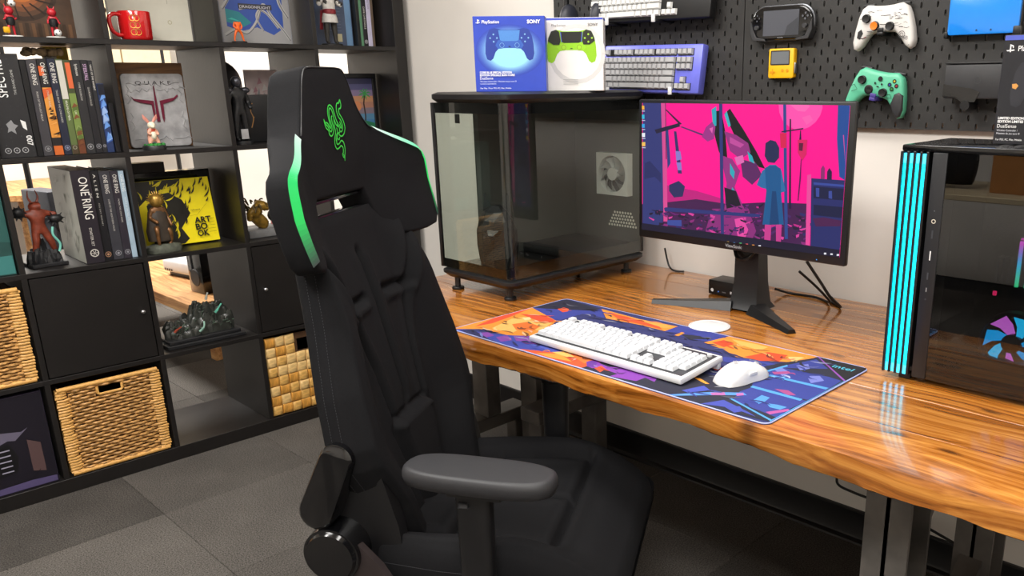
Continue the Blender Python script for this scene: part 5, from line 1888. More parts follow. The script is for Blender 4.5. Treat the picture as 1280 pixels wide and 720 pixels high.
# wicker baskets
M_WICK = mat('rattan', 'b98a4e', 0.55, var=0.45, scale=60, stretch=(1, 6, 1), bump=0.2, bscale=120)
M_WICKL = mat('pale_rattan', 'd6a258', 0.5, var=0.3, scale=90, stretch=(1, 0.3, 4))
M_WICKD = mat('basket_shadow_core', '4a3018', 0.9)  # dark brown puts the shade in the basket gaps into the colour
def wicker(cidx, row, label):
    y0, y1 = colr(cidx)
    bk = sitem('wicker_basket', label, 'basket', -0.006, (y0 + y1) / 2, ROW[row])
    w, h, d = 0.153, 0.312, 0.35
    hx, hz0, hz1 = 0.038, 0.262, 0.29
    g = MB()   # dark-coloured backing painted as shade behind the strands, open hand hole
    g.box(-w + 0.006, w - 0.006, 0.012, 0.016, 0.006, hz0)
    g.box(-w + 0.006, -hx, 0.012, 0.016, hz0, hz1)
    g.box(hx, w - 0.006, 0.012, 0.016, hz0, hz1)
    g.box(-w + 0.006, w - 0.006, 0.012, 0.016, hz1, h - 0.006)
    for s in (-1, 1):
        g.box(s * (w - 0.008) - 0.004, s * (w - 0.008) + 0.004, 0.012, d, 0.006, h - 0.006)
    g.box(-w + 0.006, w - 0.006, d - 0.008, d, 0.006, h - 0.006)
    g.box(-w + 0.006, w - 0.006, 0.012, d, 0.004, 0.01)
    g.build('shadow_backing', M_WICKD, bk, 0)
    rr = random.Random(cidx * 7 + row)
    g = MB()
    n = 27
    for r in range(n):
        z = 0.018 + (h - 0.036) * r / (n - 1)
        segs = [(-w + 0.03, w - 0.03)]
        if hz0 - 0.006 < z < hz1 + 0.004:
            segs = [(-w + 0.03, -hx - 0.006), (hx + 0.006, w - 0.03)]
        for xa, xb in segs:
            m_ = max(6, int((xb - xa) / 0.0048))
            pth = []
            for i in range(m_ + 1):
                x = xa + (xb - xa) * i / m_
                pth.append((x, 0.006 + 0.0042 * math.sin(x / 0.022 * PI + (PI if r % 2 else 0)), z + rr.uniform(-0.0007, 0.0007)))
            g.tube(pth, 0.0044 + rr.uniform(-0.0006, 0.0004), 6)
    tag(g.build('weave', M_WICK, bk, 50), kind='stuff')
    g = MB()
    for s in (-1, 1):
        for r in range(30):
            z = 0.014 + (h - 0.028) * r / 29
            ln = rr.uniform(0.024, 0.036)
            g.tube([(s * (w - ln), 0.010, z), (s * (w - ln * 0.5), 0.002, z + rr.uniform(-0.001, 0.001)), (s * (w + 0.001 + rr.uniform(0, 0.004)), 0.005, z), (s * (w + 0.0), 0.03, z)], 0.0046, 6)
    tag(g.build('edge_binding', M_WICKL, bk, 50), kind='stuff')
    for z in (0.0085, h - 0.007):
        g = MB()
        P = []
        for i in range(81):
            P.append((-w + 2 * w * i / 80, 0.005, z))
        g.tube(P, 0.008, 8, rad=[0.0078 + 0.0007 * (i % 2) for i in range(81)])
        g.build('rim', M_WICKL, bk, 50)
    g = MB()
    P = [(-hx, 0.005, hz1), (-hx, 0.004, hz0 + 0.006), (-hx + 0.006, 0.004, hz0), (hx - 0.006, 0.004, hz0), (hx, 0.004, hz0 + 0.006), (hx, 0.005, hz1)]
    g.tube(P, 0.005, 8)
    g.build('handle_rim', M_WICKL, bk, 50)
wicker(3, 0, 'woven wicker basket with a dark hand hole on the bottom shelf')
wicker(4, 1, 'woven wicker basket cut off by the left picture edge')
# flat-leaf basket
y0, y1 = colr(1)
lb = sitem('leaf_basket', 'pale woven leaf basket with a square hand hole beside the chair', 'basket', -0.006, (y0 + y1) / 2, ROW[0])
M_LEAF = [mat('leaf_strip_pale', 'd9a95c', 0.45, var=0.25, scale=30, stretch=(1, 1, 5), bump=0.2, bscale=80), mat('leaf_strip_gold', 'c98f3e', 0.45, var=0.3, scale=30, stretch=(5, 1, 1), bump=0.2, bscale=80), mat('leaf_strip_cream', 'e3bd7c', 0.45, var=0.2, scale=30, stretch=(1, 1, 5), bump=0.2, bscale=80)]
w, h = 0.1605, 0.322
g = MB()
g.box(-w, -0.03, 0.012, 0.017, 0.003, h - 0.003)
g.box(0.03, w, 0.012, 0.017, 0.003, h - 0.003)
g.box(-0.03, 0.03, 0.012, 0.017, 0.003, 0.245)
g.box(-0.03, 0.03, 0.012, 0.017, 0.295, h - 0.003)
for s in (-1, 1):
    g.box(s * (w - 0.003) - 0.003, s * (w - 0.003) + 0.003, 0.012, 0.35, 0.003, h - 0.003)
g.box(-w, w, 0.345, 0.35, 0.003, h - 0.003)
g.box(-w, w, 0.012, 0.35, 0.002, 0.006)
g.build('shadow_backing', M_WICKD, lb, 0)  # dark backing, shade behind the leaf strips put into its colour
LM = []
for q in range(3):
    g = MB()
    s = 0.0200
    rings = []
    for k_, yy in ((1.0, 0.0), (0.97, -0.004), (0.8, -0.0065), (0.3, -0.0075)):
        rings.append([(x * s * k_ if q != 1 else x * s * (1 - (1 - k_) * 0.3), yy - (0.002 if q == 1 and abs(z) < 0.5 else 0), z * s * k_ if q == 1 else z * s * (1 - (1 - k_) * 0.3)) for x, z in ((-1, -1), (0, -1), (1, -1), (1, 0), (1, 1), (0, 1), (-1, 1), (-1, 0))])
    g.loft(rings)
    LM.append(g.mesh('leaf_strip', M_LEAF[q], 50))
rr = random.Random(8)
for r in range(8):
    for c in range(8):
        x = -w + 0.0205 + c * 0.0399
        z = 0.0215 + r * 0.0399
        if abs(x) < 0.03 and 0.245 < z < 0.31:
            continue
        if z > h - 0.01:
            continue
        o = obj('leaf_strip', LM[(r + c) % 2 if rr.random() < 0.75 else 2], lb, (x, 0.0115, z), (0, rr.uniform(-0.06, 0.06), 0))
        o.scale = (rr.uniform(0.94, 1.0), rr.uniform(0.7, 1.3), rr.uniform(0.94, 1.02))

# ------------------------------------------------------------------ books
def book(label, y0, y1, zrow, h, d, col, x=-0.02, name='book', cat='book', art=None, side=None, pages=True, lean=0.0, group=None):
    w = y1 - y0
    b_ = sitem(name, label, cat, x, y0, zrow, 0, group)
    if lean:
        b_.rotation_euler.y = 0
    m = mat('cover_' + col, col, 0.4, var=0.1, scale=30)
    t = 0.0015
    if pages and w > 0.008:
        g = MB()
        g.rbox(0, w, 0, 0.004, 0, h, 0.0012, 1)
        g.box(0.0, t, 0.004, d, 0, h)
        g.box(w - t, w, 0.004, d, 0, h)
        g.build('cover', m, b_, 0)
        MB().box(t, w - t, 0.004, d - 0.004, 0.003, h - 0.003).build('pages', M_PAPER, b_, 0)
    else:
        MB().rbox(0, w, 0, d, 0, h, 0.001, 1).build('cover', m, b_)
    if art:
        a = Art(0.00015, 0.0)
        art(a, w, h)
        a.build(b_, 'spine_print')
    if side:
        a = Art(0.00015, 0.0)
        side(a, d, h)
        a.build(b_, 'cover_print', loc=(0, d, 0), rot=(0, 0, -PI / 2))
    return b_
def title(txt, sub=None, size=0.017, col='e8e4dc', top=0.012, sub_col='c8c4bc', ssize=0.007, icon=None, wd=None, font_bold=0.0, space=1.0, subtop=None):
    def f(a, w, h):
        a.text(txt, w / 2 - size * 0.33, h - top, size, col, rot=-PI / 2, width=wd, bold=font_bold, space=space)
        if sub:
            a.text(sub, w / 2 - ssize * 0.33, h - (subtop or top + (wd or 0.06) + 0.02), ssize, sub_col, rot=-PI / 2)
        if icon:
            a.ring(w / 2, 0.022, min(0.008, w * 0.32), 0.0018, icon)
            a.circ(w / 2, 0.022, min(0.004, w * 0.15), icon, n=8)
    return f
R4 = ROW[3]
def spectre(a, w, h):
    a.text('SPECTRE', w * 0.54, 0.178, 0.034, 'f0f0ee', rot=PI / 2, width=0.107, space=1.1)
    a.text('THE BOARD GAME', w * 0.78, 0.185, 0.009, 'b8b8b4', rot=PI / 2, width=0.072)
    rr = random.Random(2)
    for i in range(60):
        x, z = rr.uniform(0.004, w - 0.004), rr.uniform(0.01, h - 0.005)
        s = rr.uniform(0.0006, 0.0022)
        a.poly([(x, z), (x + s, z + s * 0.5), (x + s * 0.4, z + s * 1.5)], rr.choice(['4a4a4c', '5c5c5e', '3c3c3e']), 1)
    a.poly([(0.03, 0.1), (0.045, 0.112), (0.05, 0.1), (0.06, 0.095), (0.05, 0.085), (0.052, 0.07), (0.04, 0.08), (0.03, 0.075), (0.034, 0.088)], '8a8a8c')
    a.text('007', w * 0.80, 0.065, 0.02, 'e8e8e6', rot=-PI / 2, bold=0.02)
    a.poly([(w * 0.72, 0.112), (w * 0.86, 0.105), (w * 0.86, 0.08), (w * 0.76, 0.088)], 'e0e0de')
    for i in range(3):
        a.ring(0.022 + i * 0.022, 0.022, 0.0075, 0.002, 'a8a8aa')
        a.circ(0.022 + i * 0.022, 0.022, 0.003, '8a8a8c', n=6)
book('thick black board game box with tall white sideways lettering', -1.462, -1.368, R4, 0.303, 0.27, '232325', x=-0.03, name='board_game_box', cat='box', art=spectre, pages=False)
book('plain black slab squeezed between the board game and the slim spines', -1.3665, -1.3495, R4, 0.287, 0.22, '0e0e10', x=-0.035, pages=False)
book('dark grey spine, first of the slim books right of the board game', -1.349, -1.3225, R4, 0.287, 0.215, '38363a', x=-0.03, art=title('ONE RING', 'RUINS OF THE LOST REALM', wd=0.062, icon='8a8a8c'))
def orange(a, w, h):
    a.rect(0.001, 0.055, w - 0.001, h - 0.085, 'd9913c')
    a.rect(0.001, h - 0.05, w * 0.55, h - 0.022, 'd8622c')
    a.poly([(0.001, h - 0.09), (w - 0.001, h - 0.085), (w - 0.001, h - 0.1), (0.001, h - 0.12)], 'cf5a2a')
    rr = random.Random(6)
    for i in range(14):
        z = rr.uniform(0.06, 0.15)
        a.poly([(rr.uniform(0, w * 0.4), z), (rr.uniform(w * 0.5, w), z + rr.uniform(-0.006, 0.006)), (rr.uniform(w * 0.3, w), z + 0.008)], rr.choice(['2a1a10', '5a3818', 'e8b060']))
    a.rect(0.001, 0.002, w - 0.001, 0.03, 'c8642a')
    title('ONE RING', 'STARTER RULES', wd=0.062)(a, w, h)
book('black spine with an orange desert scene in the upper book row', -1.3215, -1.2955, R4, 0.29, 0.215, '1c1a1c', x=-0.03, art=orange)
book('navy spine with white title between the orange and white-topped spines', -1.2945, -1.2725, R4, 0.29, 0.215, '1e2233', x=-0.03, art=title('ONE RING', 'TALES FROM THE LONE-LANDS', wd=0.06, icon='8a90a8'))
def green(a, w, h):
    a.rect(0.0008, 0.16, w - 0.0008, h - 0.004, 'c9c6bc')
    a.rect(0.0008, 0.03, w - 0.0008, 0.17, '5b6b3c')
    a.text('REALMS OF PERIL', w * 0.35, 0.165, 0.008, 'e8e8d8', rot=-PI / 2)
    a.rect(0.0008, 0.002, w - 0.0008, 0.03, '4a3a28')
    a.ring(w / 2, 0.022, 0.005, 0.0014, 'a0a890')
book('white-topped green spine in the upper book row', -1.272, -1.2535, R4, 0.289, 0.2, '48543a', x=-0.03, art=green)
def green2(a, w, h):
    a.rect(w * 0.25, h - 0.085, w * 0.9, h - 0.008, 'd8653a')
    a.rect(0.0008, 0.05, w - 0.0008, h - 0.1, '748a45')
    a.rect(0.0008, 0.002, w - 0.0008, 0.05, '6a3a24')
    a.text('WILD LANDS', w * 0.4, h - 0.13, 0.008, 'e0e8c8', rot=-PI / 2)
    rr = random.Random(9)
    for i in range(12):
        z = rr.uniform(0.01, 0.15)
        a.poly([(0.001, z), (w - 0.001, z + 0.006), (w * 0.5, z + 0.016)], rr.choice(['5a7034', '86985a', '7a4a2c']))
book('mossy green spine with an orange label in the upper book row', -1.253, -1.2325, R4, 0.287, 0.2, '3c4428', x=-0.03, art=green2)
book('plain black spine with small white title beside the green spine', -1.232, -1.2055, R4, 0.287, 0.21, '262628', x=-0.03, art=title('Symbaroum', 'CORE RULEBOOK', size=0.011, wd=0.035, icon='9a9a9c'))
book('black spine with purple-white lettering in the upper book row', -1.205, -1.1845, R4, 0.287, 0.21, '1a1a1e', x=-0.03, art=title('STEELFALL', 'GUARDIAN RULES', size=0.013, wd=0.05, col='e0b8e0', icon='8a8a90'))
book('slim black spine between the lettered spine and the blue one', -1.184, -1.1715, R4, 0.286, 0.2, '222226', x=-0.03, art=title('VAULT OF THE ANCIENT', None, size=0.007, icon='8a8a90'))
def blue(a, w, h):
    rr = random.Random(12)
    for i in range(16):
        z = rr.uniform(0.02, h - 0.05)
        a.poly([(0.001, z), (w - 0.001, z + 0.01), (w * rr.uniform(0.2, 0.8), z + 0.03)], rr.choice(['3c62b4', '6a9ae0', '2a4688', '9ab8e8']))
    a.rect(0.0008, h - 0.035, w - 0.0008, h - 0.002, '141826')
book('shorter spine with bright blue artwork at the end of the upper book row', -1.171, -1.1505, R4, 0.216, 0.2, '24345c', x=-0.03, art=blue)
book('low black box filling the right end of the upper book row', -1.1495, -1.1345, R4, 0.155, 0.25, '101014', x=-0.02, pages=False, name='storage_box', cat='box')

R3 = ROW[2]
def marble(a, d, h):
    rr = random.Random(4)
    a.rect(0.002, 0.002, d - 0.002, h - 0.002, 'a9aba0', 1)
    for i in range(26):
        x, z = rr.uniform(0.02, d - 0.04), rr.uniform(0.02, h - 0.05)
        p = [(x + rr.uniform(0.0, 0.03), z + rr.uniform(0, 0.05)) for _ in range(3)]
        a.poly(p, rr.choice(['8d9086', 'b9bab0', '9a9d92', 'c4c4ba', '7f8278']))
def onebig(a, w, h):
    a.text('THE', w * 0.80, h - 0.075, 0.009, 'd8d4cc', rot=-PI / 2)
    a.text('ONE RING', w * 0.36, h - 0.022, 0.036, 'f0ece4', rot=-PI / 2, width=0.135)
    a.text('STARTER SET', w * 0.44, h - 0.185, 0.011, 'd8d4cc', rot=-PI / 2, width=0.06)
    a.ring(w / 2, 0.034, 0.0115, 0.0028, 'd0ccc4')
    for k in range(6):
        a.line([(w / 2, 0.034), (w / 2 + 0.01 * math.cos(k * PI / 3), 0.034 + 0.01 * math.sin(k * PI / 3))], 0.0014, 'd0ccc4')
book('thick dark game box with a pale marbled cover beside the demon', -1.2935, -1.2395, R3, 0.302, 0.26, '241f26', x=-0.02, name='game_box', cat='box', art=onebig, side=marble, pages=False)
book('black spine with widely spaced white lettering beside the marbled box', -1.2385, -1.2115, R3, 0.298, 0.23, '141418', x=-0.03, art=title('A L I E N', 'C O L O N Y   M A R I N E S', size=0.010, wd=0.075, icon='b88a6a', ssize=0.006))
book('dark grey spine in the middle row, second right of the marbled box', -1.2105, -1.1785, R3, 0.293, 0.22, '34343a', x=-0.03, art=title('ONE RING', 'LORE OF THE NORTHERN WILDS', wd=0.06, icon='9a9aa0'))
book('plum-black spine left of the pale blue one in the middle row', -1.178, -1.154, R3, 0.292, 0.22, '2b2730', x=-0.03, art=title('ONE RING', 'MORIA THE LONG DARK', wd=0.06, icon='9a9aa0'))
book('pale blue spine at the right end of the middle book row', -1.1535, -1.137, R3, 0.29, 0.2, '9fb4c4', x=-0.03, art=title('ONE RING', 'PEOPLE OF WILDERLAND', size=0.012, wd=0.055, col='f0f4f6', sub_col='e0e8ee'))

R5 = ROW[4]
book('slate blue box with pale text panel standing behind the coated figurine', -0.335, -0.178, R5, 0.25, 0.05, '4d5a74', x=-0.15, name='game_box', cat='box', pages=False,
     art=lambda a, w, h: (a.rect(w - 0.03, 0.0, w - 0.004, h, '7ea6d0'), [a.rect(0.03, 0.06 + i * 0.012, w - 0.05, 0.063 + i * 0.012, '67748e') for i in range(12)], a.rect(w - 0.075, 0.02, w - 0.05, 0.05, 'd8cfa8')))
book('black book beside the slate blue box on the top shelf', -0.174, -0.160, R5, 0.24, 0.2, '17181a', x=-0.12)
book('green-edged spine on the top shelf', -0.1595, -0.1485, R5, 0.24, 0.2, '5a8a68', x=-0.12)
book('black spine with white title on the top shelf', -0.148, -0.128, R5, 0.245, 0.2, '232226', x=-0.12, art=title('DARK CHRONICLE', None, size=0.010, icon='c0c0c4', top=0.09))
book('lilac-white spine on the top shelf', -0.1275, -0.108, R5, 0.25, 0.2, 'c9c3dc', x=-0.12, art=title('GAZETTEER', None, size=0.010, col='8a84a0', top=0.05))
book('mottled brown spine at the right end of the top shelf', -0.1075, -0.096, R5, 0.24, 0.2, '6a5a4c', x=-0.12)

# ------------------------------------------------------------------ framed and standing pictures, boxes
def slab(par, w, h, d, m, z=0.0, x=0.0, name='board', r=0.001):
    return MB().rbox(x - w / 2, x + w / 2, 0, d, z, z + h, r, 1).build(name, m, par)
# ornate brown art panel
it = sitem('art_book', 'brown art book cover with a glowing orange centre behind the red figurines', 'book', -0.2, -1.262, R5, 0)
slab(it, 0.215, 0.28, 0.02, mat('brown_cover', '4a3424', 0.45, var=0.2))
a = Art(0.0001, 0)
for i, c in enumerate(['3a281c', '5a3c28', '7a4a2c', 'a05a2c', 'c8702e', 'e8923c', 'f6b45c']):
    a.circ(-0.03, 0.16, 0.105 - i * 0.014, c, n=28)
for k in range(16):
    an = 2 * PI * k / 16
    a.line([(-0.03 + 0.055 * math.cos(an), 0.16 + 0.055 * math.sin(an)), (-0.03 + 0.1 * math.cos(an + 0.25), 0.16 + 0.1 * math.sin(an + 0.25))], 0.004, '2c1e14')
for k in range(12):
    a.rect(-0.1 + k * 0.017, 0.004, -0.09 + k * 0.017, 0.05, '6a4a30' if k % 2 else '3a2818')
a.build(it, 'cover_print')
# cream board behind the mug
it = sitem('white_board_book', 'cream-white hardback standing behind the red mug', 'book', -0.2, -0.918, R5, 0)
slab(it, 0.262, 0.29, 0.02, mat('cream_cover', 'cfcbbb', 0.6, var=0.06, scale=12))
a = Art(0.0001, 0)
a.line([(0.06, 0.2), (0.06, 0.13)], 0.0015, 'a8a494').line([(-0.02, 0.2), (-0.02, 0.16)], 0.0012, 'b0ac9c').ring(0.06, 0.07, 0.006, 0.002, 'b8b08c').rect(-0.06, 0.005, -0.05, 0.012, '9a968a')
a.build(it, 'cover_print')
# silver-blue fantasy game box
it = sitem('fantasy_game_box', 'silver and blue fantasy game box with curling frame on the top shelf', 'box', -0.12, -0.583, R5, 0)
slab(it, 0.262, 0.28, 0.05, mat('silver_box', '8a8a90', 0.35, var=0.15))
a = Art(0.0001, 0)
a.rect(-0.127, 0.003, 0.127, 0.277, 'a3a2a2', 1)
a.poly([(-0.11, 0.06), (-0.06, 0.045), (0.0, 0.06), (0.06, 0.035), (0.1, 0.06), (0.105, 0.2), (0.06, 0.27), (-0.06, 0.27), (-0.11, 0.2)], '3a57a8')
a.poly([(-0.11, 0.075), (-0.05, 0.06), (-0.02, 0.075), (-0.06, 0.11), (-0.11, 0.12)], '2f8a94')
a.poly([(-0.105, 0.085), (-0.06, 0.078), (-0.09, 0.09)], '49c0b4')
for pts, wd_ in (([(-0.12, 0.03), (-0.08, 0.05), (-0.04, 0.04), (0.0, 0.08), (0.03, 0.14), (0.06, 0.1), (0.1, 0.05), (0.12, 0.02)], 0.010), ([(-0.06, 0.12), (-0.01, 0.13), (0.04, 0.11), (0.08, 0.06)], 0.008), ([(-0.12, 0.12), (-0.09, 0.17), (-0.1, 0.24)], 0.012), ([(0.12, 0.1), (0.09, 0.16), (0.11, 0.24)], 0.012), ([(0.03, 0.14), (0.0, 0.1), (0.02, 0.05)], 0.006)):
    a.line([(p.x, p.y) for p in spline([(x, z, 0) for x, z in pts], 6)], wd_, 'b9b8b6')
    a.line([(p.x + 0.002, p.y - 0.003) for p in spline([(x, z, 0) for x, z in pts], 6)], wd_ * 0.3, '6c6c70')
a.rect(-0.062, 0.122, 0.062, 0.14, '3a3a44')
a.text('DRAGONFLIGHT', 0, 0.125, 0.013, 'd8d8e0', align='c', width=0.115)
a.build(it, 'cover_print')

# metal emblem plate on a wooden board
it = sitem('emblem_plaque', 'grey embossed metal plaque with a dark red emblem on a wooden board', 'plaque', -0.15, -0.966, R4, 0)
it.rotation_euler.x = 0
MB().rbox(-0.107, 0.107, 0, 0.018, 0, 0.284, 0.0015, 1).build('wood_board', wood_mat('dark_board', '4a3018', '6a4826', '80582e', 0.6, 0.0, knots=False), it)
pts = [(x - 0.1, z + 0.002) for x, z in rrect(0.2, 0.246, 0.014)]
M_PLATE = mat('embossed_pewter', 'a6a5a6', 0.55, 0.1, var=0.3, scale=26, bump=0.8, bscale=45)
g = MB()
g.prism(pts, -0.012, -0.0002, 0.003)
g.build('metal_plate', M_PLATE, it)
g = MB()
rr = random.Random(21)
for z, n_ in ((0.215, 9), (0.196, 9), (0.03, 8)):
    x = -0.085
    while x < 0.08:
        x2 = x + rr.uniform(0.012, 0.03)
        g.tube([(x, -0.0125, z), ((x + x2) / 2, -0.0135, z + rr.uniform(-0.01, 0.01)), (x2, -0.0125, z + rr.uniform(-0.004, 0.004))], 0.0016, 6)
        x = x2 + 0.004
for s in (-1, 1):
    for z in (0.06, 0.09, 0.15, 0.18):
        g.tube([(s * 0.09, -0.0125, z), (s * 0.078, -0.0135, z + 0.014), (s * 0.085, -0.0125, z + 0.03)], 0.002, 6)
tag(g.build('embossing', M_PLATE, it, 50), kind='stuff')
g = MB()
M_RED = mat('dark_red_enamel', '6a1630', 0.35, var=0.15)
for P in ([(-0.006, 0.088), (0.004, 0.088), (0.0005, 0.208), (-0.0025, 0.208)],
          [(-0.014, 0.10), (-0.009, 0.10), (-0.008, 0.158), (-0.07, 0.166), (-0.078, 0.174), (-0.07, 0.160), (-0.05, 0.152), (-0.016, 0.146)],
          [(0.016, 0.085), (0.013, 0.10), (0.012, 0.158), (0.06, 0.168), (0.072, 0.178), (0.074, 0.172), (0.058, 0.158), (0.022, 0.147), (0.020, 0.10)]):
    g.prism(P, -0.0175, -0.0125, 0.001, 1)
g.build('emblem', M_RED, it)
a = Art(0.0002, -0.0135)
a.text('Q U A K E', 0.0, 0.212, 0.017, '3c3a3c', align='c', width=0.115)
a.build(it, 'lettering')

# yellow art book, leaning back
it = sitem('art_book', 'bright yellow book with black flame pattern behind the bronze statuette', 'book', -0.122, -0.949, R3, 0)
tb = MB()
tb.M = rotm('X', math.radians(-9))
tb.rbox(-0.126, 0.126, 0, 0.022, 0.006, 0.240, 0.001, 1)
tb.build('cover', mat('yellow_cover', 'f0dc14', 0.4, var=0.04), it)
a = Art(0.0001, 0)
rr = random.Random(17)
K = '1d1b12'
a.poly([(-0.124, 0.235), (0.03, 0.235), (0.0, 0.21), (-0.05, 0.2), (-0.07, 0.16), (-0.1, 0.17), (-0.124, 0.15)], K)
a.poly([(-0.1, 0.15), (-0.06, 0.185), (-0.02, 0.19), (0.02, 0.16), (0.04, 0.11), (0.0, 0.06), (0.02, 0.02), (0.0, 0.004), (-0.1, 0.004)], K)
for c, n_ in (('f0dc14', 34), (K, 46)):
    for i in range(n_):
        if c == K:
            x, z = rr.uniform(-0.02, 0.11), rr.uniform(0.06, 0.23)
            if x > 0.03 and z < 0.13:
                continue
            x2 = x
            ln, an = rr.uniform(0.015, 0.04), rr.uniform(0.4, 0.9)
        else:
            x2, z = rr.uniform(-0.118, -0.01), rr.uniform(0.02, 0.222)
            ln, an = rr.uniform(0.02, 0.05), rr.uniform(-0.2, 1.4)
        p = [Vector((x2 + ln * t * math.cos(an + 0.5 * t), z + ln * t * math.sin(an + 0.5 * t))) for t in (0, 0.3, 0.6, 1)]
        p = [(max(-0.124, min(0.124, q.x)), max(0.004, min(0.233, q.y))) for q in p]
        a.line(p, [0.001, 0.006, 0.004, 0.0005], c)
a.text('ART', 0.046, 0.072, 0.030, K, bold=0.03, width=0.058)
a.text('BO', 0.046, 0.048, 0.030, K, bold=0.03, width=0.042)
a.text('OK', 0.048, 0.024, 0.030, K, bold=0.03, width=0.042)
a.text('Cyberpunk', 0.040, 0.118, 0.008, K, shear=0.3, width=0.034)
a.line([(0.03, 0.1), (0.06, 0.102), (0.1, 0.14)], 0.0008, 'a09010')
for i in range(5):
    a.rect(0.094 if i < 2 else 0.09, 0.083 - i * 0.012, 0.116, 0.0845 - i * 0.012, 'a89c14')
ab = a.build(it, 'cover_print')
ab.rotation_euler.x = math.radians(-9)
ab.location = (0, 0, 0.004)
it = sitem('black_display_box', 'black glossy box standing behind the yellow art book', 'box', -0.22, -0.935, R3, 0)
slab(it, 0.285, 0.26, 0.06, M_BLKGLOSS)
slab(it, 0.13, 0.035, 0.055, M_BLK, z=0.26, x=-0.075, name='lid_block')
# palm picture in frame
it = sitem('framed_picture', 'small black framed picture of a palm tree at sunset beside the chair top', 'picture', -0.16, -0.2, R4, 0)
g = MB()
for x0, x1, z0, z1 in ((-0.115, 0.115, 0.0, 0.018), (-0.115, 0.115, 0.232, 0.25), (-0.115, -0.097, 0.018, 0.232), (0.097, 0.115, 0.018, 0.232)):
    g.rbox(x0, x1, 0, 0.02, z0, z1, 0.002, 1)
g.build('frame', M_BLK, it)
a = Art(0.0001, 0.008)
for i, c in enumerate(['3a6a94', '4a82b0', '5c8cae', '8a7a86', 'b4806c', 'c8906a', '8a7a9c', '5c5a84', '3c3c5c']):
    a.rect(-0.097, 0.018 + i * 0.0238, 0.097, 0.018 + (i + 1) * 0.0238, c, 1)
a.line([(0.05, 0.03), (0.056, 0.08), (0.052, 0.13), (0.06, 0.17)], 0.006, '3c2c24')
for k in range(8):
    an = 2 * PI * k / 8 + 0.2
    a.line([(0.06, 0.17), (0.06 + 0.018 * math.cos(an), 0.172 + 0.018 * math.sin(an)), (0.06 + 0.03 * math.cos(an), 0.166 + 0.022 * math.sin(an))], [0.004, 0.006, 0.001], '3f9a50')
a.poly([(-0.097, 0.018), (0.097, 0.018), (0.097, 0.05), (0.02, 0.07), (-0.097, 0.05)], '2e7a54')
a.circ(0.02, 0.12, 0.02, 'd88a5a')
a.build(it, 'picture_print')

# red mug
M_MUG = mat('red_glaze', 'c01a1c', 0.15, var=0.05, coat=0.6)
it = sitem('mug', 'red mug with a gold linked-ring pattern on the top shelf', 'mug', -0.075, -1.013, R5, 0.25)
g = MB()
n = 28
prof = [(0.041, 0.0), (0.046, 0.003), (0.048, 0.010), (0.049, 0.05), (0.049, 0.088), (0.0475, 0.0905), (0.0455, 0.089), (0.0445, 0.05), (0.043, 0.008), (0.02, 0.006)]
g.lathe(prof, 36)
g.build('cup', M_MUG, it, 50)
g = MB()
g.tube(spline([(-0.045, 0, 0.078), (-0.066, 0, 0.08), (-0.082, 0, 0.07), (-0.084, 0, 0.05), (-0.078, 0, 0.028), (-0.062, 0, 0.016), (-0.046, 0, 0.016)]), 0.0065, 10)
g.build('handle', M_MUG, it, 60)
g = MB()
for i, z in enumerate((0.068, 0.046, 0.024)):
    for dx in (-0.006, 0.006):
        pth = []
        for k in range(17):
            an = 2 * PI * k / 16
            x = dx + 0.0085 * math.cos(an)
            zz = z + 0.009 * math.sin(an)
            th_ = -PI / 2 - 0.55 + x / 0.049
            pth.append((0.0496 * math.cos(th_), 0.0496 * math.sin(th_), zz))
        g.tube(pth, 0.0009, 5)
g.build('gold_pattern', mat('gold_print', 'd8a848', 0.3, 0.6), it)
it = sitem('bronze_ball', 'small bronze ball on a stand behind the mug handle', 'ornament', -0.16, -1.08, R5, 0)
g = MB()
g.lathe([(0.018, 0), (0.018, 0.004), (0.005, 0.008), (0.004, 0.085)], 16)
g.build('stand', M_BLK, it)
MB().sph((0, 0, 0.097), 0.0135, 18, 10).build('ball', mat('bronze_shine', '8a6a48', 0.25, 0.9), it)

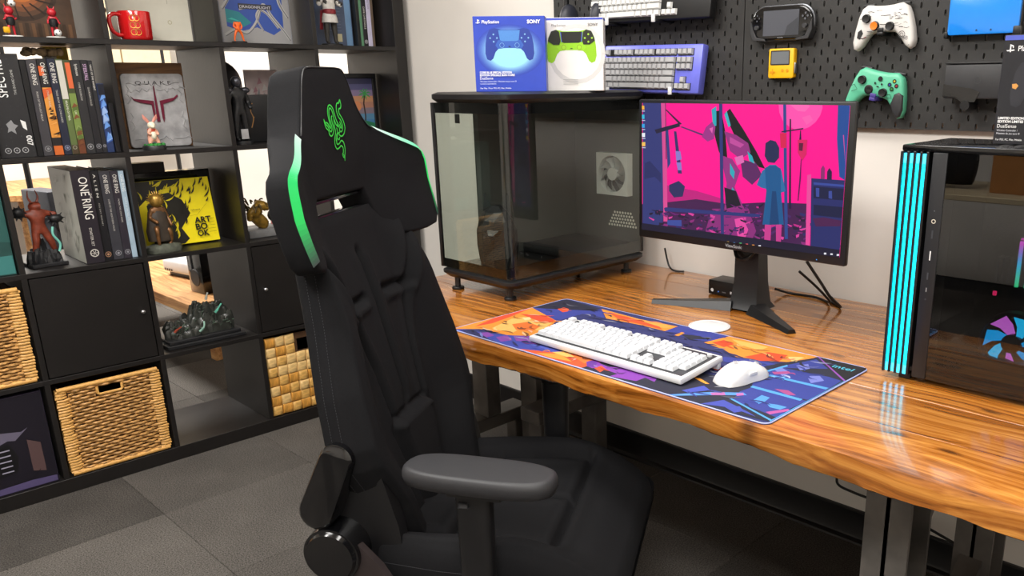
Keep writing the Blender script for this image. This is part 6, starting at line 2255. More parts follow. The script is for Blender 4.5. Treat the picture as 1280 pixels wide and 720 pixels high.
# ------------------------------------------------------------------ figurines
def skin(par, name, nodes, edges, m, sub=1):
    me = bpy.data.meshes.new(name)
    me.from_pydata([n_[:3] for n_ in nodes], edges, [])
    o = obj(name, me, par)
    me.materials.append(m)
    md = o.modifiers.new('skin', 'SKIN')
    for i, n_ in enumerate(nodes):
        sv = me.skin_vertices[0].data[i]
        sv.radius = (n_[3], n_[3])
        sv.use_root = (i == 0)
    md.use_smooth_shade = True
    s_ = o.modifiers.new('subdivision', 'SUBSURF')
    s_.levels = s_.render_levels = sub
    return o
def figure(par, h, m_body, pose, base=0.0, fat=1.15):
    """pose: dict of joint offsets in units of h, one continuous body"""
    J = {'pel': (0, 0, .50), 'che': (0, 0, .70), 'nec': (0, 0, .82), 'hed': (0, 0, .90), 'lhp': (-.06, 0, .47), 'lkn': (-.08, 0, .26), 'lft': (-.09, .0, .03), 'ltoe': (-.09, -.07, .02),
         'rhp': (.06, 0, .47), 'rkn': (.08, 0, .26), 'rft': (.09, 0, .03), 'rtoe': (.09, -.07, .02), 'lsh': (-.12, 0, .76), 'lel': (-.18, 0, .6), 'lhd': (-.17, -.06, .46), 'rsh': (.12, 0, .76), 'rel': (.18, 0, .6), 'rhd': (.17, -.06, .46)}
    J.update(pose)
    R = {'pel': .075, 'che': .09, 'nec': .04, 'hed': .06, 'lhp': .06, 'lkn': .045, 'lft': .03, 'ltoe': .025, 'rhp': .06, 'rkn': .045, 'rft': .03, 'rtoe': .025, 'lsh': .05, 'lel': .036, 'lhd': .03, 'rsh': .05, 'rel': .036, 'rhd': .03}
    names = list(J)
    nodes = [(J[k][0] * h, J[k][1] * h, J[k][2] * h + base, R[k] * h * fat) for k in names]
    E_ = [('pel', 'che'), ('che', 'nec'), ('nec', 'hed'), ('pel', 'lhp'), ('lhp', 'lkn'), ('lkn', 'lft'), ('lft', 'ltoe'), ('pel', 'rhp'), ('rhp', 'rkn'), ('rkn', 'rft'), ('rft', 'rtoe'), ('che', 'lsh'), ('lsh', 'lel'), ('lel', 'lhd'), ('che', 'rsh'), ('rsh', 'rel'), ('rel', 'rhd')]
    return skin(par, 'body', nodes, [(names.index(a_), names.index(b_)) for a_, b_ in E_], m_body)
def disc(par, r, h, m, name='base', ry=None):
    g = MB()
    ry = ry or r
    g.loft([[(r * k_ * math.cos(2 * PI * i / 24), ry * k_ * math.sin(2 * PI * i / 24), z) for i in range(24)] for k_, z in ((1, 0), (1, h * 0.8), (0.95, h))])
    return g.build(name, m, par)
M_RESBLK = mat('painted_black_resin', '1a1a1c', 0.45, var=0.3, scale=60)
M_RESRED = mat('painted_red_resin', 'b4202c', 0.4, var=0.2, scale=60)
def footballer(y, label, rz, lift):
    it = sitem('football_figurine', label, 'figurine', -0.09, y, R5, rz)
    disc(it, 0.026, 0.006, mat('white_resin', 'dcdcd8', 0.5))
    figure(it, 0.075, M_RESRED, {'lhd': (-.26, -.1, .62), 'rhd': (.24, -.06, .70), 'lkn': (-.12, -.06, .26), 'lft': (-.2, -.1, .12)} if lift else {'rhd': (.22, -.12, .5), 'lhd': (-.2, -.1, .5)}, 0.006)
    MB().lathe([(0.010, 0.0), (0.0125, 0.008), (0.012, 0.02), (0.007, 0.025)], 14, (0, 0, 0.035)).build('shirt', M_RESBLK, it)
    MB().sph((0, -0.002, 0.077), (0.0125, 0.012, 0.0125)).build('head', M_RESRED, it)
    for s in (-1, 1):
        MB().cyl((s * 0.006, 0, 0.086), (s * 0.009, 0, 0.096), 0.003, 0.0006, 8).build('horn', M_RESRED, it)
    bp_ = (0.008, -0.012, 0.098) if lift else (0.006, -0.022, 0.0165)
    g = MB()
    g.sph(bp_, 0.0105, 16, 10)
    bl = g.build('ball', mat('white_resin', 'dcdcd8', 0.5), it)
    g = MB()
    for k in range(6):
        d = Vector((math.cos(k * 1.05), math.sin(k * 1.05), 0.5 if k % 2 else -0.4)).normalized()
        g.sph(Vector(bp_) + d * 0.0088, 0.003, 8, 5)
    g.build('ball_patch', M_RESBLK, bl)
    if lift:
        MB().rbox(-0.03, -0.012, -0.02, -0.012, 0.012, 0.03, 0.004).build('yellow_shoe', mat('yellow_resin', 'e0a818', 0.4), it)
footballer(-1.355, 'red and black football figurine balancing a ball, leftmost on the top shelf', 0.2, True)
footballer(-1.242, 'red and black football figurine with a ball at its feet, beside the brown art panel', -0.2, False)
# orange kneeling legs
it = sitem('orange_figurine', 'small bright orange figurine on a black base before the silver box', 'figurine', -0.05, -0.686, R5, 0)
disc(it, 0.026, 0.006, M_RESBLK)
figure(it, 0.082, mat('orange_resin', 'e8661c', 0.4, var=0.1), {'lft': (-.2, 0, .03), 'rft': (.2, 0, .03), 'ltoe': (-.2, -.08, .02), 'rtoe': (.2, -.08, .02), 'lkn': (-.15, 0, .28), 'rkn': (.15, 0, .28), 'lhd': (-.08, -.12, .5), 'rhd': (.08, -.12, .5), 'hed': (0, -.04, .8), 'nec': (0, -.02, .76)}, 0.006)
# white-coated swordsman
it = sitem('coated_figurine', 'slim figurine in a white coat with red sash and dark boots on the top shelf', 'figurine', -0.075, -0.315, R5, 0.1)
disc(it, 0.042, 0.008, M_RESBLK, ry=0.036)
figure(it, 0.215, mat('dark_trousers_resin', '33302c', 0.6, var=0.2), {'lhd': (-.22, -.05, .66), 'lel': (-.2, 0, .72), 'rhd': (.24, -.08, .68), 'rel': (.2, 0, .70)}, 0.008)
M_COAT = mat('white_coat_resin', 'c9c6c0', 0.6, var=0.15, scale=80)
g = MB()
g.loft([[(rx * math.cos(2 * PI * i / 18), ry * math.sin(2 * PI * i / 18), z) for i in range(18)] for rx, ry, z in ((0.033, 0.026, 0.085), (0.03, 0.024, 0.105), (0.023, 0.019, 0.125), (0.026, 0.021, 0.15), (0.028, 0.02, 0.172), (0.016, 0.014, 0.185))])
g.build('coat', M_COAT, it)
g = MB()
g.lathe([(0.0245, 0.116), (0.0252, 0.12), (0.0252, 0.13), (0.0235, 0.134)], 18)
g.build('sash', mat('red_sash', '7a1c24', 0.6), it)
g = MB()
g.loft([[(-0.03, 0.012, 0.13), (-0.022, 0.02, 0.13), (-0.018, 0.012, 0.13)], [(-0.04, 0.012, 0.06), (-0.028, 0.026, 0.06), (-0.024, 0.014, 0.06)]])
g.build('sash_tail', mat('red_sash', '7a1c24', 0.6), it)
g = MB()
g.sph((0, 0, 0.2), (0.018, 0.019, 0.02))
g.build('hood', M_COAT, it)
for s in (-1, 1):
    MB().tube([(s * 0.025, 0, 0.17), (s * 0.043, 0, 0.155), (s * 0.048, -0.012, 0.15)], 0.0095, 8, rad=[0.011, 0.0095, 0.008]).build('sleeve', M_COAT, it, 60)

# animal figurine with long ears
it = sitem('rabbit_figurine', 'little pink-eared rabbit figurine on a grassy round base before the plaque', 'figurine', -0.045, -1.024, R4, 0)
disc(it, 0.036, 0.014, M_RESBLK)
g = MB()
rr = random.Random(31)
for i in range(26):
    r, an = rr.uniform(0.0, 0.03), rr.uniform(0, 6.28)
    g.sph((r * math.cos(an), r * math.sin(an), 0.015), rr.uniform(0.004, 0.008), 8, 5)
tag(g.build('grass', mat('green_flock', '2c7a34', 0.9, var=0.4, scale=300), it, 50), kind='stuff')
M_FUR = mat('pink_cream_resin', 'd8a088', 0.5, var=0.15)
skin(it, 'body', [(0, 0, 0.045, 0.014), (0, 0, 0.06, 0.012), (0, -0.002, 0.076, 0.012), (-0.012, -0.004, 0.03, 0.008), (-0.014, -0.01, 0.018, 0.005), (0.012, -0.004, 0.03, 0.008), (0.014, -0.01, 0.018, 0.005), (-0.014, -0.008, 0.055, 0.005), (-0.01, -0.018, 0.05, 0.004), (0.014, -0.008, 0.055, 0.005), (0.012, -0.018, 0.048, 0.004)], [(0, 1), (1, 2), (0, 3), (3, 4), (0, 5), (5, 6), (1, 7), (7, 8), (1, 9), (9, 10)], M_FUR)
MB().sph((0, -0.008, 0.047), (0.010, 0.010, 0.015)).build('belly', mat('cream_resin', 'e6dcc4', 0.5), it)
g = MB()
g.sph((0, -0.004, 0.08), (0.013, 0.012, 0.012))
g.sph((0, -0.015, 0.076), (0.007, 0.007, 0.006))
g.build('head', mat('cream_resin', 'e6dcc4', 0.5), it)
MB().lathe([(0.0135, 0.06), (0.0145, 0.064), (0.0135, 0.069)], 14).build('red_scarf', mat('rust_scarf', 'b4462c', 0.6), it)
for s in (-1, 1):
    g = MB()
    g.loft([[(s * 0.006 + x * 0.004, y * 0.003, 0.088) for x, y in ((-1, 0), (0, -1), (1, 0), (0, 1))], [(s * 0.016 + x * 0.007, y * 0.003, 0.103) for x, y in ((-1, 0), (0, -1), (1, 0), (0, 1))], [(s * 0.022 + x * 0.001, y * 0.001, 0.116) for x, y in ((-1, 0), (0, -1), (1, 0), (0, 1))]])
    g.build('ear', mat('ear_pink', 'd08878', 0.5), it, 60)

# dark armoured warrior
it = sitem('warrior_figurine', 'tall black caped warrior figurine at the left of its shelf', 'figurine', -0.06, -0.716, R4, 0.2)
disc(it, 0.034, 0.012, M_RESBLK)
figure(it, 0.225, M_RESBLK, {'rhd': (.14, -.12, .5), 'lhd': (-.2, -.06, .48)}, 0.012)
MB().sph((0, -0.002, 0.218), (0.017, 0.019, 0.021)).build('helmet', mat('gunmetal_resin', '4a4a50', 0.3, 0.6), it)
for s in (-1, 1):
    MB().sph((s * 0.034, 0, 0.19), (0.017, 0.015, 0.011)).build('shoulder_plate', mat('gunmetal_resin', '4a4a50', 0.3, 0.6), it)
g = MB()
g.loft([[(-0.03, 0.012, 0.19), (0, 0.02, 0.195), (0.03, 0.012, 0.19), (0.028, 0.017, 0.19), (0, 0.025, 0.195), (-0.028, 0.017, 0.19)], [(-0.036, 0.02, 0.1), (0, 0.034, 0.1), (0.042, 0.02, 0.1), (0.04, 0.025, 0.1), (0, 0.039, 0.1), (-0.034, 0.025, 0.1)], [(-0.04, 0.02, 0.03), (0.005, 0.038, 0.02), (0.046, 0.02, 0.035), (0.044, 0.025, 0.035), (0.005, 0.043, 0.02), (-0.038, 0.025, 0.03)]])
g.build('cape', mat('black_cape', '1f1d22', 0.7), it, 60)
MB().box(-0.022, 0.006, -0.03, -0.028, 0.02, 0.055).build('name_tag', mat('grey_tag', '9a9a9c', 0.6), it)
# black planter with a thin gilt squiggle
it = sitem('black_pot', 'black square pot with a thin gilt squiggle next to the caped warrior', 'pot', -0.11, -0.6, R4, 0)
MB().rbox(-0.072, 0.072, 0, 0.13, 0, 0.172, 0.006).build('pot', M_BLK, it)
a = Art(0.0002, 0)
a.line([(p.x, p.y) for p in spline([(-0.048, 0.14, 0), (-0.052, 0.115, 0), (-0.045, 0.09, 0), (-0.05, 0.07, 0), (-0.056, 0.055, 0)], 6)], 0.003, 'b08048')
a.line([(-0.048, 0.14), (-0.042, 0.142)], 0.003, 'b08048')
a.line([(-0.045, 0.09), (-0.041, 0.094)], 0.0025, 'b08048')
a.build(it, 'squiggle')
it = sitem('pink_album', 'pink and white album cover leaning behind the black pot', 'book', -0.29, -0.515, R4, 0)
slab(it, 0.13, 0.265, 0.012, mat('pink_white_cover', 'dcc8c6', 0.5, var=0.15, scale=20))
a = Art(0.0001, 0)
rr = random.Random(41)
for i in range(16):
    x, z = rr.uniform(-0.06, 0.03), rr.uniform(0.15, 0.23)
    a.poly([(x, z), (x + rr.uniform(0.01, 0.03), z + 0.005), (x + 0.012, z + rr.uniform(0.01, 0.03))], rr.choice(['e8b0b4', 'f4ece8', 'c8c4c4', 'd8a0a8', 'b8b4b8']))
a.build(it, 'cover_print')
it = sitem('round_black_case', 'large round-topped black case at the back of the warrior shelf', 'case', -0.33, -0.665, R4, 0)
g = MB()
pts = [(-0.1, 0.0), (0.09, 0.0)] + [(-0.005 + 0.095 * math.cos(t), 0.215 + 0.09 * math.sin(t)) for t in [PI * i / 16 for i in range(17)]]
g.prism(pts, 0, 0.05, 0.006)
g.build('case', M_BLK, it)
MB().rbox(-0.02, 0.02, -0.006, 0.001, 0.12, 0.13, 0.002).build('latch', M_GREY, it)

# red demon figure on rocks
it = sitem('demon_figurine', 'rust-red horned demon figurine on black rocks left of the marbled box', 'figurine', -0.11, -1.388, R3, 0.1)
rr = random.Random(51)
def rocks(par, n_, rx, ry, hz, m, name='rocks', seed=1):
    rr = random.Random(seed)
    g = MB()
    for i in range(n_):
        an, r = rr.uniform(0, 6.28), math.sqrt(rr.random())
        c = (rx * r * math.cos(an), ry * r * math.sin(an))
        s = rr.uniform(0.35, 0.8) * hz * (1.15 - 0.6 * r)
        k_ = 6
        rot0 = rr.uniform(0, 1)
        rings = []
        for q, z in ((1.0, 0.0), (0.9, s * 0.5), (0.45, s)):
            rings.append([(c[0] + (0.2 * rx + rr.uniform(0, 0.2) * rx) * q * math.cos(rot0 + 2 * PI * j / k_), c[1] + (0.2 * ry + rr.uniform(0, 0.2) * ry) * q * math.sin(rot0 + 2 * PI * j / k_), z + 0.004) for j in range(k_)])
        g.loft(rings)
    return tag(g.build(name, m, par, 0), kind='stuff')
MB().rbox(-0.052, 0.052, -0.045, 0.045, 0, 0.012, 0.002, 1).build('base', M_RESBLK, it)
rocks(it, 34, 0.044, 0.034, 0.105, M_RESBLK, seed=3)
M_RUST = mat('rust_red_resin', '7a3420', 0.5, var=0.35, scale=60)
figure(it, 0.185, M_RUST, {'lhd': (-.26, -.02, .82), 'lel': (-.22, 0, .76), 'rhd': (.3, -.06, .72), 'rel': (.22, 0, .72), 'lft': (-.14, 0, .03), 'rft': (.2, 0, .0), 'rkn': (.14, -.05, .24), 'lkn': (-.09, -.05, .26), 'pel': (0, -.02, .5), 'hed': (0, -.03, .93)}, 0.03, fat=1.35)
for s in (-1, 1):
    MB().tube(spline([(s * 0.008, -0.004, 0.205), (s * 0.014, -0.002, 0.222), (s * 0.01, 0, 0.243)]), 0.003, 8, rad=[0.0042 - 0.0002 * i for i in range(17)]).build('horn', M_RUST, it, 60)
g = MB()
g.sph((-0.048, 0, 0.175), (0.02, 0.016, 0.018))
g.build('spiked_gauntlet', M_RESBLK, it)
MB().sph((0.05, -0.01, 0.148), (0.02, 0.014, 0.014)).build('spiked_gauntlet', M_RESBLK, it)
for gx, gz, n_ in ((-0.048, 0.175, 9), (0.05, 0.148, 9)):
    for k in range(n_):
        an = 2 * PI * k / n_
        MB().cyl((gx + 0.014 * math.cos(an), -0.006, gz + 0.012 * math.sin(an)), (gx + 0.027 * math.cos(an) * (0.8 if gx < 0 else 1), -0.01, gz + 0.026 * math.sin(an)), 0.005, 0.0008, 6).build('spike', M_RESBLK, it)
g = MB()
g.tube(spline([(0.03, -0.03, 0.125), (0.026, -0.034, 0.1), (0.04, -0.036, 0.07), (0.034, -0.036, 0.045)]), 0.0038)
g.build('teal_ribbon', mat('teal_resin', '6fb8a8', 0.4, var=0.1), it, 60)
g = MB()
g.box(0.012, 0.048, 0.0, 0.008, 0.04, 0.15)
g.build('grave_slab', mat('slate_resin', '3c3e44', 0.6), it)
# teal boxes in the leftmost column
it = sitem('teal_box', 'large dark teal box at the left picture edge beside the demon figurine', 'box', -0.02, -1.60, R3, 0)
slab(it, 0.226, 0.3, 0.3, mat('dark_teal_card', '1f4743', 0.5, var=0.3, scale=14), name='carton')
a = Art(0.0002, 0)
a.rect(0.02, 0.004, 0.111, 0.06, '3f7f7c').poly([(0.0, 0.12), (0.113, 0.1), (0.113, 0.26), (0.05, 0.2)], '2c5a55')
a.build(it, 'carton_print')

# bronze seated figure before the yellow book
it = sitem('bronze_statuette', 'bronze robed statuette on a rock before the yellow art book', 'figurine', -0.065, -1.042, R3, 0.1)
g = MB()
g.loft([[((0.062 + 0.004 * math.sin(5 * t + j)) * k_ * math.cos(t), (0.04 + 0.004 * math.sin(7 * t)) * k_ * math.sin(t), z) for t in [2 * PI * i / 22 for i in range(22)]] for j, (k_, z) in enumerate(((1, 0), (1.02, 0.012), (0.9, 0.022), (0.6, 0.028)))])
g.build('rock_base', mat('grey_green_stone', '4a4d42', 0.8, var=0.35, scale=60, bump=0.6, bscale=80), it, 40)
M_BRZ = mat('aged_bronze', '7a5432', 0.4, 0.5, var=0.4, scale=70)
figure(it, 0.165, M_BRZ, {'lkn': (-.14, -.16, .38), 'lft': (-.12, -.12, .05), 'rkn': (.16, -.1, .3), 'rft': (.16, -.06, .05), 'pel': (0, .05, .42), 'lhp': (-.06, .02, .4), 'rhp': (.06, .02, .4), 'lhd': (-.1, -.2, .5), 'rhd': (.2, -.12, .4)}, 0.022)
g = MB()
g.loft([[((rx + 0.003 * math.sin(6 * t)) * math.cos(t), 0.008 + ry * math.sin(t), z) for t in [2 * PI * i / 24 for i in range(24)]] for rx, ry, z in ((0.042, 0.03, 0.04), (0.045, 0.028, 0.075), (0.036, 0.024, 0.11), (0.03, 0.02, 0.14), (0.014, 0.012, 0.155))])
g.build('robe', mat('dark_robe_resin', '33291f', 0.6, var=0.35, scale=60), it, 60)
g = MB()
g.sph((0, -0.002, 0.178), (0.022, 0.02, 0.024), 18, 10)
g.build('head', mat('gold_bronze', 'a8823c', 0.35, 0.6, var=0.3, scale=120), it)
for k in range(15):
    an = -0.4 + (PI + 0.8) * k / 14
    MB().cyl((0.022 * math.cos(an), 0, 0.18 + 0.022 * math.sin(an)), (0.032 * math.cos(an), 0.002, 0.18 + 0.032 * math.sin(an)), 0.003, 0.0006, 6).build('crest_spike', mat('gold_bronze', 'a8823c', 0.35, 0.6), it)
# tangled gold bust
it = sitem('gold_bust', 'tangled gold and black creature bust on a grey block beside the chair', 'figurine', -0.12, -0.665, R3, 0)
MB().rbox(-0.07, 0.085, -0.05, 0.05, 0, 0.028, 0.003).build('block', mat('grey_block', '6c6c6c', 0.7, var=0.2), it)
M_OLDG = mat('old_gold_resin', '8a6a24', 0.4, 0.3, var=0.5, scale=60)
skin(it, 'body', [(-0.01, 0, 0.05, 0.03), (-0.02, 0, 0.08, 0.028), (-0.03, -0.01, 0.11, 0.022), (-0.045, -0.02, 0.09, 0.014), (-0.05, -0.02, 0.06, 0.01), (0.01, -0.02, 0.12, 0.02), (0.03, -0.03, 0.1, 0.014), (0.02, 0.0, 0.035, 0.022)], [(0, 1), (1, 2), (2, 3), (3, 4), (2, 5), (5, 6), (0, 7)], M_OLDG)
rr = random.Random(61)
g = MB()
for i in range(22):
    an = rr.uniform(0, 6.28)
    p = Vector((-0.015 + 0.03 * math.cos(an), -0.01 + 0.02 * math.sin(an), 0.11 + rr.uniform(-0.02, 0.015)))
    d = Vector((math.cos(an) * 0.03, -0.01, rr.uniform(-0.005, 0.03)))
    g.tube(spline([p, p + d * 0.6 + Vector((0, 0, 0.01)), p + d + Vector((rr.uniform(-0.01, 0.01), 0, rr.uniform(-0.015, 0.01)))], 4), 0.003, 6)
tag(g.build('tendrils', mat('dark_gold_resin', '4a3c1c', 0.4, 0.3, var=0.6, scale=80), it, 60), kind='stuff')
MB().sph((0.052, -0.02, 0.075), (0.03, 0.026, 0.028)).build('dark_skull', M_RESBLK, it)
MB().rbox(0.02, 0.075, -0.05, -0.042, 0.045, 0.06, 0.003).build('pink_jaw', mat('pink_resin', 'b86a68', 0.5), it)

# rocky diorama
it = sitem('rock_diorama', 'dark rocky battle diorama with teal shards on a black plinth', 'diorama', -0.1, -0.953, ROW[1], 0)
MB().rbox(-0.14, 0.14, -0.07, 0.06, 0, 0.014, 0.002, 1).build('plinth', M_RESBLK, it)
MB().rbox(-0.128, 0.128, -0.055, 0.05, 0.0141, 0.026, 0.002, 1).build('plinth_step', M_RESBLK, it)
rr = random.Random(71)
M_DRK = mat('wet_dark_rock', '2e302c', 0.3, var=0.5, scale=40, bump=0.5, bscale=60, coat=0.3)
hs = [(-0.12, 0.05), (-0.09, 0.095), (-0.05, 0.1), (-0.02, 0.12), (0.0, 0.148), (0.03, 0.145), (0.055, 0.13), (0.075, 0.15), (0.095, 0.13), (0.12, 0.11)]
g = MB()
for i in range(70):
    x = rr.uniform(-0.112, 0.112)
    yy = rr.uniform(-0.035, 0.035)
    top = interp(x, hs) * (1 - 0.55 * max(0.0, -yy) / 0.04) * rr.uniform(0.8, 1.0)
    k_ = 7
    ro = rr.uniform(0, 1)
    r0 = rr.uniform(0.014, 0.024)
    rings = []
    for q_, z_ in ((1.0, 0.026), (0.95, 0.026 + (top - 0.026) * 0.55), (0.7, 0.026 + (top - 0.026) * 0.85), (0.3, top)):
        rings.append([(max(-0.124, min(0.124, x + r0 * q_ * rr.uniform(0.8, 1.15) * math.cos(ro + 2 * PI * j / k_))), yy * 0.75 + r0 * 0.6 * q_ * rr.uniform(0.8, 1.15) * math.sin(ro + 2 * PI * j / k_), z_ + rr.uniform(-0.003, 0.003) * (z_ > 0.03)) for j in range(k_)])
    g.loft(rings)
tag(g.build('rock', M_DRK, it, 30), kind='stuff')
for nm, cl_, pts_ in (('teal_shard', '5fae98', [(0.05, -0.04, 0.1), (0.06, -0.045, 0.115), (0.075, -0.04, 0.13)]), ('teal_shard', '8fb8a8', [(-0.02, -0.055, 0.045), (-0.005, -0.06, 0.06), (0.0, -0.055, 0.08)]), ('rust_figure', '8a4030', [(-0.105, -0.055, 0.06), (-0.095, -0.06, 0.07), (-0.08, -0.055, 0.075)]), ('pale_figure', 'a8a89c', [(0.03, -0.02, 0.15), (0.034, -0.022, 0.165), (0.04, -0.02, 0.175)])):  # small teal, rust and pale pieces among the rocks
    MB().tube(spline(pts_, 4), 0.005, 6, rad=[0.0045] * 4 + [0.003] * 5).build(nm, mat('accent_' + cl_, cl_, 0.25, var=0.3), it, 40)
g = MB()
for i in range(40):
    x = rr.uniform(-0.11, 0.11)
    z = rr.uniform(0.04, interp(x, hs) * 0.9)
    g.tube([(x, -0.048 + 0.03 * z / 0.12, z), (x + rr.uniform(-0.012, 0.012), -0.056 + 0.03 * z / 0.12, z + rr.uniform(0, 0.015))], 0.0018, 5)
tag(g.build('twigs', mat('moss_twigs', '4a5a4c', 0.5, var=0.6, scale=120), it, 40), kind='stuff')

# dark window box, bottom left
it = sitem('dark_window_box', 'glossy dark purple packaging with a black grille picture at bottom left', 'box', -0.01, -1.65, ROW[0], 0)
slab(it, 0.31, 0.322, 0.3, mat('purple_black_card', '1d1826', 0.25, var=0.25, scale=8, coat=0.5), name='carton')
a = Art(0.0001, 0)
a.rect(-0.15, 0.004, 0.152, 0.318, '17131f', 1)
a.poly([(-0.1, 0.19), (0.0, 0.215), (0.08, 0.2), (0.1, 0.21), (0.06, 0.175), (0.04, 0.18), (0.0, 0.165)], '6a6478')
a.poly([(-0.06, 0.16), (0.04, 0.17), (0.06, 0.12), (0.05, 0.07), (-0.05, 0.05)], '0c0b10')
for i in range(5):
    a.rect(0.008, 0.075 + i * 0.018, 0.04, 0.079 + i * 0.018, 'a09cb0')
a.poly([(0.09, 0.06), (0.125, 0.05), (0.125, 0.15), (0.09, 0.17)], '5a4444')
a.poly([(-0.15, 0.006), (0.15, 0.006), (0.15, 0.025), (0.08, 0.03), (-0.15, 0.02)], '564c74')
a.line([(p.x, p.y) for p in spline([(0.03, 0.03, 0), (0.08, 0.035, 0), (0.11, 0.06, 0)], 6)], 0.002, '0c0b10')
a.build(it, 'carton_print')
# tan rock ornament and small cards lying on the upper books
it = sitem('driftwood_ornament', 'lumpy tan driftwood ornament lying on top of the upper books', 'ornament', -0.1, -1.29, R4 + 0.2905, 0)
rr = random.Random(81)
g = MB()
for i in range(12):
    x = rr.uniform(-0.052, 0.052)
    g.sph((x, rr.uniform(-0.015, 0.015), 0.014 + rr.uniform(0.0, 0.012)), (rr.uniform(0.009, 0.018), 0.013, rr.uniform(0.008, 0.013)), 9, 6)
g.build('driftwood', mat('tan_driftwood', '8a7458', 0.9, var=0.5, scale=70, bump=0.9, bscale=90), it, 50)
MB().sph((-0.03, -0.012, 0.024), (0.012, 0.008, 0.008), 8, 6).build('knot', mat('dark_driftwood', '4a3c2c', 0.9), it)
it = sitem('yellow_card_box', 'small yellow and white card box behind the driftwood on the books', 'box', -0.2, -1.225, R4 + 0.2875, 0)
slab(it, 0.07, 0.045, 0.02, mat('yellow_card', 'd8b440', 0.6, var=0.1), name='carton')
a = Art(0.0002, 0)
a.rect(-0.035, 0.0, 0.0, 0.03, 'ece8dc').rect(0.004, 0.026, 0.02, 0.04, '2c2418')
a.build(it, 'carton_print')
# ------------------------------------------------------------------ pegboards
M_PEG = mat('black_pegboard', '2b2a29', 0.6, var=0.08, scale=30, bump=0.05, bscale=300)
def pegboard(x0, label):
    pb = thing('pegboard', label, 'pegboard', (x0, -0.0205, 1.19), 0, 'wall pegboards')
    Wd, Hd = 0.768, 0.56
    g = MB()
    nx, nz = 19, 28
    mx, mz = (Wd - nx * 0.04) / 2, (Hd - nz * 0.02) / 2
    th_ = 0.005
    for r in range(nz):
        off = 0.02 if r % 2 else 0.0
        z0 = mz + r * 0.02
        xs_ = mx
        if off:
            g.add([(mx, 0, z0), (mx + 0.02, 0, z0), (mx + 0.02, 0, z0 + 0.02), (mx, 0, z0 + 0.02)], [[0, 1, 2, 3]])
            g.add([(Wd - mx - 0.02, 0, z0), (Wd - mx, 0, z0), (Wd - mx, 0, z0 + 0.02), (Wd - mx - 0.02, 0, z0 + 0.02)], [[0, 1, 2, 3]])
        for c in range(nx - (1 if off else 0)):
            xa = mx + off + c * 0.04
            cx, cz = xa + 0.02, z0 + 0.01
            slot = []
            for k in range(10):
                t = PI * (k % 5) / 4
                if k < 5:
                    slot.append((cx + 0.0026 * math.cos(t), cz + 0.0045 + 0.0026 * math.sin(t)))
                else:
                    slot.append((cx - 0.0026 * math.cos(t), cz - 0.0045 - 0.0026 * math.sin(t)))
            o = [(xa + 0.04, z0 + 0.02), (xa, z0 + 0.02), (xa, z0), (xa + 0.04, z0)]
            vs = [(p[0], 0, p[1]) for p in slot] + [(p[0], 0, p[1]) for p in o] + [(p[0], th_, p[1]) for p in slot]
            fs = [[10, 11, 4, 3, 2, 1, 0], [11, 12, 5, 4], [12, 13, 9, 8, 7, 6, 5], [13, 10, 0, 9]]
            fs += [[k, (k + 1) % 10, 14 + (k + 1) % 10, 14 + k] for k in range(10)]
            g.add(vs, fs)
    g.box(0, Wd, 0.0, th_, 0, mz)
    g.box(0, Wd, 0.0, th_, Hd - mz, Hd)
    g.box(0, mx, 0.0, th_, mz, Hd - mz)
    g.box(Wd - mx, Wd, 0.0, th_, mz, Hd - mz)
    g.build('perforated_panel', M_PEG, pb, 0)
    for x in (0.04, Wd - 0.04):
        for z in (0.04, Hd - 0.04):
            MB().cyl((x, th_, z), (x, 0.02, z), 0.012, n=12).build('spacer', M_BLK, pb)
    g = MB()
    g.box(0.004, Wd - 0.004, th_, 0.012, 0.002, 0.006)
    g.box(0.004, 0.008, th_, 0.012, 0.002, Hd - 0.002)
    g.box(Wd - 0.008, Wd - 0.004, th_, 0.012, 0.002, Hd - 0.002)
    g.build('rear_lip', M_PEG, pb, 0)
pegboard(0.862, 'black pegboard carrying the keyboards, left of the seam')
pegboard(1.633, 'black pegboard carrying the controllers and handhelds, right of the seam')
PY = -0.0215   # pegboard front

# wall-hung keyboards
def hung_keyboard(label, loc, rx, rz, body_m, key_cols, dark_rows, w=0.372, d=0.14):
    k = thing('wall_keyboard', label, 'keyboard', loc, 0)
    k.rotation_euler = (rx, 0, 0)
    k.rotation_euler.rotate_axis('Y', rz) if False else None
    k.rotation_euler = (Matrix.Rotation(rz, 3, 'Y') @ Matrix.Rotation(rx, 3, 'X')).to_euler()
    MB().rbox(0, w, 0, d, -0.03, 0, 0.005, 2).build('body', body_m, k)
    if dark_rows:
        g = MB()
        for xa, xb, ya, yb in ((0, 15, 0, 5.0), (0, 15, 5.25, 6.3), (15.3, 18.3, 3.0, 5.0), (15.3, 18.3, 5.25, 6.3), (15.3, 18.3, 0.0, 1.05), (16.3, 17.3, 1.05, 2.05)):
            g.box(0.0085 + xa * U * 0.99, 0.0105 + xb * U * 0.99, 0.0085 + ya * U * 0.985, 0.0095 + yb * U * 0.985, 0.0002, 0.0014)
        g.build('switch_plate', M_BLK, k, 0)
    for x, y, ww in layout(False):
        big = ww >= 1.5
        me = keymesh(ww * U - 0.0016, key_cols[1] if big else key_cols[0], mat(key_cols[1] if big else key_cols[0], 'a9a9ab' if 'grey' in (key_cols[1] if big else key_cols[0]) else 'd6d6d4', 0.5, var=0.04))
        obj('keycap', me, k, (0.0095 + (x + ww / 2) * U * 0.99, 0.0175 + y * U * 0.985, 0.0022))
    return k
M_BLUEKB = mat('periwinkle_metal', '6a6fd8', 0.4, 0.2, var=0.06)
kbx = hung_keyboard('blue tenkeyless keyboard with grey keycaps hooked on the pegboard', (1.135, -0.082, 1.282), math.radians(82), math.radians(1.0), M_BLUEKB, ('grey_keycap', 'light_grey_keycap'), True, w=0.385)
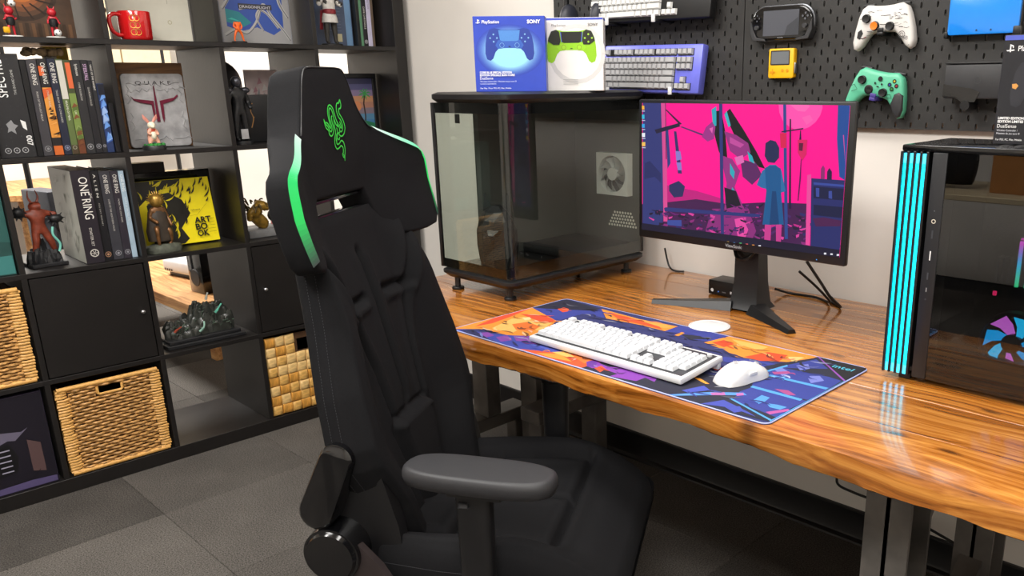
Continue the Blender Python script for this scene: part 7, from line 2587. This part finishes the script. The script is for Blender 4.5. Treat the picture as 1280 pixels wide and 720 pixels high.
hung_keyboard('black keyboard with white keycaps at the top of the pegboard', (1.085, -0.082, 1.487), math.radians(82), math.radians(0.5), M_BLK, ('pale_keycap', 'pale_keycap'), False, w=0.47)
def hook(label, x, z, lip='white', out=0.075, drop=0.0):
    h_ = thing('pegboard_hook', label, 'hook', (x, PY, z), 0)
    MB().rbox(-0.006, 0.006, -out, -0.0003, -0.006, 0.0, 0.0015).build('arm', M_BLK, h_)
    MB().rbox(-0.0065, 0.0065, -out - 0.005, -out, -0.006, 0.016, 0.0015).build('lip', M_WHITE if lip == 'white' else mat('purple_plastic', '4a3c8c', 0.45) if lip == 'purple' else M_BLK, h_)
hook('white-tipped hook under the right end of the blue keyboard', 1.44, 1.279, out=0.088)
hook('white-tipped hook under the left of the blue keyboard', 1.19, 1.279, out=0.088)
hook('white-tipped hook under the top keyboard, left one', 1.19, 1.483, out=0.088)
hook('white-tipped hook under the top keyboard, right one', 1.375, 1.483, out=0.088)

# handheld consoles
it = thing('handheld_console', 'wide black handheld console with rounded ends on the pegboard', 'handheld', (1.765, PY - 0.012, 1.458), 0)
def stadium(w, h, n=10, r=None):
    r = r or h / 2
    return [(x - w / 2, z - h / 2) for x, z in rrect(w, h, r * 0.98, n)]
g = MB()
g.prism(stadium(0.188, 0.086), -0.012, 0.008, 0.005, 3)
g.build('shell', M_BLKGLOSS, it, 40)
g = MB()
g.prism(stadium(0.196, 0.092), -0.004, 0.004, 0.002)
g.build('silver_band', mat('dark_silver_trim', '6a6c70', 0.3, 0.8), it, 40)
a = Art(0.0003, -0.012)
a.rect(-0.055, -0.032, 0.055, 0.032, '3c3e44')
a.poly([(-0.055, 0.032), (0.055, 0.032), (0.052, 0.012), (0.02, -0.008), (0.012, -0.032), (-0.055, -0.032)], '50525a')
a.text('PS VITA', 0.0, -0.039, 0.005, 'b0b0b4', align='c')
for dx, dz in ((0, .007), (.007, 0), (0, -.007), (-.007, 0)):
    a.circ(0.074 + dx, 0.014 + dz, 0.003, '5a5c62', n=10)
    a.rect(-0.074 + dx - 0.002, 0.014 + dz - 0.002, -0.074 + dx + 0.002, 0.014 + dz + 0.002, '4a4c52')
a.build(it, 'screen_print')
for s in (-1, 1):
    MB().lathe([(0.006, 0), (0.006, 0.002), (0.0045, 0.003), (0.0045, 0.006), (0.006, 0.007)], 14).build('thumb_stick', M_GREY, it, loc=(s * 0.074, -0.0125, -0.01), rot=(PI / 2, 0, 0))
    g = MB()
    g.prism([(s * 0.094, 0.008), (s * 0.096, -0.02), (s * 0.085, -0.043), (s * 0.045, -0.046), (s * 0.05, -0.040), (s * 0.075, -0.035), (s * 0.086, -0.015)], -0.016, 0.01, 0.001, 1)
    g.build('mount_corner', M_GREY, it)
it = thing('handheld_console', 'small square yellow handheld console with a grey screen', 'handheld', (1.767, PY - 0.012, 1.354), 0)
M_YEL = mat('yellow_plastic', 'f2b50e', 0.4, var=0.03)
g = MB()
g.prism([(x - 0.039, z - 0.038) for x, z in rrect(0.078, 0.077, 0.005)], -0.006, 0.011, 0.0015)
g.build('shell', M_YEL, it)
a = Art(0.0003, -0.006)
a.poly([(x - 0.033, z - 0.004) for x, z in rrect(0.060, 0.038, 0.003)], '1c1c1e')
a.rect(-0.030, -0.001, 0.024, 0.031, '6e7276')
a.circ(0.006, -0.018, 0.0042, 'e89a08').circ(0.021, -0.018, 0.0042, 'e89a08')
a.rect(-0.0268, -0.0292, -0.0232, -0.0138, 'e89a08').rect(-0.033, -0.0233, -0.017, -0.0197, 'e89a08')
a.build(it, 'face_print')
g = MB()
g.rbox(0.0395, 0.044, -0.004, 0.004, -0.026, 0.002, 0.001)
g.build('crank', M_METAL, it)
for x in (-0.032, 0.032):
    MB().rbox(x - 0.004, x + 0.004, -0.009, 0.0115, -0.042, -0.0385, 0.001).build('mount_clip', M_BLK, it)

# game controllers
def puff(o, d, r):
    """solid from an (x, z) outline with well rounded front and back edges"""
    n = len(o)
    nr = []
    for i in range(n):
        a_, b_ = Vector(o[i - 1]), Vector(o[(i + 1) % n])
        t_ = (b_ - a_).normalized()
        nr.append(Vector((t_.y, -t_.x)))
    area_ = sum(o[i - 1][0] * o[i][1] - o[i][0] * o[i - 1][1] for i in range(n))
    sg = -1 if area_ > 0 else 1
    def ins(k_):
        return [(p[0] + sg * q.x * k_, p[1] + sg * q.y * k_) for p, q in zip(o, nr)]
    prof_ = [(0.0, r * 0.6), (r * 0.4, r * 0.15), (r, 0.0), (d - r, 0.0), (d - 0.5 * r, r * 0.15), (d - 0.2 * r, r * 0.45), (d, r * 0.95)]
    rings = [[(x, -y_, z) for x, z in ins(k_)] for y_, k_ in prof_]
    g = MB()
    g.loft(rings, cap=False)
    for ring in (rings[0], rings[-1]):
        tr = tessellate_polygon([[Vector((p[0], p[2], 0)) for p in ring]])
        g.add(ring, [list(t_) for t_ in tr])
    me_bm = bmesh.new()
    vv = [me_bm.verts.new(p) for p in g.v]
    for f_ in g.f:
        try:
            me_bm.faces.new([vv[i_] for i_ in f_])
        except ValueError:
            pass
    bmesh.ops.remove_doubles(me_bm, verts=me_bm.verts[:], dist=1e-6)
    bmesh.ops.recalc_face_normals(me_bm, faces=me_bm.faces[:])
    return MB().frombm(me_bm)
def xpad(label, loc, rz, m_main, m_right, sticks, art, lip):
    c = thing('game_controller', label, 'controller', loc, 0, 'controllers on the pegboard')
    c.rotation_euler = (0, rz, 0)
    h = [(0.0, 0.046), (0.011, 0.0463), (0.022, 0.047), (0.034, 0.049), (0.045, 0.05), (0.058, 0.042), (0.067, 0.022), (0.075, -0.008), (0.080, -0.036), (0.077, -0.052), (0.068, -0.057), (0.056, -0.048), (0.042, -0.028), (0.032, -0.018), (0.018, -0.015), (0.0, -0.015)]
    o = h + [(-x, z) for x, z in h[::-1]][1:-1]
    puff(o, 0.032, 0.010).build('shell', m_main, c, 60)
    if m_right:
        g = MB()
        g.prism([(0.048, 0.0), (0.060, 0.008), (0.0715, 0.0), (0.0785, -0.034), (0.076, -0.050), (0.068, -0.055), (0.057, -0.046), (0.044, -0.026)], -0.0345, -0.004, 0.006, 3)
        g.build('black_grip', m_right, c, 50)
    for x, z, m in sticks:
        st = MB().lathe([(0.0105, 0), (0.0105, 0.002), (0.006, 0.003), (0.006, 0.006), (0.0095, 0.0075), (0.0095, 0.0095), (0.006, 0.0088)], 18).build('thumb_stick', m, c, loc=(x, -0.0318, z), rot=(PI / 2, 0, 0))
    MB().lathe([(0.0115, 0), (0.0115, 0.002), (0.009, 0.003), (0.004, 0.002)], 18).build('direction_pad', sticks[1][2] if len(sticks) > 2 else M_BLK, c, loc=(-0.02, -0.0318, -0.0), rot=(PI / 2, 0, 0))
    a = Art(0.00025, -0.0321)
    art(a)
    a.build(c, 'face_print')
    for s in (-1, 1):
        MB().rbox(s * 0.045 - 0.016, s * 0.045 + 0.016, -0.02, -0.006, 0.045, 0.053, 0.004).build('bumper', M_GREY, c)
    MB().rbox(-0.007, 0.009, -0.048, -0.0002, -0.024, -0.0155, 0.002).build('holder', lip, c)
    MB().rbox(-0.007, 0.009, -0.0475, -0.043, -0.016, -0.006, 0.0015).build('holder_lip', lip, c)
M_ORANGE = mat('orange_pad_plastic', 'e87a18', 0.35)
rr = random.Random(91)
def sketch(a):
    for i in range(46):
        x, z = rr.uniform(-0.07, 0.068), rr.uniform(-0.04, 0.036)
        if abs(x) < 0.036 and z < -0.01:
            continue
        if abs(x) > 0.055 and z > 0.02:
            continue
        l_ = rr.uniform(0.006, 0.02)
        a.line([(x, z), (x + l_ * 0.5, z + rr.uniform(-0.002, 0.002)), (min(x + l_, 0.071), z + rr.uniform(-0.003, 0.003))], rr.uniform(0.0006, 0.0018), rr.choice(['2a2a2c', '4a4a4c', '6a6a6c', 'b04038' if i % 9 == 0 else '3a3a3c']), 1)
    a.ring(0.05, -0.024, 0.008, 0.0012, '4a4a4c').ring(0.05, -0.024, 0.004, 0.001, '4a4a4c')
    a.poly([(-0.064, -0.012), (-0.055, -0.006), (-0.05, -0.016), (-0.058, -0.03), (-0.066, -0.026)], '2c2c2e')
    a.circ(0.03, 0.026, 0.0035, 'c8c8ca').circ(0.04, 0.018, 0.0035, 'c8c8ca').circ(0.02, 0.018, 0.0035, 'c8c8ca')
xpad('white game controller covered in black comic sketches with an orange pad', (2.058, PY, 1.437), math.radians(-1), mat('white_sketch_shell', 'd9d6d2', 0.4, var=0.03), None, [(-0.042, 0.018, M_BLK), (0.02, -0.003, M_BLK), (-0.02, -0.0, M_ORANGE)], sketch, M_BLK)
def greenart(a):
    for x, z, c_ in ((0.042, 0.030, 'b8b030'), (0.05, 0.020, '9a3038'), (0.032, 0.020, '2a4a9a'), (0.04, 0.011, '2a8a3a')):
        a.circ(x, z, 0.0052, '1a1c1c', n=14)
        a.circ(x, z, 0.0028, c_, n=8)
    a.circ(0.005, 0.030, 0.006, '1c1c1e')
    a.circ(-0.006, 0.018, 0.0026, '1c1c1e', n=10).circ(0.012, 0.018, 0.0026, '1c1c1e', n=10).rect(0.0, 0.009, 0.006, 0.012, '1c1c1e')
    for pts in ([(-0.07, 0.0), (-0.06, 0.006), (-0.05, -0.004), (-0.064, -0.012)], [(0.03, -0.004), (0.04, -0.002), (0.046, -0.01), (0.034, -0.012)]):
        a.line(pts, 0.0014, '1c3a2c')
xpad('mint green game controller with one black grip hung above the monitor corner', (2.054, PY, 1.283), math.radians(10), mat('mint_green_shell', '5cb894', 0.4, var=0.04), M_GREY, [(-0.042, 0.020, M_BLK), (0.02, -0.001, M_BLK)], greenart, mat('purple_plastic', '4a3c8c', 0.45))

# blue clamshell handheld
it = thing('clamshell_handheld', 'bright blue clamshell handheld at the top right of the pegboard', 'handheld', (2.295, PY - 0.002, 1.452), 0)
g = MB()
g.prism([(x - 0.079, z - 0.045) for x, z in rrect(0.158, 0.095, 0.007)], -0.024, -0.013, 0.002)
g.build('lid', mat('bright_blue_gloss', '1e86e8', 0.2, var=0.03, coat=0.6), it)
g = MB()
g.prism([(x - 0.080, z - 0.046) for x, z in rrect(0.160, 0.097, 0.007)], -0.0128, 0.0015, 0.002)
g.build('lower_half', M_GREY, it)
a = Art(0.0003, -0.024)
a.circ(-0.012, -0.036, 0.0022, '143a6a').circ(0.02, -0.036, 0.0022, '143a6a')
a.build(it, 'camera_dots')
MB().rbox(0.068, 0.086, -0.027, 0.0, -0.052, -0.030, 0.003).build('mount_corner', M_BLK, it)
MB().rbox(-0.086, -0.077, -0.027, 0.0, -0.052, -0.036, 0.003).build('mount_corner', M_BLK, it)
# black dock
it = thing('console_dock', 'matt black console dock below the blue handheld', 'dock', (2.315, PY, 1.31), 0)
g = MB()
g.rbox(-0.085, 0.085, -0.05, -0.012, -0.045, 0.032, 0.004)
g.build('dock_body', M_GREY, it)
g = MB()
g.prism([(-0.085, -0.04), (-0.055, -0.042), (-0.04, -0.052), (-0.01, -0.052), (0.0, -0.03), (-0.02, -0.022), (-0.085, -0.012)], -0.0515, -0.0503, 0.0)
g.build('glossy_patch', M_BLKGLOSS, it)
MB().cyl((-0.03, -0.055, -0.06), (-0.03, -0.0002, -0.06), 0.011, n=18).build('mount_peg', M_BLK, it)
MB().rbox(-0.085, 0.085, -0.052, -0.0002, 0.0325, 0.036, 0.001).build('mount_shelf', M_BLK, it)
a = Art(0.0003, -0.05)
a.ring(-0.008, -0.004, 0.007, 0.0015, '3c3c3e')
a.build(it, 'emblem')
# headset
it = thing('headset', 'dark headset hanging behind the white controller box', 'headset', (1.05, PY - 0.045, 1.535), 0)
g = MB()
g.tube(spline([(-0.075, 0, -0.03), (-0.08, 0, 0.03), (-0.06, 0, 0.09), (0, 0, 0.115), (0.06, 0, 0.09), (0.08, 0, 0.03), (0.075, 0, -0.03)], 6), 0.009)
g.build('headband', M_BLK, it, 60)
for s in (-1, 1):
    g = MB()
    g.sph((s * 0.068, 0, -0.03), (0.024, 0.04, 0.048), 16, 10)
    g.build('ear_cup', mat('slate_ear_cup', '2a2c36', 0.45), it)
MB().rbox(-0.012, 0.012, -0.03, 0.0445, 0.084, 0.104, 0.003).build('hanger', M_BLK, it)
# ------------------------------------------------------------------ room beyond the shelf
bn = thing('low_wooden_bench', 'low wooden bench seen through the shelf carrying a white console', 'bench', (-1.35, -0.52, 0))
for k in range(3):
    MB().rbox(-0.75, 0.75, -0.285 + k * 0.19, -0.097 + k * 0.19, 0.37, 0.42, 0.002, 1).build('plank', M_LIGHTWOOD, bn)
for x in (-0.68, 0.25):
    for y in (0.0, 0.22):
        MB().rbox(x - 0.03, x + 0.03, y - 0.03, y + 0.03, 0, 0.3695, 0.002, 1).build('leg', M_LIGHTWOOD, bn)
MB().rbox(-0.65, 0.22, 0.0, 0.25, 0.3, 0.32, 0.002, 1).build('lower_shelf', mat('dark_shelf_wood', '4a302a', 0.6), bn)
it = thing('white_console', 'white angled console lying on the low bench behind the shelf', 'console', (-1.12, -0.50, 0.4205), 0.15)
MB().rbox(-0.2, 0.2, -0.12, 0.12, 0.02, 0.085, 0.015, 3).build('shell', M_WHITE, it)
MB().rbox(-0.18, 0.18, -0.1, 0.1, 0.0, 0.0195, 0.004).build('plinth', M_GREY, it)
a = Art(0.0005, -0.12)
for i in range(4):
    a.rect(-0.18 + i * 0.02, 0.03, -0.168 + i * 0.02, 0.04, '2a2a2c')
a.build(it, 'port')
it = thing('desktop_speaker', 'black box speaker with a pale top at the end of the low bench', 'speaker', (-0.80, -0.60, 0.4205), 0.1)
MB().rbox(-0.06, 0.06, -0.09, 0.09, 0, 0.19, 0.004).build('cabinet', M_BLKGLOSS, it)
MB().rbox(-0.058, 0.058, -0.088, 0.088, 0.1905, 0.197, 0.002).build('top_plate', M_METAL, it)
MB().cyl((0, -0.0903, 0.07), (0, -0.094, 0.07), 0.04, 0.036, 24).build('cone', M_GREY, it)
it = thing('wooden_post', 'narrow upright wooden plank leaning at the end of the low bench', 'plank', (-0.56, -0.555, 0), 0)
MB().rbox(-0.012, 0.012, -0.02, 0.02, 0.0005, 0.74, 0.002, 1).build('plank', M_LIGHTWOOD, it)
MB().rbox(-0.018, 0.018, -0.03, 0.03, 0.0003, 0.02, 0.002, 1).build('foot', M_LIGHTWOOD, it)
def stand(x, y, label, r=0.16):
    it = thing('light_stand', label, 'stand', (x, y, 0))
    g = MB()
    g.cyl((0, 0, 0.25), (0, 0, 1.2), 0.013, n=12)
    g.cyl((0, 0, 1.0), (0, 0, 1.9), 0.009, n=12)
    g.build('pole', M_BLK, it)
    g = MB()
    g.cyl((0, 0, 1.17), (0, 0, 1.22), 0.02, n=12)
    g.cyl((0, 0, 1.08), (0, 0, 1.11), 0.018, n=12)
    g.build('collar', M_BLK, it)
    for k in range(3):
        an = 2 * PI * k / 3 + 0.4
        g = MB()
        g.tube([(0, 0, 0.55), (r / 2 * math.cos(an), r / 2 * math.sin(an), 0.27), (r * math.cos(an), r * math.sin(an), 0.01)], 0.01, 8)
        g.build('leg', M_BLK, it, 60)
stand(-2.4, -0.09, 'black light stand pole standing in the room behind the yellow book')
stand(-1.9, -0.99, 'black light stand pole behind the demon figurine')
tb = thing('round_table', 'round wooden table in the room behind the demon figurine', 'table', (-2.95, -0.62, 0))
g = MB()
g.lathe([(0.5, 0.70), (0.52, 0.705), (0.52, 0.735), (0.5, 0.74), (0.02, 0.7402)], 48)
g.build('table_top', M_LIGHTWOOD, tb)
for k in range(4):
    an = PI / 4 + k * PI / 2
    MB().cyl((0.36 * math.cos(an), 0.36 * math.sin(an), 0), (0.33 * math.cos(an), 0.33 * math.sin(an), 0.70), 0.025, 0.03, 12).build('leg', M_LIGHTWOOD, tb)
it = thing('tower_speaker', 'narrow slate grey floor speaker seen behind the demon figurine', 'speaker', (-1.5, -1.03, 0), 0.2)
MB().rbox(-0.12, 0.12, -0.045, 0.045, 0.02, 0.86, 0.008).build('cabinet', mat('slate_laminate', '3c3f48', 0.5), it)
MB().rbox(-0.14, 0.14, -0.06, 0.06, 0.0, 0.0195, 0.004).build('plinth', M_BLK, it)
for z in (0.3, 0.5, 0.7):
    MB().cyl((0.1203, 0, z), (0.125, 0, z), 0.035, 0.03, 20).build('cone', M_BLK, it)
it = thing('wall_cabinet', 'pale wooden wall cabinet on the far wall behind the emblem plaque', 'cabinet', (-3.25, 0.1, 1.15))
MB().rbox(-0.225, 0.2, -0.5, 0.1, 0, 0.75, 0.003, 1).build('carcass', mat('beige_laminate', 'c9b898', 0.5, var=0.05), it)
for y in (-0.2,):
    MB().rbox(0.2005, 0.216, -0.495, -0.205, 0.01, 0.74, 0.002, 1).build('door', mat('beige_laminate', 'c9b898', 0.5), it)
    MB().rbox(0.2005, 0.216, -0.195, 0.095, 0.01, 0.74, 0.002, 1).build('door', mat('beige_laminate', 'c9b898', 0.5), it)
it = thing('black_curtain_panel', 'black eyeleted banner hanging on the far wall behind the plaque', 'banner', (-3.1, 0.42, 1.0))
MB().rbox(-0.01, 0.01, -0.16, 0.16, 0, 0.9, 0.003, 1).build('cloth', M_BLK, it)
for i in range(16):
    MB().cyl((0.0102, -0.1, 0.1 + i * 0.05), (0.013, -0.1, 0.1 + i * 0.05), 0.009, n=10).build('eyelet', M_METAL, it)
MB().cyl((0, -0.2, 0.91), (0, 0.2, 0.91), 0.012, n=10).build('rail', M_METAL, it)
MB().rbox(-0.375, 0.0, -0.005, 0.005, 0.9, 0.92, 0.002).build('wall_arm', M_METAL, it)
# ------------------------------------------------------------------ worktable behind the camera (seen mirrored in the tower glass)
tb = thing('work_table', 'plain beige worktable behind the camera, mirrored in the tower glass', 'table', (1.5, -3.75, 0))
MB().rbox(-0.9, 0.9, -0.35, 0.35, 0.70, 0.73, 0.003, 1).build('table_top', mat('beige_laminate', 'c9b898', 0.5), tb)
for x in (-0.84, 0.84):
    for y in (-0.3, 0.3):
        MB().rbox(x - 0.025, x + 0.025, y - 0.025, y + 0.025, 0, 0.6995, 0.002, 1).build('leg', M_METAL, tb)
it = thing('cardboard_box', 'brown cardboard box on the worktable, mirrored in the tower glass', 'box', (1.72, -3.72, 0.7305), 0.1)
MB().rbox(-0.2, 0.2, -0.15, 0.15, 0, 0.2, 0.002, 1).build('carton', CARD, it)
MB().box(-0.2, 0.2, -0.025, 0.025, 0.2002, 0.2006).build('tape', mat('packing_tape', 'c9a46a', 0.3), it, 0)
it = thing('backpack', 'black slumped backpack on the worktable, mirrored in the tower glass', 'bag', (1.28, -3.7, 0.7305), -0.2)
skin(it, 'bag', [(0, 0, 0.09, 0.12), (0, 0, 0.2, 0.12), (0.02, 0.02, 0.3, 0.08), (-0.1, 0, 0.08, 0.07), (0.1, 0, 0.08, 0.07)], [(0, 1), (1, 2), (0, 3), (0, 4)], mat('black_nylon', '0d0d10', 0.7), 2)
MB().tube(spline([(-0.03, 0.05, 0.32), (0, 0.06, 0.42), (0.04, 0.05, 0.36)]), 0.008).build('handle', M_BLK, it, 60)
